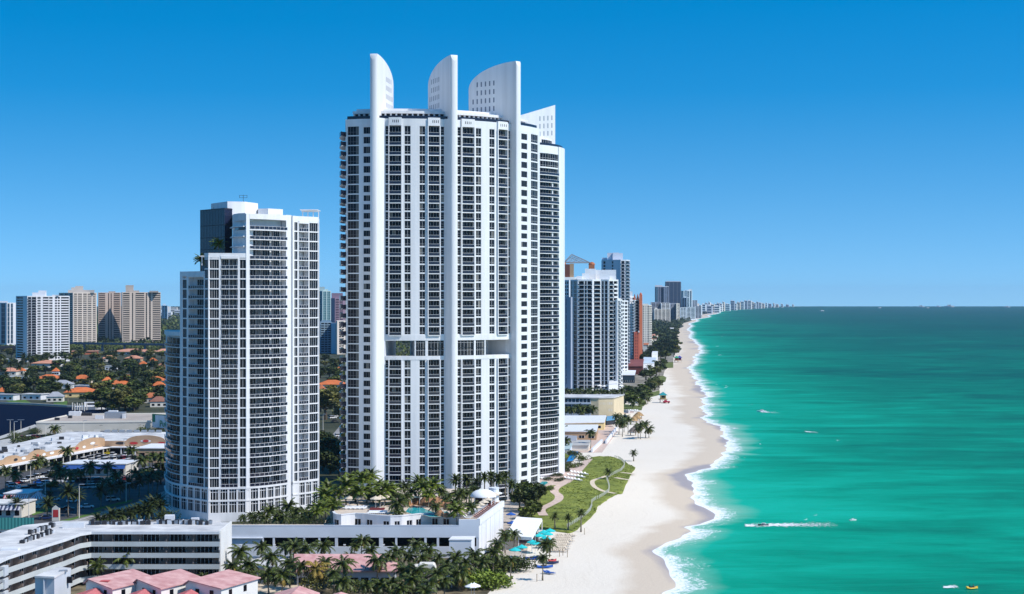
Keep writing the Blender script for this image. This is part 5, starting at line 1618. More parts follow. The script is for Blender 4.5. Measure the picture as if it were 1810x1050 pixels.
# white tent
t = thing('beach_tent', 'white sloping-roofed marquee tent on white poles beside the dune grass', 'tent', G(925, 965))
A, B, C_, D_ = Vector((*D(906, 500), 4.1)), Vector((*D(939, 486), 3.4)), Vector((*D(957, 505), 3.8)), Vector((*D(915, 514), 4.9))
mb = MB(); th = Vector((0, 0, .35))
A, B, C_, D_ = Vector((*D(893, 486), 3.6)), Vector((*D(940, 483), 3.6)), Vector((*D(958, 512), 5.2)), Vector((*D(913, 516), 5.2))
mb.quad(A + th, B + th, C_ + th, D_ + th); mb.quad(A, D_, C_, B)
for p, q in ((A, B), (B, C_), (C_, D_), (D_, A)): mb.quad(p - th * 1.5, q - th * 1.5, q + th, p + th)
mb.build('canopy', CLOTH_W, t)
for i, p in enumerate((A, A.lerp(B, .5), B, B.lerp(C_, .33), B.lerp(C_, .66), C_, D_)):
    mb = MB(); mb.tube([(p.x, p.y, .1), tuple(p)], .12, 6); mb.build('pole', WHITE, t)
mb = MB(); p = A.lerp(C_, .6); mb.box((p.x, p.y, 1.2), (6, 6, 2.2)); mb.build('bar', M('tent_bar', (.07, .05, .06), .7), t)
t2 = G(936, 975)
for i, (x, y, k, l) in enumerate(((972, 943, 't', 'furthest of the turquoise parasols, beside the dune grass'), (961, 946, 't', 'turquoise parasol second from the dune grass'), (953, 952, 't', 'turquoise parasol beside the tent\'s corner'), (964, 957, 't', 'turquoise parasol behind the bushy beach palm'), (941, 964, 't', 'turquoise parasol in front of the tent'), (968, 949, 't', 'turquoise parasol between two others behind the bushy palm'),
                                  (922, 973, 't', 'paler turquoise parasol on the terrace by the hedge'), (910, 978, 't', 'turquoise parasol at the hedge end of the terrace'), (946, 966, 't', 'turquoise parasol touching the one before the tent'), (913, 926, 'w', 'white parasol between podium wall and tent'), (905, 930, 'n', 'blue parasol under the podium wall'), (903, 914, 'n', 'blue parasol under the trees by the podium'), (920, 932, 'n', 'blue parasol behind the tent'),
                                  (833, 1046, 'w', 'small white parasol on the sea grape mound'), (838, 1045, 'w', 'second white parasol on the sea grape mound'), (877, 993, 'n', 'blue parasol behind the dark hedge'), (1104, 733, 'n', 'blue parasol by the grass strip'))):
    umbrella(G(x, y + 12, .1) if k == 't' else G(x, y + 10, .1), k, l, 'parasols near the tent' if i < 13 else None, 1.25 if k == 't' else 1.2)
# stored loungers on the sand
a = []
for r_ in range(7):
    for k in range(9):
        x = 986 + k * 3.6 - r_ * 2.0 + (r_ % 2); y = 948 + r_ * 4.6
        if x > 1016 - r_ * 2.5 or x < 974: continue
        a.append((r_, lounger(G(x, y, .1), R(38 + rj.uniform(-8, 8)), 'b', 1.0)))
for r_ in range(7):
    row = sorted([o for q, o in a if q == r_], key=lambda o: o.location.x)
    for i, o in enumerate(row): o['label'] = f'beige lounger, {ORD[i]} from the left in the {ORD[r_]} row from the dune grass'; o['group'] = 'loungers stored on the sand'
a = [lounger(G(1012 + (i % 5) * 6 - (i // 5) * 5.5, 836 + (i % 5) * .8 + (i // 5) * 5.5, DZ0), R(30), 'w', 1.3) for i in range(15)]
in_order(a, lambda o, k: f'white lounger, {k} from the left beside the garden path in the grass', 'loungers beside the garden path')
a = [lounger(G(966 + i * 3, 1014 + (i % 2), .1), R(60), 'n', 1.1) for i in range(4)]
in_order(a, lambda o, k: f'dark blue lounger, {k} from the left behind the blue canoe', 'loungers behind the canoe')
a = [lounger(G(950 + i * 4, 846 + i * .4, .15), R(10), 'w', 1.1) for i in range(5)]
in_order(a, lambda o, k: f'white lounger, {k} from the left on the pink terrace by the plunge pool', 'loungers by the plunge pool')
# upturned canoes, buggy, bins
def hull(label, p, L, w, mat, rz, name='canoe'):
    t = thing(name, label, name.replace('_', ' '), p)
    mb = MB(); n = 9; ring = []
    for i in range(n):
        u = i / (n - 1) * 2 - 1; b = w * max(0, 1 - u * u) ** .6; hh = .12 + .25 * u * u
        ring.append([(u * L / 2, -b, .1 + hh * .5), (u * L / 2, -b * .5, .02 + hh * .3), (u * L / 2, b * .5, .02 + hh * .3), (u * L / 2, b, .1 + hh * .5), (u * L / 2, 0, .34 + hh * .6)])
    for A, B in zip(ring, ring[1:]):
        for k in range(5): mb.quad(A[k], B[k], B[(k + 1) % 5], A[(k + 1) % 5])
    o = mb.build('hull', mat); o.parent = t; t.rotation_euler = (0, 0, rz); t.scale = (1, 1, 1.6)
    s = MB(); s.box((0, 0, .42), (L * .3, w * .9, .12)); q = s.build('seat', DARK); q.parent = t
    return t
hull('long blue canoe lying on the sand by the leaning palm', G(961, 1004, .1), 5.0, .75, CLOTH_BL, .05)
hull('dark blue canoe lying behind the long blue one', G(974, 997, .1), 4.2, .6, M('navy_hull', (.02, .03, .08), .5), .1)
hull('blue canoe under the hedge-side palm shadow', G(940, 989, .1), 3.6, .6, CLOTH_BL, .2)
hull('small red kayak beside the canoes', G(976, 993, .1), 2.4, .4, M('red_hull', (.5, .05, .06), .5), .2, 'kayak')
t = thing('beach_buggy', 'blue beach buggy with dark wheels in front of the hedge', 'buggy', G(891, 1030, .1)); p = G(891, 1030, .1)
mb = MB(); mb.box((p.x, p.y, .65), (1.3, 2.0, .5), .5); mb.box((p.x + .1, p.y - .5, 1.1), (.9, .5, .5), .5); mb.build('body', CLOTH_BL, t)
mb = MB()
for sx in (-.55, .55):
    for sy in (-.8, .8): mb.box((p.x + sx, p.y + sy, 1.2), (.06, .06, 1.1))
mb.box((p.x, p.y, 1.75), (1.3, 1.8, .07)); mb.build('roll_cage', DARK, t)
for sx in (-.7, .7):
    for sy in (-.75, .75):
        mb = MB(); mb.tube([(p.x + sx - .12, p.y + sy, .35), (p.x + sx + .12, p.y + sy, .35)], .36, 10); mb.build('wheel', DARK, t)
t = thing('beach_trailer', 'small dark-wheeled trailer beside the blue buggy', 'trailer', G(900, 1032, .1)); p = G(900, 1031, .1)
mb = MB(); mb.box((p.x, p.y, .5), (1.0, .8, .3)); mb.build('body', METAL, t)
for sx in (-.55, .55):
    mb = MB(); mb.tube([(p.x + sx - .08, p.y, .3), (p.x + sx + .08, p.y, .3)], .3, 10); mb.build('wheel', DARK, t)
# plain posts along the sand edge
a = []
for x, y in ((945, 1000), (949, 1028), (1003, 985), (995, 982), (989, 984), (1033, 945), (936, 998)):
    p = G(x, y, .1); mb = MB(); mb.tube([(0, 0, 0), (0, 0, 1.9)], .09, 6); mb.box((0, 0, 1.9), (.24, .24, .08)); o = mb.build('bollard', WOOD); o.location = p; o['category'] = 'post'; a.append(o)
in_order(a, lambda o, k: f'slim wooden post, {k} from the left along the edge of the open sand', 'wooden posts on the sand')

# ------------------------------------------------------------------ things on the water
FOAM = M('wake_foam', (.80, .83, .84), .7, .1, .6)
def wake(label, pxs, name='boat_wake'):
    mb = MB(); r = random.Random(4)
    (x0, y0, x1, y1, w) = pxs
    for k in range(int(20 + 8 * abs(x1 - x0))):
        t = r.random() ** 1.2; c = G(x0 + (x1 - x0) * t, y0 + (y1 - y0) * t, .06)
        sp = w * (.45 + .75 * t)
        p = c + Vector((0, r.gauss(0, .42) * sp, 0)); s = r.uniform(.12, .5) * (1.25 - t)
        a = r.uniform(0, 3.1); u, v = Vector((math.cos(a), math.sin(a) * .6, 0)) * s * 1.8, Vector((-math.sin(a), math.cos(a), 0)) * s
        p.z = .05 + r.uniform(0, .05)
        mb.quad(p - u, p - v, p + u, p + v)
    o = mb.build(name, FOAM); o['kind'] = 'stuff'; o['label'] = label
wake('long white wake behind the small boat off the beach', (1349, 928, 1478, 927, 6))
wake('short white wake far off the beach', (1345, 728, 1376, 729, 10)); wake('thin white streak on the near water', (1672, 1038, 1692, 1036, 2))
wake('white crest off the middle of the beach', (1296, 757, 1306, 757, 6)); wake('fading tail of foam beyond the long wake', (1320, 929, 1347, 928, 5)); wake('faint foam streaks off the upper beach', (1425, 763, 1445, 764, 6))
def boat(label, p, L, mat, rz, cat='boat', z=0):
    t = thing('motor_boat', label, cat, p); t.rotation_euler = (0, 0, rz)
    mb = MB(); w = L * .16; h = L * .11
    A = [(-L / 2, -w, h), (-L / 2, w, h), (L * .15, w, h), (L / 2, 0, h * 1.35), (L * .15, -w, h)]; B = [(x * .94, y * .7, -.1) for x, y, _ in A]
    mb.poly(A); 
    for i in range(5): j = (i + 1) % 5; mb.quad(B[j], B[i], A[i], A[j])
    o = mb.build('hull', mat); o.parent = t
    c = MB(); c.prism([(-L * .2, -w * .7), (L * .12, -w * .6), (L * .12, w * .6), (-L * .2, w * .7)], h, h + L * .13); o = c.build('cabin', WHITE); o.parent = t
    g = MB(); g.box((L * .0, 0, h + L * .08), (L * .26, w * 1.42, L * .05)); o = g.build('windscreen', GLASS); o.parent = t
    return t
boat('small dark speedboat at the head of the long wake', G(1349, 929), 3.4, DARK, math.pi); boat('small white boat ahead of the far short wake', G(1346, 728), 6, WHITE, math.pi)
boat('tiny white boat right of the long wake', G(1508, 920), 2.6, WHITE, .4)
for i, (x, y, L, l) in enumerate(((1628, 543.0, 60, 'leftmost of the ships on the horizon'), (1658, 542.6, 45, 'second ship from the left on the horizon'), (1678, 542.8, 80, 'longest ship on the horizon'), (1780, 543.4, 50, 'rightmost ship on the horizon'))):
    boat(l, G(x, y), L, GREYW, 0, 'ship')
for i, (x, y) in enumerate(((1640, 544.6), (1453, 550), (1555, 544.6))): boat(('white boat just below the horizon ships', 'white boat far off the beach bend', 'white boat left of the horizon ships')[i], G(x, y), 26, WHITE, .3)
kp = G(1718, 1042)
hull('yellow kayak paddled by two people on the near water', kp, 3.1, .36, M('yellow_hull', (.75, .45, .02), .5), .15, 'kayak')
def seated_person(label, p, shirt, rz):
    me = bpy.data.meshes.new('person')
    J = [((0, 0, 0), .15), ((0, 0, .28), .15), ((0, 0, .48), .13), ((0, 0, .60), .06), ((0, 0, .74), .105), ((0, .19, .47), .055), ((.18, .26, .24), .045), ((.42, .16, .25), .035), ((0, -.19, .47), .055), ((.18, -.26, .24), .045), ((.42, -.16, .25), .035),
         ((.18, .1, .0), .09), ((.5, .13, .12), .07), ((.85, .1, -.02), .05), ((.18, -.1, .0), .09), ((.5, -.13, .12), .07), ((.85, -.1, -.02), .05)]
    E_ = [(0, 1), (1, 2), (2, 3), (3, 4), (2, 5), (5, 6), (6, 7), (2, 8), (8, 9), (9, 10), (0, 11), (11, 12), (12, 13), (0, 14), (14, 15), (15, 16)]
    me.from_pydata([j[0] for j in J], E_, [])
    o = obj('person', me); o.location = p; o.rotation_euler = (0, 0, rz)

    sk = o.modifiers.new('skin', 'SKIN'); ss = o.modifiers.new('smooth', 'SUBSURF'); ss.levels = 1; ss.render_levels = 1
    for v, (q, r) in zip(me.skin_vertices[0].data, J): v.radius = (r, r)
    me.skin_vertices[0].data[0].use_root = True
    me.materials.append(shirt)
    hair = MB(); hair.lathe([(.115, 0), (.11, .06), (.07, .11), (.01, .125)], (0, 0, .73), 8); h = hair.build('hair', DARK); h.parent = o
    return tag(o, label, 'person')
SKIN = M('tanned_skin', (.34, .18, .11), .6)
seated_person('person seated in the bow of the yellow kayak', kp + Vector((.35, .06, .45)), SKIN, .15); seated_person('person seated in the stern of the yellow kayak', kp + Vector((-.6, -.09, .45)), M('dark_shirt', (.05, .05, .07), .8), .15)
# ------------------------------------------------------------------ generic distant tower
def gtower(label, pts, ztop, cols, FH=3.0, back=22, wallm=WHITE, glassm=GLASS, railm=None, crown=(), limit=100, bar=.16, name='apartment_tower', group=None, zbot=0.0, skew=None):
    """pts: (px, depth) left to right; cols: (px0, px1, 'w'|'b'|'B'|'g', panes); the rest is plain wall"""
    P = Path([D(a, d) for a, d in pts]); X = P.x
    if skew is None: skew = min(.12, (pts[-1][0] - CX) / F)
    c = sum(P.p, Vector((0, 0))) / len(P.p)
    root = thing(name, label, 'tower', (c.x, c.y, zbot), group)
    wall, wins, bals = MB(), [], []
    n = max(1, int((ztop - zbot - 1.2) / FH)); z0 = ztop - 1.2 - n * FH
    cols = sorted(cols); e = P.s[0]
    fl = [z0 + k * FH for k in range(n)]
    for cdef in cols:
        a, b, k = X(cdef[0]), X(cdef[1]), cdef[2]; nx = cdef[3] if len(cdef) > 3 else 2
        if a > e + .05: P.slab(wall, e, a, zbot, ztop, -1.6, 0)
        e = b
        P.slab(wall, a, b, ztop - 1.25, ztop, -1.6, 0); P.slab(wall, a, b, zbot, max(zbot + .1, fl[0]), -1.6, 0)
        for z in fl:
            sz = (b - a) * FH
            if k == 'w':
                wins.append((sz, P.window(a, b, z + .8, z + FH - .35, nx, (), -.15, bar)))
                P.slab(wall, a, b, z - .35, z + .8, -1, -.02)
            elif k == 'g':
                wins.append((sz, P.window(a, b, z + .15, z + FH - .12, nx, (), -.1, bar)))
                P.slab(wall, a, b, z - .12, z + .15, -.9, .03)
            else:
                mb = MB(); P.slab(mb, a, b, z - .3, z, -1.5, .5)
                r = MB()
                if k == 'b': P.slab(r, a, b, z, z + 1.05, .3, .5)
                else: P.slab(r, a, b, z, z + 1.0, .35, .45)
                g = MB(); P.face(g, a, b, z, z + FH - .3, -1.3, 0, nx)
                bals.append((sz, (mb, [('railing', r, wallm if k == 'b' else (railm or RAILG)), ('glass_door', g, glassm)])))
    if e < P.s[-1] - .05: P.slab(wall, e, P.s[-1], zbot, ztop, -1.6, 0)
    off = Vector((back * skew, back))
    core = MB(); core.prism(core_poly(P, P.s[0], P.s[-1], -1.55, [tuple(P.p[-1] + off), tuple(P.p[0] + off)]), zbot, ztop - .05)
    core.build('core', wallm, root); wall.build('wall', wallm, root)
    if wins: emit(root, 'window', wins, [glassm, wallm], limit)
    if bals: emit(root, 'balcony', bals, [wallm], limit)
    for cr in crown:
        (a, b, d, zt) = cr[:4]; m = cr[4] if len(cr) > 4 else wallm
        mb = MB(); q0, q1 = D(a, d), D(b, d); w = q1[0] - q0[0]; dp = min(12, max(4, w * .8))
        mb.prism([q0, q1, (q1[0] + dp * skew, d + dp), (q0[0] + dp * skew, d + dp)], ztop - .3, zt); mb.build('plant_room', m, root)
    return root

# left background
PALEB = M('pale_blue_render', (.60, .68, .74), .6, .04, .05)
d = 1911
gtower('white slab tower with banded balconies left of the cream towers', [(28, 1935), (48, 1908), (64, 1912), (98, 1924), (123, 1936)], Z(523, 1911),
       [(29, 40.5, 'b', 3), (48.5, 55, 'B', 2), (56, 64, 'B', 2), (66, 72, 'w', 2), (76, 86, 'b', 3), (87, 93, 'w', 2), (97, 101, 'w', 1), (102, 106, 'w', 1), (108, 122, 'b', 4)], 2.95, 18, WHITE, GLASS, None, [(57, 80, 1922, Z(517, 1922)), (68, 82, 1926, Z(513.5, 1926)), (92, 104, 1924, Z(521, 1924))])
gtower('white tower with blue glass strips and stepped top at the picture\'s left border', [(-30, 2500), (0, 2480), (12, 2475), (28, 2490)], Z(535, 2480), [(-20, -4, 'g', 3), (2, 9, 'g', 2), (13, 17, 'g', 1), (19, 23, 'g', 1)], 6.5, 30, WHITE2, GLASSB, None, [(-20, 14, 2486, Z(532, 2486))])
gtower('cream tower with small banded windows between white and beige towers', [(104, 2690), (129, 2655), (171, 2690)], Z(517.5, 2667),
       [(106, 112, 'b', 1), (114, 121, 'b', 2), (123, 128, 'b', 1), (130.5, 136, 'b', 2), (137.5, 145, 'b', 2), (147, 153.5, 'b', 2), (155, 162, 'b', 2), (164, 169.5, 'b', 2)], 3.0, 30, BEIGEP, GLASS, None, [(120, 167, 2680, Z(512.5, 2680)), (126, 147, 2686, Z(508, 2686)), (133, 147, 2690, Z(505.5, 2690))])
BG = (M('beige_concrete_shaded', (.50, .40, .34), .75, .06, .05))  # darker copy of the beige: this half's shadow put into its colour
gtower('beige slab tower, shadowed half set back beside its taller plant room', [(174, 2762), (214, 2785)], Z(517, 2770), [(175, 186, 'b', 3), (191, 193, 'g', 1), (195.5, 197.5, 'g', 1), (201, 212, 'b', 3)], 3.0, 30, BG, GLASS, None, [(192, 204, 2784, Z(515, 2784))])
gtower('beige slab tower with paired white piers and square plant room on top', [(214.5, 2735), (216, 2694), (284, 2730)], Z(516.5, 2706), [(216.5, 229, 'b', 4), (233, 235.5, 'g', 1), (239, 255, 'b', 4), (257.5, 260, 'g', 1), (263.5, 266.5, 'g', 1), (270, 283.5, 'b', 4)], 3.0, 30, BEIGE, GLASS, None, [(222, 236, 2720, Z(504, 2720)), (228, 246, 2716, Z(513.5, 2716)), (264, 280, 2716, Z(514, 2716))])
# towers in the gap between the two main towers
gtower('slim pale tower with teal glass bands seen between the two main towers', [(560, 3000), (570, 2990), (585, 3000)], Z(514, 2990), [(561, 569, 'g', 2), (571, 577, 'g', 2), (578, 584, 'g', 2)], 3.1, 25, M('pale_teal_render', (.50, .62, .60), .6), GLASST, None, [(560, 574, 2996, Z(507, 2996)), (560, 580, 3000, Z(511, 3000))])
gtower('mauve tower standing behind the teal one between the main towers', [(584, 3300), (592, 3290), (612, 3300)], Z(527, 3290), [(593, 599, 'b', 2), (600, 606, 'w', 2)], 3.2, 25, MAUVE, GLASS, None, [(586, 606, 3298, Z(518, 3298))])
gtower('lower blue-grey tower in front of the teal one between the main towers', [(556, 2230), (566, 2215), (586, 2222)], Z(569, 2215), [(567, 573, 'b', 2), (574, 579, 'w', 2), (580, 585, 'b', 2)], 3.0, 20, M('slate_render', (.22, .32, .40), .6), GLASS, None, [(568, 585, 2228, Z(566.5, 2228))])
gtower('blank pale slab tower beside the blue-grey one', [(585.5, 2205), (593, 2200)], Z(571, 2200), [], 3, 20, M('pale_slate', (.42, .52, .62), .7))
gtower('narrow beige tower nearest the tall tower\'s left side', [(593.5, 2190), (596, 2170), (612, 2180)], Z(567, 2170), [(599, 603, 'w', 2), (604, 608, 'b', 1)], 3.0, 20, BEIGEP, GLASS)
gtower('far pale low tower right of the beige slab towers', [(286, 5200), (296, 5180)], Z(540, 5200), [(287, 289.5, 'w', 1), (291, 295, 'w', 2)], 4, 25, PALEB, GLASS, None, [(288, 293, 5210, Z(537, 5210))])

# raised highway
t = thing('raised_highway', 'dark blue-grey raised highway on round piers crossing in front of the beige towers', 'bridge', (*D(210, 2290), 0))
a, b = D(123, 2330), D(312, 2250)
pth = Path([D(40, 2360), a, b]); zt = Z(607, 2300)
mb = MB(); pth.slab(mb, .1, pth.s[-1], zt - 1.8, zt, -11, 0); mb.build('deck', M('dark_blue_concrete', (.10, .13, .19), .8, .1, .05), t)  # deck in an even dark blue-grey
mb = MB(); pth.slab(mb, .1, pth.s[-1], zt - .6, zt + .9, -.3, .4); mb.build('parapet', M('slate_parapet', (.13, .17, .24), .8), t)
for px in (145, 177, 216, 252, 285, 110):
    q = pth.at(pth.x(px), -5); mb = MB(); mb.tube([(q.x, q.y, 0), (q.x, q.y, zt - 1.8)], 1.6, 10); mb.build('pier', M('pier_concrete', (.16, .2, .26), .8), t)
t = thing('raised_highway', 'short dark stretch of raised highway at the picture\'s left border', 'bridge', (*D(10, 2250), 0)); mb = MB(); pth = Path([D(-60, 2250), D(31, 2260)])
mb.v = []; pth.slab(mb, 0, pth.s[-1], Z(618, 2250), Z(612, 2250), -10, 0); mb.build('deck', DARK, t)
for px in (-30, 2, 24):
    q = pth.at(pth.x(px), -5); mb = MB(); mb.tube([(q.x, q.y, 0), (q.x, q.y, Z(618, 2250))], 1.4, 8); mb.build('pier', DARK, t)

# water: lagoon and canal, bank walls
LAG = bpy.data.materials.new('lagoon_water'); LAG.use_nodes = True
_n = LAG.node_tree; _b = _n.nodes['Principled BSDF']; _b.inputs['Base Color'].default_value = (.004, .010, .028, 1); _b.inputs['Roughness'].default_value = .25; _b.inputs['Specular IOR Level'].default_value = 0
_g = _n.nodes.new('ShaderNodeNewGeometry'); _w = noise(_n, _g.outputs['Position'], .6, 4, .6); _bp = _n.nodes.new('ShaderNodeBump'); _bp.inputs['Strength'].default_value = .5; _bp.inputs['Distance'].default_value = .5
_n.links.new(_w, _bp.inputs['Height']); _n.links.new(_bp.outputs[0], _b.inputs['Normal'])
px_sheet('lagoon', [(-160, 712), (0, 714), (60, 716.5), (118, 720), (170, 721), (205, 727), (130, 735), (62, 751), (0, 772), (-160, 800)], LAG, .10)
px_sheet('canal', [(-80, 656), (36, 654.5), (90, 650), (160, 641), (160, 645), (95, 655), (36, 660), (-80, 662)], LAG, .10)
for nm, pts, lab in (('sea_wall', [(-100, 714), (0, 713.6), (60, 716), (118, 719.5), (168, 720.5), (205, 726.5)], 'pale concrete bank wall along the far side of the lagoon'), ('sea_wall', [(36, 654), (90, 649.5), (160, 640.5)], 'pale concrete bank wall along the canal behind the orange roofs')):
    p = Path([(G(*q).x, G(*q).y) for q in pts][::1]); mb = MB(); p.slab(mb, 0, p.s[-1], 0, 1.2, -1.5, 0); o = mb.build(nm, CONC); o.location = (0, 0, 0); tag(o, lab, 'wall')
px_sheet('lagoon_lawn', [(10, 708), (45, 707), (55, 712), (20, 713)], LAWN, .12); px_sheet('lagoon_lawn', [(95, 708), (120, 709), (118, 716), (95, 714)], LAWN, .12)
px_sheet('bank_path', [(-20, 773), (0, 771), (62, 750), (66, 754), (20, 770), (-20, 782)], CONC, .12)

# houses with orange roofs
ORANGE = M('orange_tile_roof', (.56, .15, .045), .8, .16, .3, island=.1); ORANGE2 = M('burnt_tile_roof', (.42, .14, .06), .8, .16, .3); SALMON = M('salmon_tile_roof', (.54, .25, .16), .8, .12, .3); BROWNR = M('brown_tile_roof', (.22, .10, .07), .8, .15, .3); GREYR = M('grey_tile_roof', (.30, .31, .34), .8, .12, .3)
HOUSES = []
def house(px, py, wpx, roofm, wallm, kind, label, depth=None, hw=3.8, hr=3.2, rz=None):
    wpx *= 1.18; p = G(px, py + 4); w = wpx * p.y / F; dd = depth or max(8, w * .8)
    t = thing('house', label, 'house', p); t.rotation_euler = (0, 0, rz if rz is not None else random.Random(int(px * 3 + py)).uniform(-.25, .25))
    wl = MB(); wl.prism([(-w * .46, -dd * .46), (w * .46, -dd * .46), (w * .46, dd * .46), (-w * .46, dd * .46)], 0, hw); o = wl.build('wall', wallm); o.parent = t
    r = MB(); a, b = w * .5, dd * .5
    if kind == 'hip':
        k = min(a, b) * .9; ra = max(0.2, a - k); rb_ = .01 if a >= b else b - k
        if a < b: ra = .01
        A = [(-a, -b, hw), (a, -b, hw), (a, b, hw), (-a, b, hw)]; R1, R2 = ((-ra, 0, hw + hr), (ra, 0, hw + hr)) if a >= b else ((0, -rb_, hw + hr), (0, rb_, hw + hr))
        if a >= b: r.quad(A[0], A[1], R2, R1); r.quad(A[2], A[3], R1, R2); r.tri(A[1], A[2], R2); r.tri(A[3], A[0], R1)
        else: r.quad(A[1], A[2], R2, R1); r.quad(A[3], A[0], R1, R2); r.tri(A[0], A[1], R1); r.tri(A[2], A[3], R2)
        for i in range(4): j = (i + 1) % 4; r.quad((A[i][0], A[i][1], hw - .25), (A[j][0], A[j][1], hw - .25), A[j], A[i])
    else:
        r.prism([(-a, -b), (a, -b), (a, b), (-a, b)], hw, hw + .4)
    o = r.build('roof', roofm); o.parent = t
    for s in (-.3, 0, .3):
        g = MB(); x = s * w; g.quad((x - .9, -dd * .46 - .04, .9), (x + .9, -dd * .46 - .04, .9), (x + .9, -dd * .46 - .04, 2.3), (x - .9, -dd * .46 - .04, 2.3)); o = g.build('window', GLASS); o.parent = t
    t['_w'] = wpx; HOUSES.append((t, label.split(' house')[0].replace('with ', '')))
    return t
for args in ((18, 659, 26, SALMON, OFFW, 'hip', 'low salmon-roofed house near the canal at the left border'), (36, 658, 15, ORANGE, OFFW, 'hip', 'small bright orange house near the canal'), (84, 644, 40, SALMON, OFFW, 'hip', 'wide salmon-roofed house on the far bank of the canal'), (99, 659, 11, ORANGE, WHITE2, 'hip', 'little orange house behind the palms of the canal'), (34, 669, 28, ROOFG, PALEB, 'flat', 'white cubic villa house with blue windows'),
             (88, 672, 36, ORANGE, WHITE2, 'hip', 'long orange house right of the cubic villa'), (146, 673, 26, ORANGE, BEIGEP, 'hip', 'orange house with cream walls in mid-suburb'), (190, 677, 16, ORANGE, OFFW, 'hip', 'small orange house right of mid-suburb'), (237, 635, 24, SALMON, PEACH, 'hip', 'peach-walled house under the raised highway'), (193, 635, 22, SALMON, BEIGEP, 'hip', 'tan-roofed house under the raised highway'),
             (253, 646, 12, ORANGE, WHITE2, 'hip', 'small orange house right of the peach-walled one'), (197, 650, 18, ROOFG, WHITE2, 'flat', 'white flat house among dark trees'), (226, 673, 16, ORANGE, OFFW, 'hip', 'orange house second from the hotel tower'), (275, 676, 32, ORANGE, WHITE2, 'hip', 'wide orange house touching the hotel tower'), (20, 637, 30, ROOFG, WHITE, 'flat', 'white flat modern house below the white slab tower'),
             (4, 697, 14, ORANGE, OFFW, 'hip', 'orange house cut by the left border'), (78, 682, 18, ORANGE2, OFFW, 'hip', 'burnt orange house in front of the long orange one'), (111, 683, 30, GREYR, WHITE2, 'hip', 'grey-roofed house beside the lagoon suburb'), (153, 686, 30, ROOFG, WHITE2, 'flat', 'white flat house behind the large orange one'), (212, 683, 38, ORANGE, OFFW, 'hip', 'broad orange house before the tall dark tree'),
             (281, 686, 20, ORANGE, WHITE2, 'hip', 'orange house in front of the wide one by the hotel tower'), (144, 697, 50, ORANGE, YELLOW, 'hip', 'large orange-roofed house with yellow wall by the lagoon'), (268, 708, 24, ORANGE2, OFFW, 'hip', 'burnt orange house right of the tall dark tree'), (281, 715, 28, BROWNR, OFFW, 'hip', 'brown-roofed house by the hotel tower'), (15, 703, 30, GREYR, WHITE2, 'flat', 'low grey flat house on the lagoon shore at left'),
             (62, 702, 34, ROOFG, WHITE2, 'flat', 'long white flat house on the lagoon shore'), (98, 706, 26, GREYR, OFFW, 'hip', 'grey house with blue canopy on the lagoon shore'), (587, 683, 44, ORANGE, OFFW, 'hip', 'wide orange house in the gap between the main towers'), (602, 657, 16, ORANGE, WHITE2, 'hip', 'upper orange house in the gap between the main towers'), (568, 692, 12, ORANGE2, OFFW, 'hip', 'lower burnt orange house in the gap between the main towers'),
             (570, 656, 12, ROOFG, WHITE2, 'flat', 'white flat house in the gap between the main towers'), (286, 650, 14, SALMON, PEACH, 'hip', 'peach house right of the highway piers'), (270, 640, 14, ORANGE, WHITE2, 'hip', 'orange house beneath the highway end'), (150, 622, 40, SALMON, TERRAL, 'flat', 'long salmon house row beyond the highway'), (235, 622, 60, SALMON, BEIGEP, 'hip', 'wide salmon house row beyond the highway'), (290, 622, 24, SALMON, WHITE2, 'hip', 'pale salmon house beyond the highway end')):
    house(*args)

# trees of the suburb, each named by the house it stands closest to
rt_ = random.Random(21)
TREES = []
def try_tree(px, py, w, h=None, var=None, tall=False, clear=True):
    p = G(px, py)
    if clear:
        for t, _ in HOUSES:
            q = t.location; h_w = t['_w'] * .55 + 3
            if abs(prj(p)[0] - prj(q)[0]) < h_w and q.y * .955 < p.y < q.y + 4: return
    TREES.append(tree(p, w, h, var, tall))
cnt = 0
while len(TREES) < 215 and cnt < 2000:
    cnt += 1
    py = 627 + (738 - 627) * rt_.random() ** .85
    px = rt_.uniform(-8, 296)
    if py > 706 and px < 130 + (py - 706) * 1.5: continue
    if py > 728: continue
    if 640 < py < 662 and px < 160 and abs(py - (656 - (px - 36) * .11)) < 5: continue
    try_tree(px, py, rt_.uniform(9, 17), None, rt_.choice((0, 0, 1, 3, 2, 0, 4)))
for k in range(30): try_tree(rt_.uniform(562, 612), rt_.uniform(640, 705), rt_.uniform(9, 16), None, rt_.choice((0, 1, 2)))
for x, y, w, h in ((210, 728, 18, 17), (222, 726, 17, 18), (198, 728, 15, 13), (575, 742, 22, 22), (592, 735, 20, 18), (566, 728, 18, 17), (604, 748, 14, 13), (572, 800, 14, 13), (590, 815, 15, 14), (604, 822, 12, 13), (570, 832, 12, 12), (584, 838, 12, 12), (600, 845, 12, 11), (567, 815, 12, 12)): try_tree(x, y, w, h, 1, True, False) if y < 760 else try_tree(x, y, w, h, 0, False, False)
KN = ['dark broadleaf tree', 'mid-green broadleaf tree', 'olive broadleaf tree', 'dark broadleaf tree', 'mid-green broadleaf tree', 'bright green broadleaf tree']
seen = {}
for o in TREES:
    best = min(HOUSES, key=lambda h: (h[0].location - o.location).length)
    q = best[0].location; dx = prj(o.location)[0] - prj(q)[0]; dy = o.location.y - q.y
    rel = 'behind' if dy > 12 else ('in front of' if dy < -12 else ('right of' if dx > 0 else 'left of'))
    seen.setdefault((KN[o['_v'] % 6], rel, best[1]), []).append(o)
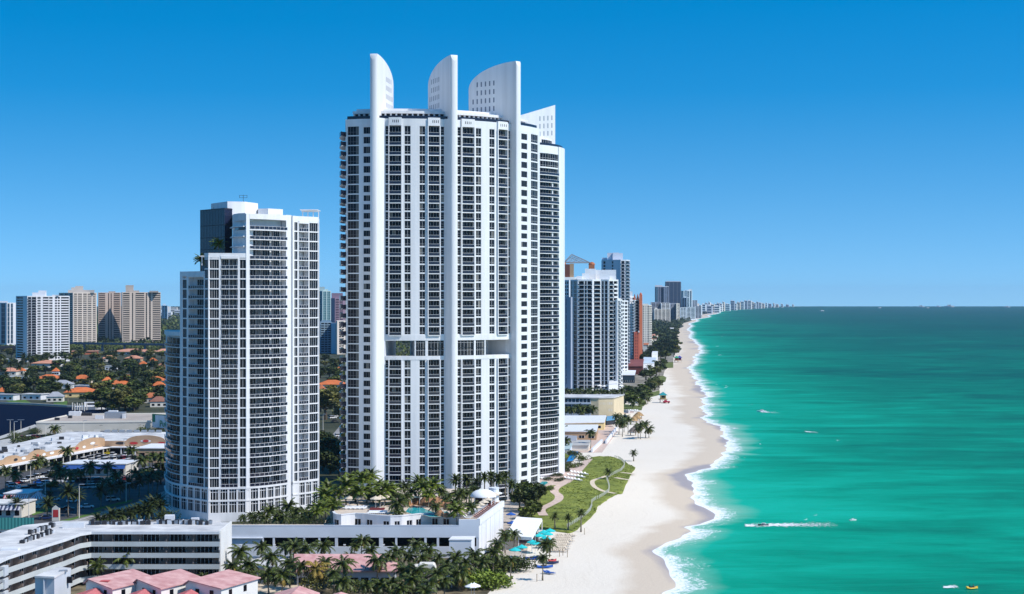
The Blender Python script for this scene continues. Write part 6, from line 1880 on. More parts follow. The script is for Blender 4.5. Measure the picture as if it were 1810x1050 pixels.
for (kd, rel, hn), L in seen.items():
    hn = ' '.join(hn.split()[:7]) + ' house'
    L.sort(key=lambda o: prj(o.location)[0])
    for i, o in enumerate(L):
        o['label'] = (f'{kd} {rel} the {hn}' if len(L) == 1 else f'{ORD[min(i, 39)]} {kd} from the left {rel} the {hn}')
        o['group'] = 'suburb trees'
for o in TREES: del o['_v']
for h_, _ in HOUSES: del h_['_w']
a = [palm('dark', rt_.uniform(0, 290), 0, None, at=G(x, y), h=rt_.uniform(9, 14), size=rt_.uniform(1.1, 1.5)) for x, y in ((42, 650), (52, 651), (75, 648), (98, 646), (110, 644), (18, 668), (34, 676), (140, 640), (150, 638), (168, 634), (180, 660), (205, 640), (232, 650), (248, 640), (262, 655), (246, 668), (270, 662), (10, 690), (46, 690), (124, 668), (160, 690), (94, 698), (120, 712), (236, 690), (255, 700), (288, 668))]
in_order(a, lambda o, k: f'slim dark palm, {k} from the left among the suburb houses', 'suburb palms')
# boat and mooring piles by the orange house
boat('white motor yacht moored beside the large orange-roofed house', G(160, 724), 20, WHITE, .25, 'yacht')
for i in range(7):
    p = G(128 + i * 4.2, 725 + (i % 2) * 2); mb = MB(); mb.tube([(0, 0, 0), (0, 0, 4.5)], .35, 6); mb.lathe([(.4, 4.4), (.01, 5.0)], (0, 0, 0), 6); o = mb.build('mooring_pile', OFFW); o.location = p
    tag(o, f'pale mooring pile, {ORD[i]} from the left before the white yacht', 'pile', 'mooring piles by the yacht')

# ------------------------------------------------------------------ store, shopping strip, car park
px_sheet('car_park', [(-60, 846), (0, 843), (100, 822), (184, 802), (300, 800), (300, 866), (237, 888), (112, 922), (0, 950), (-60, 960)], ASPH, .08)
px_sheet('back_lot', [(-60, 800), (0, 778), (64, 766), (300, 764), (300, 782), (180, 782), (60, 800), (-60, 830)], CONC, .07)
px_sheet('road', [(-60, 965), (0, 948), (105, 924), (237, 889), (300, 864), (300, 874), (245, 897), (150, 926), (60, 952), (0, 966), (-60, 985)], ROADM, .1)
px_sheet('road_line', [(60, 940), (237, 892.6), (237, 893.1), (60, 940.6)], M('road_paint', (.6, .6, .58), .8), .106)
px_sheet('verge', [(100, 922), (180, 902), (178, 906), (98, 927)], LAWN, .14); px_sheet('verge', [(166, 899), (236, 882), (232, 887), (166, 903)], LAWN, .14); px_sheet('verge', [(54, 905), (92, 896), (96, 900), (58, 911)], LAWN, .14)
px_sheet('side_street', [(560, 800), (612, 740), (616, 750), (585, 800), (580, 820), (556, 820)], ROADM, .09); px_sheet('side_street', [(556, 790), (612, 765), (612, 772), (556, 800)], ROADM, .1); px_sheet('plaza_paving', [(290, 880), (420, 935), (420, 960), (180, 930)], CONC, .07)
# supermarket
STOREW = M('store_render', (.50, .48, .43), .8, .06, .1); STORER = M('store_roof', (.40, .34, .29), .85, .14, .06)
t = thing('supermarket', 'large flat-roofed supermarket with white green-trimmed sign wall at its right end', 'store', (*D(180, 910), 0))
zr = 6.2
f0, f1 = D(64, 897), D(272, 905); bk1, bk0 = D(300, 965), D(127, 958)
mb = MB(); mb.prism([f0, f1, D(300, 906), bk1, bk0], 0, zr); mb.build('wall', STOREW, t)
mb = MB(); mb.prism([(f0[0] + .5, f0[1] + .5), (f1[0], f1[1] + .5), (D(300, 906)[0], 906.5), (bk1[0], bk1[1] - .5), (bk0[0] + .5, bk0[1] - .5)], zr - .1, zr + .02); ro = mb.build('roof', STORER, t)
for a, b in ((f0, f1), (f0, bk0), (bk0, bk1)):
    mb = MB(); q = Path([a, b]) if a[0] <= b[0] else Path([b, a]); q.slab(mb, 0, q.s[-1], zr - .3, zr + .6, -.2, .25); mb.build('parapet', OFFW, ro)
for px, d, w, dp, h, m in ((133, 950, 6.5, 4, 2.4, WHITE2), (204, 930, 11, 5, 3.4, METAL), (200, 948, 5, 4, 3, WHITE2), (176, 925, 4.5, 2, 1.8, WHITE2), (124, 930, 2, 2, 1.5, DARK), (101, 915, 2.4, 2, 1.4, DARK), (219, 928, 1.5, 2, 2.6, WHITE2), (273, 920, 2, 2, 1.6, DARK)):
    q = D(px, d); mb = MB(); mb.box((q[0], q[1], zr), (w, dp, h), .05, 0, True); mb.build('roof_unit', m, ro)
for k in range(5):
    q = D(147 + k * 3.2, 950); mb = MB(); mb.lathe([(1.0, 0), (1.0, 1.4), (.6, 1.8), (.01, 1.8)], (q[0], q[1], zr), 8); mb.build('roof_fan', DARK, ro)
for k in range(3):
    q = D(111 + k * 68, 897 + k * 2.7); mb = MB(); mb.box((q[0], q[1] - .5, 4.6), (1.8, .8, .12), .6); mb.build('spotlight', DARK, t)
    mb = MB(); q = D(122 + k * 50, 897 + k * 2); mb.box((q[0], q[1] - .35, 1.5), (3.4, .5, 1.8)); mb.build('vent_panel', OFFW, t)
sg = Path([D(270, 903.5), D(275, 902), D(303, 893)]); mb = MB(); sg.slab(mb, 0, sg.s[-1], 3.2, Z(736, 900) + 1.0, -.6, .3); so = mb.build('sign_wall', WHITE, t)
mb = MB(); sg.slab(mb, 0, sg.s[1], zr, Z(736, 900) + 1.1, -.1, .45); sg.slab(mb, 0, sg.s[-1], Z(736, 900) + .7, Z(736, 900) + 1.15, -.1, .4); mb.build('sign_trim', M('green_trim', (.01, .19, .10), .6), so)
fc = bpy.data.curves.new('lettering', 'FONT'); fc.body = 'Publix'; fc.size = 4.6; fc.extrude = .08; fc.materials.append(M('green_letters', (.005, .22, .06), .5))
fq = bpy.data.objects.new('lettering', fc); COL.objects.link(fq)
fo = bpy.data.objects.new('lettering', bpy.data.meshes.new_from_object(fq.evaluated_get(bpy.context.evaluated_depsgraph_get()))); COL.objects.link(fo); fo.parent = so
bpy.data.objects.remove(fq)
a = sg.at(sg.x(283), .42); dr = (sg.p[2] - sg.p[1]).normalized(); fo.location = (a.x, a.y, 4.1 + .0); fo.rotation_euler = (R(90), 0, math.atan2(dr.y, dr.x))
mb = MB(); sg.slab(mb, sg.s[1], sg.s[-1], 0, 3.2, -.5, .1); mb.build('entrance', TERRAL, t)
# shopping strip
t = thing('shopping_strip', 'low tan shopping strip with arched parapets along the car park', 'shops', (*D(184, 770), 0))
A, B, C_ = D(-40, 676), D(184, 786), D(300, 786)
roof = [A, B, C_, D(300, 846), D(120, 848), D(-40, 735)]
mb = MB(); mb.prism(roof, 0, 5.2); mb.build('wall', TAN, t)
mb = MB(); mb.prism([(x, y + .3) for x, y in roof], 5.2, 5.3); ro = mb.build('roof', ROOFG, t)
lf = Path([A, B]); rf = Path([B, C_])
def parapet(P, bumps, base):
    mb = MB(); n = 60; prev = None
    for i in range(n + 1):
        s = P.s[-1] * i / n; z = base
        for c, w, h in bumps:
            u = (s - c) / w
            if abs(u) < 1: z = max(z, base + h * (math.sqrt(1 - u * u) if abs(u) < .999 else 0))
        if prev is not None:
            s0, z0 = prev
            a, b, a2, b2 = P.at(s0, .4), P.at(s, .4), P.at(s0, -.4), P.at(s, -.4)
            mb.quad((a.x, a.y, 3.0), (b.x, b.y, 3.0), (b.x, b.y, z), (a.x, a.y, z0)); mb.quad((a.x, a.y, z0), (b.x, b.y, z), (b2.x, b2.y, z), (a2.x, a2.y, z0)); mb.quad((b2.x, b2.y, 3), (a2.x, a2.y, 3), (a2.x, a2.y, z0), (b2.x, b2.y, z))
        prev = (s, z)
    return mb
parapet(lf, [(lf.x(66), 7, 1.6), (lf.x(162), 14, 2.6), (lf.x(20), 6, 1.2)], 5.7).build('parapet', PEACH, t)
parapet(rf, [(rf.x(258), 9, 2.6)], 5.9).build('parapet', TAN, t)
for P, a, b, m in ((lf, -30, 184, WHITE), (rf, 184, 298, WHITE)):
    mb = MB(); P.slab(mb, P.x(a), P.x(b), 3.0, 3.5, .3, 4.2); mb.build('canopy', m, t)
    mb = MB(); P.slab(mb, P.x(a), P.x(b), .2, 3.0, .3, .5); mb.build('shopfront', BLACK, t)
    k = P.x(a) + 2
    while k < P.x(b) - 1: mb = MB(); P.slab(mb, k, k + .5, 0, 3.0, 3.4, 3.9); mb.build('column', OFFW if P is lf else WHITE, t); k += 6.5
REDS = M('red_sign', (.45, .04, .04), .5)
for P, px, w, m in ((lf, 26, 3.4, DARK), (lf, 40, 3.6, WHITE), (lf, 64, 2.6, REDS), (lf, 76, 3, WHITE), (lf, 90, 4, WHITE), (lf, 134, 3.4, REDS), (lf, 147, 3.2, WHITE), (lf, 162, 5, WHITE), (rf, 213, 4.5, DARK), (rf, 237, 4, REDS), (rf, 258, 5, WHITE), (rf, 258, 3, REDS), (rf, 286, 3.4, REDS)):
    o_ = .5 if m is not REDS else .62; s = P.x(px); mb = MB(); ring = []
    for k in range(12):
        q = P.at(s + w / 2 * math.cos(k * math.pi / 6), o_); ring.append((q.x, q.y, 4.9 + .6 * math.sin(k * math.pi / 6) + (1.0 if px in (162, 258) else 0)))
    mb.poly(ring); mb.build('shop_sign', m, t)
ru = random.Random(8)
for k in range(34):
    u = ru.random(); px = -10 + 190 * u; d0 = 690 + 100 * u; d = d0 + ru.uniform(6, 50); q = D(px, d); mb = MB(); mb.box((q[0], q[1], 5.3), (ru.uniform(1, 2.6), ru.uniform(1, 2), ru.uniform(.7, 1.5)), ru.random(), 0, True); mb.build('roof_unit', (DARK, METAL, WHITE2, GREYW)[k % 4], ro)
for k in range(8):
    q = D(190 + k * 13, 842); mb = MB(); mb.box((q[0], q[1], 5.3), (2.6, 2, 1.3), 0, 0, True); mb.build('roof_unit', METAL, ro)
# small commercial buildings in and by the car park
def block(name, label, cat, px0, px1, d0, dep, h, wallm, roofm, trim=None, awn=None, win=4):
    t = thing(name, label, cat, (*D((px0 + px1) / 2, d0), 0)); a, b = D(px0, d0), D(px1, d0); off = dep * .1
    mb = MB(); mb.prism([a, b, (b[0] + off, d0 + dep), (a[0] + off, d0 + dep)], 0, h); mb.build('wall', wallm, t)
    mb = MB(); mb.prism([(a[0] - .4, d0 - .4), (b[0] + .4, d0 - .4), (b[0] + off + .4, d0 + dep + .4), (a[0] + off - .4, d0 + dep + .4)], h, h + .35); mb.build('roof', roofm, t)
    P = Path([a, b])
    if awn:
        mb = MB(); q0, q1 = P.at(0, .05), P.at(P.s[-1], .05); n = 22
        for k in range(n):
            u, v = q0.lerp(q1, k / n), q0.lerp(q1, (k + 1) / n); mb.quad((u.x, u.y - 2.2, h - 1.6), (v.x, v.y - 2.2, h - 1.6), (v.x, v.y, h - .2), (u.x, u.y, h - .2), k % 2)
        mb.build('awning', awn if isinstance(awn, list) else [awn, awn], t)
    for k in range(win):
        s = P.s[-1] * (k + .25) / win; mb = MB(); P.face(mb, s, s + P.s[-1] * .5 / win, .8, h - 1.8, .05); mb.build('window', GLASS, t)
    return t
BLUEA = M('blue_awning', (.02, .07, .25), .7, .1, 1)
block('restaurant', 'long low building with deep blue awning in the middle of the car park', 'restaurant', 112, 222, 688, 16, 4.6, OFFW, WHITE2, None, BLUEA, 8)
block('bank_building', 'tan box-shaped building with white roof edge left of the hotel tower', 'shop', 241, 300, 742, 22, 6.2, TAN, WHITE, None, None, 3)
block('pump_kiosk', 'small white utility box near the blue awning building', 'kiosk', 99, 113, 666, 5, 3.2, WHITE2, WHITE2, None, None, 1)
STR1 = [M('pink_stripe', (.60, .16, .20), .7), M('white_stripe', (.75, .72, .70), .7)]; STR2 = [M('navy_stripe', (.04, .05, .10), .7), M('pale_stripe', (.45, .45, .5), .7)]; STR3 = [M('teal_stripe', (.008, .075, .07), .7), M('pale_teal_stripe', (.03, .15, .14), .7)]  # teal stripes darkened: the awning's shade is put into their colour
t = thing('striped_turret', 'cream restaurant turret with pink and white striped pyramid roof', 'restaurant', (*D(62, 582), 0))
a = D(50, 582); w = 5.0; z1, z2 = Z(883, 582), Z(869, 584)
mb = MB(); mb.prism([(a[0], 582), (a[0] + w, 582), (a[0] + w, 588), (a[0], 588)], 0, z1); mb.build('wall', OFFW, t)
mb = MB(); n = 10; pk = (a[0] + w / 2, 585, z2); c4 = [(a[0] - .4, 581.6), (a[0] + w + .4, 581.6), (a[0] + w + .4, 588.4), (a[0] - .4, 588.4)]
for i in range(4):
    p, q = Vector(c4[i]), Vector(c4[(i + 1) % 4])
    for k in range(n): u, v = p.lerp(q, k / n), p.lerp(q, (k + 1) / n); mb.tri((u.x, u.y, z1), (v.x, v.y, z1), pk, k % 2)
mb.build('roof', STR1, t)
for k in range(3):
    mb = MB(); x = a[0] + .5 + k * 1.6; mb.quad((x, 581.95, 1.0), (x + .9, 581.95, 1.0), (x + .9, 581.95, z1 - 1.5), (x, 581.95, z1 - 1.5)); mb.build('window', GLASS, t)
block('restaurant', 'white flat restaurant wing with pink striped awnings left of the turret', 'restaurant', 8, 50, 584, 12, 4.6, OFFW, WHITE2, None, STR1, 4)
block('restaurant', 'low building under a navy striped awning at the left border', 'restaurant', -40, 38, 556, 12, 4.4, OFFW, ROOFG, None, STR2, 5)
def canopy_roof(label, px0, px1, d0, d1, z0, z1, mats):
    t = thing('restaurant', label, 'restaurant', (*D((px0 + px1) / 2, d0), 0)); a, b, c, e = D(px0, d0), D(px1, d0), D(px1, d1), D(px0, d1); n = 34; mb = MB()
    for k in range(n):
        u, v = k / n, (k + 1) / n; L_ = lambda p, q, t_: (p[0] + (q[0] - p[0]) * t_, p[1] + (q[1] - p[1]) * t_)
        p, q, r_, s = L_(a, b, u), L_(a, b, v), L_(e, c, v), L_(e, c, u); mb.quad((*p, z0), (*q, z0), (*r_, z1), (*s, z1), k % 2)
    mb.build('awning', mats, t); w = MB(); w.prism([(a[0], a[1] + .4), (b[0] - .4, b[1] + .4), (c[0] - .4, c[1]), (e[0], e[1])], 0, z0 - .05); w.build('wall', OFFW, t)
    for k in range(4):
        x = a[0] + (b[0] - a[0]) * (k + .3) / 4; mb = MB(); mb.quad((x, a[1] + .35, .6), (x + 1.6, a[1] + .35, .6), (x + 1.6, a[1] + .35, z0 - .7), (x, a[1] + .35, z0 - .7)); mb.build('window', GLASS, t)
canopy_roof('building with teal striped sloping awning roof beside the apartment block', -40, 60, 512, 526, 2.2, 4.0, STR3)
t = thing('monument_sign', 'small white roadside monument sign with red panel by the car park exit', 'sign', G(99, 921)); p = G(99, 921)
mb = MB(); mb.box((p.x, p.y, 0), (2.4, .8, 4.2), 0, 0, True); mb.poly([(p.x - 1.2, p.y - .41, 4.2), (p.x + 1.2, p.y - .41, 4.2), (p.x, p.y - .41, 5.2)]); mb.build('frame', OFFW, t); mb = MB(); mb.box((p.x, p.y - .42, 2.5), (1.7, .06, 2.4)); mb.build('panel', REDS, t)

# cars
def car_meshes(kind):
    body, gl = MB(), MB()
    if kind == 'sedan': L, H, pr, cab = 4.6, 1.45, [(-2.3, .35), (-2.3, .8), (-1.6, .92), (1.0, .92), (2.2, .75), (2.3, .35)], [(-1.7, .92), (-1.0, 1.42), (.25, 1.42), (1.1, .92)]
    elif kind == 'suv': L, H, pr, cab = 4.8, 1.8, [(-2.4, .4), (-2.4, 1.05), (1.1, 1.05), (2.3, .95), (2.4, .4)], [(-2.35, 1.05), (-2.1, 1.75), (.4, 1.75), (1.2, 1.05)]
    else: L, H, pr, cab = 5.0, 1.95, [(-2.5, .4), (-2.5, 1.1), (1.7, 1.1), (2.45, .9), (2.5, .4)], [(-2.48, 1.1), (-2.4, 1.95), (.9, 1.95), (1.75, 1.1)]
    def ext(mb, pts, w, m=0):
        n = len(pts); v0 = len(mb.v)
        for s in (-w, w): mb.v += [(x, s, z) for x, z in pts]
        mb.f.append(tuple(v0 + i for i in range(n))); mb.m.append(m); mb.f.append(tuple(v0 + n + i for i in reversed(range(n)))); mb.m.append(m)
        for i in range(n): j = (i + 1) % n; mb.f.append((v0 + i, v0 + n + i, v0 + n + j, v0 + j)); mb.m.append(m)
    ext(body, pr, .9); ext(gl, cab, .78)
    (x0, z0), (x1, z1) = cab[1], cab[2]; body.box(((x0 + x1) / 2, 0, z1 + .03), (x1 - x0, 1.5, .08))
    wh = MB(); wh.tube([(0, -.12, 0), (0, .12, 0)], .34, 10)
    return body, gl, wh
PAINTS = [('white', (.72, .72, .72)), ('silver', (.38, .39, .41)), ('black', (.012, .012, .015)), ('dark grey', (.06, .065, .075)), ('navy blue', (.015, .03, .10)), ('red', (.30, .02, .02)), ('bright blue', (.01, .10, .45)), ('yellow', (.62, .50, .03))]
CARM = {}
for kd in ('sedan', 'suv', 'van'):
    b, g, w = car_meshes(kd); gm, wm = g.mesh('windows', GLASS), w.mesh('wheel', DARK)
    for nm, c in PAINTS: CARM[kd, nm] = (b.mesh('body', M('paint_' + nm.replace(' ', '_'), c, .3, 0, spec=.5)), gm, wm)
rc = random.Random(31); CARS = {}
def car(px, py, ang, paint=None, kd=None, row=None, sc=1.0):
    kd = kd or rc.choice(('sedan', 'sedan', 'suv', 'suv', 'van')); paint = paint or rc.choice(('white', 'white', 'silver', 'silver', 'black', 'dark grey', 'navy blue', 'silver', 'red', 'white', 'white'))
    o = bpy.data.objects.new('parked_car', None); COL.objects.link(o); o.location = G(px, py, .1); o.rotation_euler = (0, 0, ang + rc.uniform(-.05, .05)); o['category'] = 'car'
    b, g, w = CARM[kd, paint]
    for nm, me in (('body', b), ('windows', g)): c = bpy.data.objects.new(nm, me); COL.objects.link(c); c.parent = o
    for x in (-1.45, 1.4):
        for y in (-.8, .8): c = bpy.data.objects.new('wheel', w); COL.objects.link(c); c.parent = o; c.location = (x, y, .34)
    o['_k'] = f'{paint} {"estate car" if kd == "suv" else "van" if kd == "van" else "saloon car"}'; CARS.setdefault(row, []).append(o); return o
def car_row(x0, y0, x1, y1, n, ang, row, skip=.06):
    for i in range(n):
        if rc.random() < skip: continue
        t_ = i / max(1, n - 1); car(x0 + (x1 - x0) * t_, y0 + (y1 - y0) * t_, ang, None, None, row)
car_row(8, 862, 104, 836, 9, 1.1, 'by the shops\' left half'); car_row(110, 832, 186, 810, 8, 1.1, 'by the shops\' bend'); car_row(200, 806, 290, 806, 9, 1.5, 'below the shops\' right half')
car_row(140, 818, 176, 808, 5, 1.2, 'in the short row near the bend'); car_row(186, 816, 236, 812, 7, 1.2, 'in the middle row beneath the shops'); car_row(190, 822, 228, 818, 6, 1.2, 'in the second middle row')
car_row(10, 878, 84, 857, 7, .9, 'in the front left row'); car_row(120, 853, 200, 853, 8, .4, 'in front of the blue awning building'); car_row(205, 850, 285, 846, 6, .3, 'right of the blue awning building')
car_row(240, 836, 292, 832, 5, .4, 'before the tan box-shaped building'); car_row(150, 864, 240, 860, 7, .4, 'shaded right of the road palms'); car_row(2, 843, 60, 833, 0, 1, None)
car_row(95, 773, 118, 772, 3, 0, 'behind the shops near the lone palm'); car_row(138, 768.5, 160, 768.5, 4, 0, 'at the supermarket wall\'s left'); car_row(186, 768, 242, 768, 9, 0, 'at the supermarket wall\'s right'); car_row(44, 776, 82, 774, 5, .2, 'on the lot by the lagoon')
for x, y, pn, kd, rw in ((96, 885, 'white', 'sedan', 'alone near the turret'), (154, 898, 'white', 'sedan', 'at the car park exit by the verge'), (200, 886, 'white', 'suv', 'under the road palms'), (129, 888, 'white', 'sedan', 'half behind the road palms'), (26, 862, 'white', 'suv', 'at the left end of the lot'), (35, 868, 'white', 'sedan', 'left of the turret'), (70, 855, 'bright blue', 'sedan', 'on the left of the lot'), (192, 803, 'yellow', 'sedan', 'at the shops\' bend'), (82, 918, 'navy blue', 'sedan', 'by the monument sign'), (110, 906, 'dark grey', 'suv', 'behind the monument sign'), (120, 902, 'dark grey', 'sedan', 'second behind the monument sign'), (172, 852, 'white', 'van', 'at the blue awning\'s right end'), (80, 853, 'white', 'van', 'on the left aisle')):
    car(x, y, .3, pn, kd, rw)
for x, y, pn, kd, a_ in ((588, 740, 'white', 'suv', .6), (596, 737, 'white', 'sedan', .6), (603, 733, 'silver', 'suv', .6), (592, 746, 'dark grey', 'sedan', .6), (600, 772, 'white', 'suv', .5), (588, 777, 'white', 'suv', .5), (571, 783, 'white', 'van', .5), (565, 786, 'silver', 'sedan', .5), (574, 790, 'white', 'sedan', .5), (563, 776, 'red', 'suv', .5)): car(x, y, a_, pn, kd, 'on the street between the towers')
for rw, L in CARS.items():
    byk = {}
    for o in L: byk.setdefault(o['_k'], []).append(o)
    for k, S in byk.items():
        S.sort(key=lambda o: prj(o.location)[0])
        for i, o in enumerate(S): o['label'] = f'{k} {rw}' if len(S) == 1 else f'{ORD[i]} {k} from the left {rw}'; o['group'] = 'parked cars'
    for o in L: del o['_k']
# lamp posts
a = []
for x, yt, yb, two in ((18, 742, 770, 1), (37, 742, 765, 1), (25, 745, 782, 0), (148, 743, 771, 0), (250, 741, 761, 1), (166, 787, 823, 0), (219, 776, 803, 0), (54, 814, 854, 0), (264, 805, 842, 0), (80, 850, 884, 0), (140, 856, 916, 0), (51, 881, 921, 0), (223, 854, 888, 0), (29, 858, 878, 0), (154, 836, 862, 0), (70, 822, 846, 0), (232, 820, 846, 0), (571, 732, 772, 0), (206, 806, 830, 0), (81, 750, 776, 0)):
    p = G(x, yb); h = Z(yt, p.y); t = thing('lamp_post', '', 'street lamp', p); mb = MB(); mb.tube([(p.x, p.y, 0), (p.x, p.y, h)], [.16, .1], 6); mb.build('pole', OFFW, t); mb = MB()
    for s in ((-1, 1) if two else (1,)): mb.box((p.x + s * .9, p.y, h), (1.6, .5, .22))
    mb.build('lamp_head', METAL, t); a.append(t)
in_order(a, lambda o, k: f'tall pale lamp post, {k} from the left around the shops and car park', 'car park lamp posts')
# palms and bushes of the car park and road
a = [palm('coconut', x, y, b, .1, s) for x, y, b, s in ((97, 757, 775, 1.05), (118, 796, 828, 1.1), (70, 812, 848, 1.0), (62, 820, 856, .9), (10, 830, 868, .9), (26, 838, 872, 1.0), (100, 822, 858, 1.1), (108, 834, 868, 1.2), (122, 838, 872, 1.0), (160, 824, 862, 1.2), (190, 824, 862, 1.0), (232, 795, 826, 1.0), (252, 812, 846, 1.2), (270, 806, 842, 1.0), (284, 806, 846, .9), (205, 840, 872, 1.0), (186, 852, 882, 1.0), (140, 836, 864, .9), (240, 836, 866, 1.1), (270, 838, 870, 1.0))]
in_order(a, lambda o, k: f'slender palm, {k} from the left between the shops and the road', 'car park palms')
a = [palm('dark', x, y, b, .1, s) for x, y, b, s in ((120, 870, 914, 1.35), (137, 876, 912, 1.0), (84, 890, 918, 1.1), (178, 868, 896, 1.2), (196, 862, 888, 1.1), (212, 858, 884, 1.1), (228, 854, 880, 1.1), (30, 890, 914, 1.0), (88, 876, 900, .9), (16, 884, 905, .9), (246, 850, 878, 1.1), (262, 846, 874, 1.1), (278, 842, 868, 1.1))]
in_order(a, lambda o, k: f'bushy dark palm, {k} from the left along the road verge', 'road verge palms')
a = [palm('dark', x, y, b, .1, s) for x, y, b, s in ((173, 918, 930, 1.0), (197, 912, 928, 1.2), (214, 911, 926, 1.2), (230, 908, 924, 1.1), (244, 904, 922, 1.2), (258, 896, 920, 1.2), (270, 890, 918, 1.2), (281, 884, 914, 1.1), (286, 894, 918, 1.0), (184, 919, 930, .8), (262, 904, 922, 1.1))]
in_order(a, lambda o, k: f'dense dark palm, {k} from the left between road and apartment block roof', 'dense palms behind the apartment block')
for i, (x, y, w, h, v, l) in enumerate(((62, 768, 9, 4, 0, 'dark clipped bush on the lot by the lagoon'), (85, 775, 7, 3.5, 0, 'dark bush beside the lone palm behind the shops'), (22, 775, 8, 4, 1, 'green bush beside the lagoon lamps'), (248, 770, 11, 5, 1, 'round green bush by the supermarket sign'), (262, 768, 9, 4, 0, 'dark bush below the supermarket sign'), (282, 769, 9, 4, 0, 'dark bush nearest the hotel tower by the sign'), (206, 768.5, 5, 3, 2, 'spiky bush before the supermarket wall'), (48, 782, 16, 3, 0, 'long low hedge behind the shops'), (76, 781, 14, 3, 0, 'second low hedge behind the shops'), (292, 920, 9, 4, 0, 'dark bush at the hotel tower\'s left foot'), (350, 931, 6, 3, 0, 'dark bush behind the apartment roof'))): shrub(x, y, w, h, .1, v, l, 'shrub', 12)
a = [tree(G(x, y, .1), w, h, v) for x, y, w, h, v in ((256, 850, 9, 6, 0), (278, 842, 10, 7, 0), (96, 850, 7, 5, 0), (90, 868, 7, 5, 1), (284, 856, 10, 7, 0), (206, 872, 7, 5, 0))]
in_order(a, lambda o, k: f'low shady tree, {k} from the left in the car park', 'shade trees of the car park')
# ------------------------------------------------------------------ towers up the coast
PALEW = M('pale_white_render', (.72, .73, .74), .65, .05, .06)
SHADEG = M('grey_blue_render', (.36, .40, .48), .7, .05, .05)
gtower('broad white balcony tower with a stepped white crown right of the tallest tower', [(1008, 1345), (1021, 1326), (1047, 1325), (1062, 1331), (1076, 1329), (1093, 1338)], Z(494, 1330),
       [(1009, 1012, 'g', 1), (1013.5, 1019.5, 'g', 2), (1022, 1032, 'B', 3), (1033.5, 1037, 'B', 1), (1038.5, 1046.5, 'B', 2), (1050, 1061, 'B', 3), (1063.5, 1067.5, 'g', 1), (1069, 1074, 'g', 1), (1077, 1084, 'B', 2), (1085, 1091.5, 'b', 2)], 3.25, 26, PALEW, GLASS, GLASSB,
       [(1019, 1029, 1336, Z(488, 1336)), (1029, 1042, 1340, Z(483, 1340)), (1034, 1053, 1346, Z(475, 1346)), (1060, 1078, 1338, Z(484, 1338)), (1052, 1089, 1350, Z(477, 1350)), (1075, 1089, 1344, Z(487, 1344))], skew=.06)
gtower('slim white lower wing stepping down from the broad balcony tower', [(1091.5, 1332), (1100, 1345)], Z(529, 1332), [(1092.5, 1096, 'B', 1), (1097, 1099.5, 'b', 1)], 3.25, 18, PALEW, GLASS, GLASSB, [(1092, 1098, 1340, Z(527, 1340))], skew=.06)
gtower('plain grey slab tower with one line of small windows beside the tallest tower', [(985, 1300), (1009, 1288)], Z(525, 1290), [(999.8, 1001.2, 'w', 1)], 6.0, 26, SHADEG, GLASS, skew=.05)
gtower('small white gridded tower peeping out above the grey slab', [(985, 1490), (1006, 1480)], Z(495, 1485), [(994, 997, 'w', 1), (998.5, 1001, 'w', 1), (1002, 1004.5, 'w', 1)], 3.2, 20, PALEW, GLASS, skew=.05)
tt = gtower('tower with terracotta corner blocks and an open wire pyramid on top', [(990, 1545), (996, 1530), (1016, 1532), (1052, 1540)], Z(490, 1535), [(1018, 1028, 'w', 2), (1030, 1038, 'w', 2), (1041, 1050, 'w', 2)], 3.2, 24, PALEW, GLASS, None, [(994, 1007, 1532, Z(467, 1532), M('brown_terracotta', (.17, .06, .04), .8)), (1007.2, 1014.3, 1533, Z(466, 1533), PEACH), (1040.5, 1051, 1536, Z(468, 1536), TERRA)], skew=.05)
mb = MB(); zb, za = Z(463.8, 1540), Z(449.5, 1548)
base = [Vector((*D(996.5, 1535), zb)), Vector((*D(1042, 1535), zb)), Vector((*D(1042.5, 1562), zb)), Vector((*D(998, 1562), zb))]; ap = Vector((*D(1010.5, 1548), za))
for i in range(4):
    p, q = base[i], base[(i + 1) % 4]; mb.tube([p, ap], .35, 4); mb.tube([p, q], .35, 4)
    for k in range(1, 6):
        t_ = k / 6; mb.tube([p.lerp(q, t_), p.lerp(ap, t_) if t_ > .5 else q.lerp(ap, 1 - t_)], .16, 3); mb.tube([p.lerp(ap, t_), q.lerp(ap, t_)], .16, 3)
mb.build('wire_pyramid', METAL, tt)
mb = MB(); mb.lathe([(3.0, 0), (3.0, .6), (2.2, 1.8), (.8, 2.5), (.01, 2.6)], (D(1046, 1540)[0], 1540, Z(468, 1540)), 12); mb.build('dome', TERRA, tt)
mb = MB(); mb.lathe([(1.8, 0), (1.4, 1.4), (.01, 2)], (D(997, 1538)[0], 1538, Z(467, 1538)), 10); mb.build('finial', TERRA, tt)
gtower('dark-sided white tower with stacked curved balconies on its right edge', [(1063, 1690), (1064, 1668), (1094, 1650), (1097, 1648), (1107, 1650), (1113.5, 1664)], Z(459, 1652), [(1066, 1070, 'w', 1), (1081, 1084, 'w', 1), (1098, 1104, 'B', 2), (1105.5, 1113, 'B', 2)], 3.3, 26, M('pale_lavender_render', (.60, .63, .70), .65, .04, .05), GLASS, RAILG,
       [(1064, 1073, 1672, Z(455.5, 1672)), (1073.5, 1083, 1668, Z(447, 1668)), (1083, 1094, 1664, Z(446.5, 1664)), (1094, 1101, 1664, Z(447.5, 1664))], skew=.065)
gtower('white wedge-topped block below the dark-sided tower', [(1099, 1520), (1110, 1528)], Z(531, 1524), [(1100, 1103, 'b', 1), (1104.5, 1109, 'w', 2)], 3.2, 18, PALEW, GLASS, skew=.06)
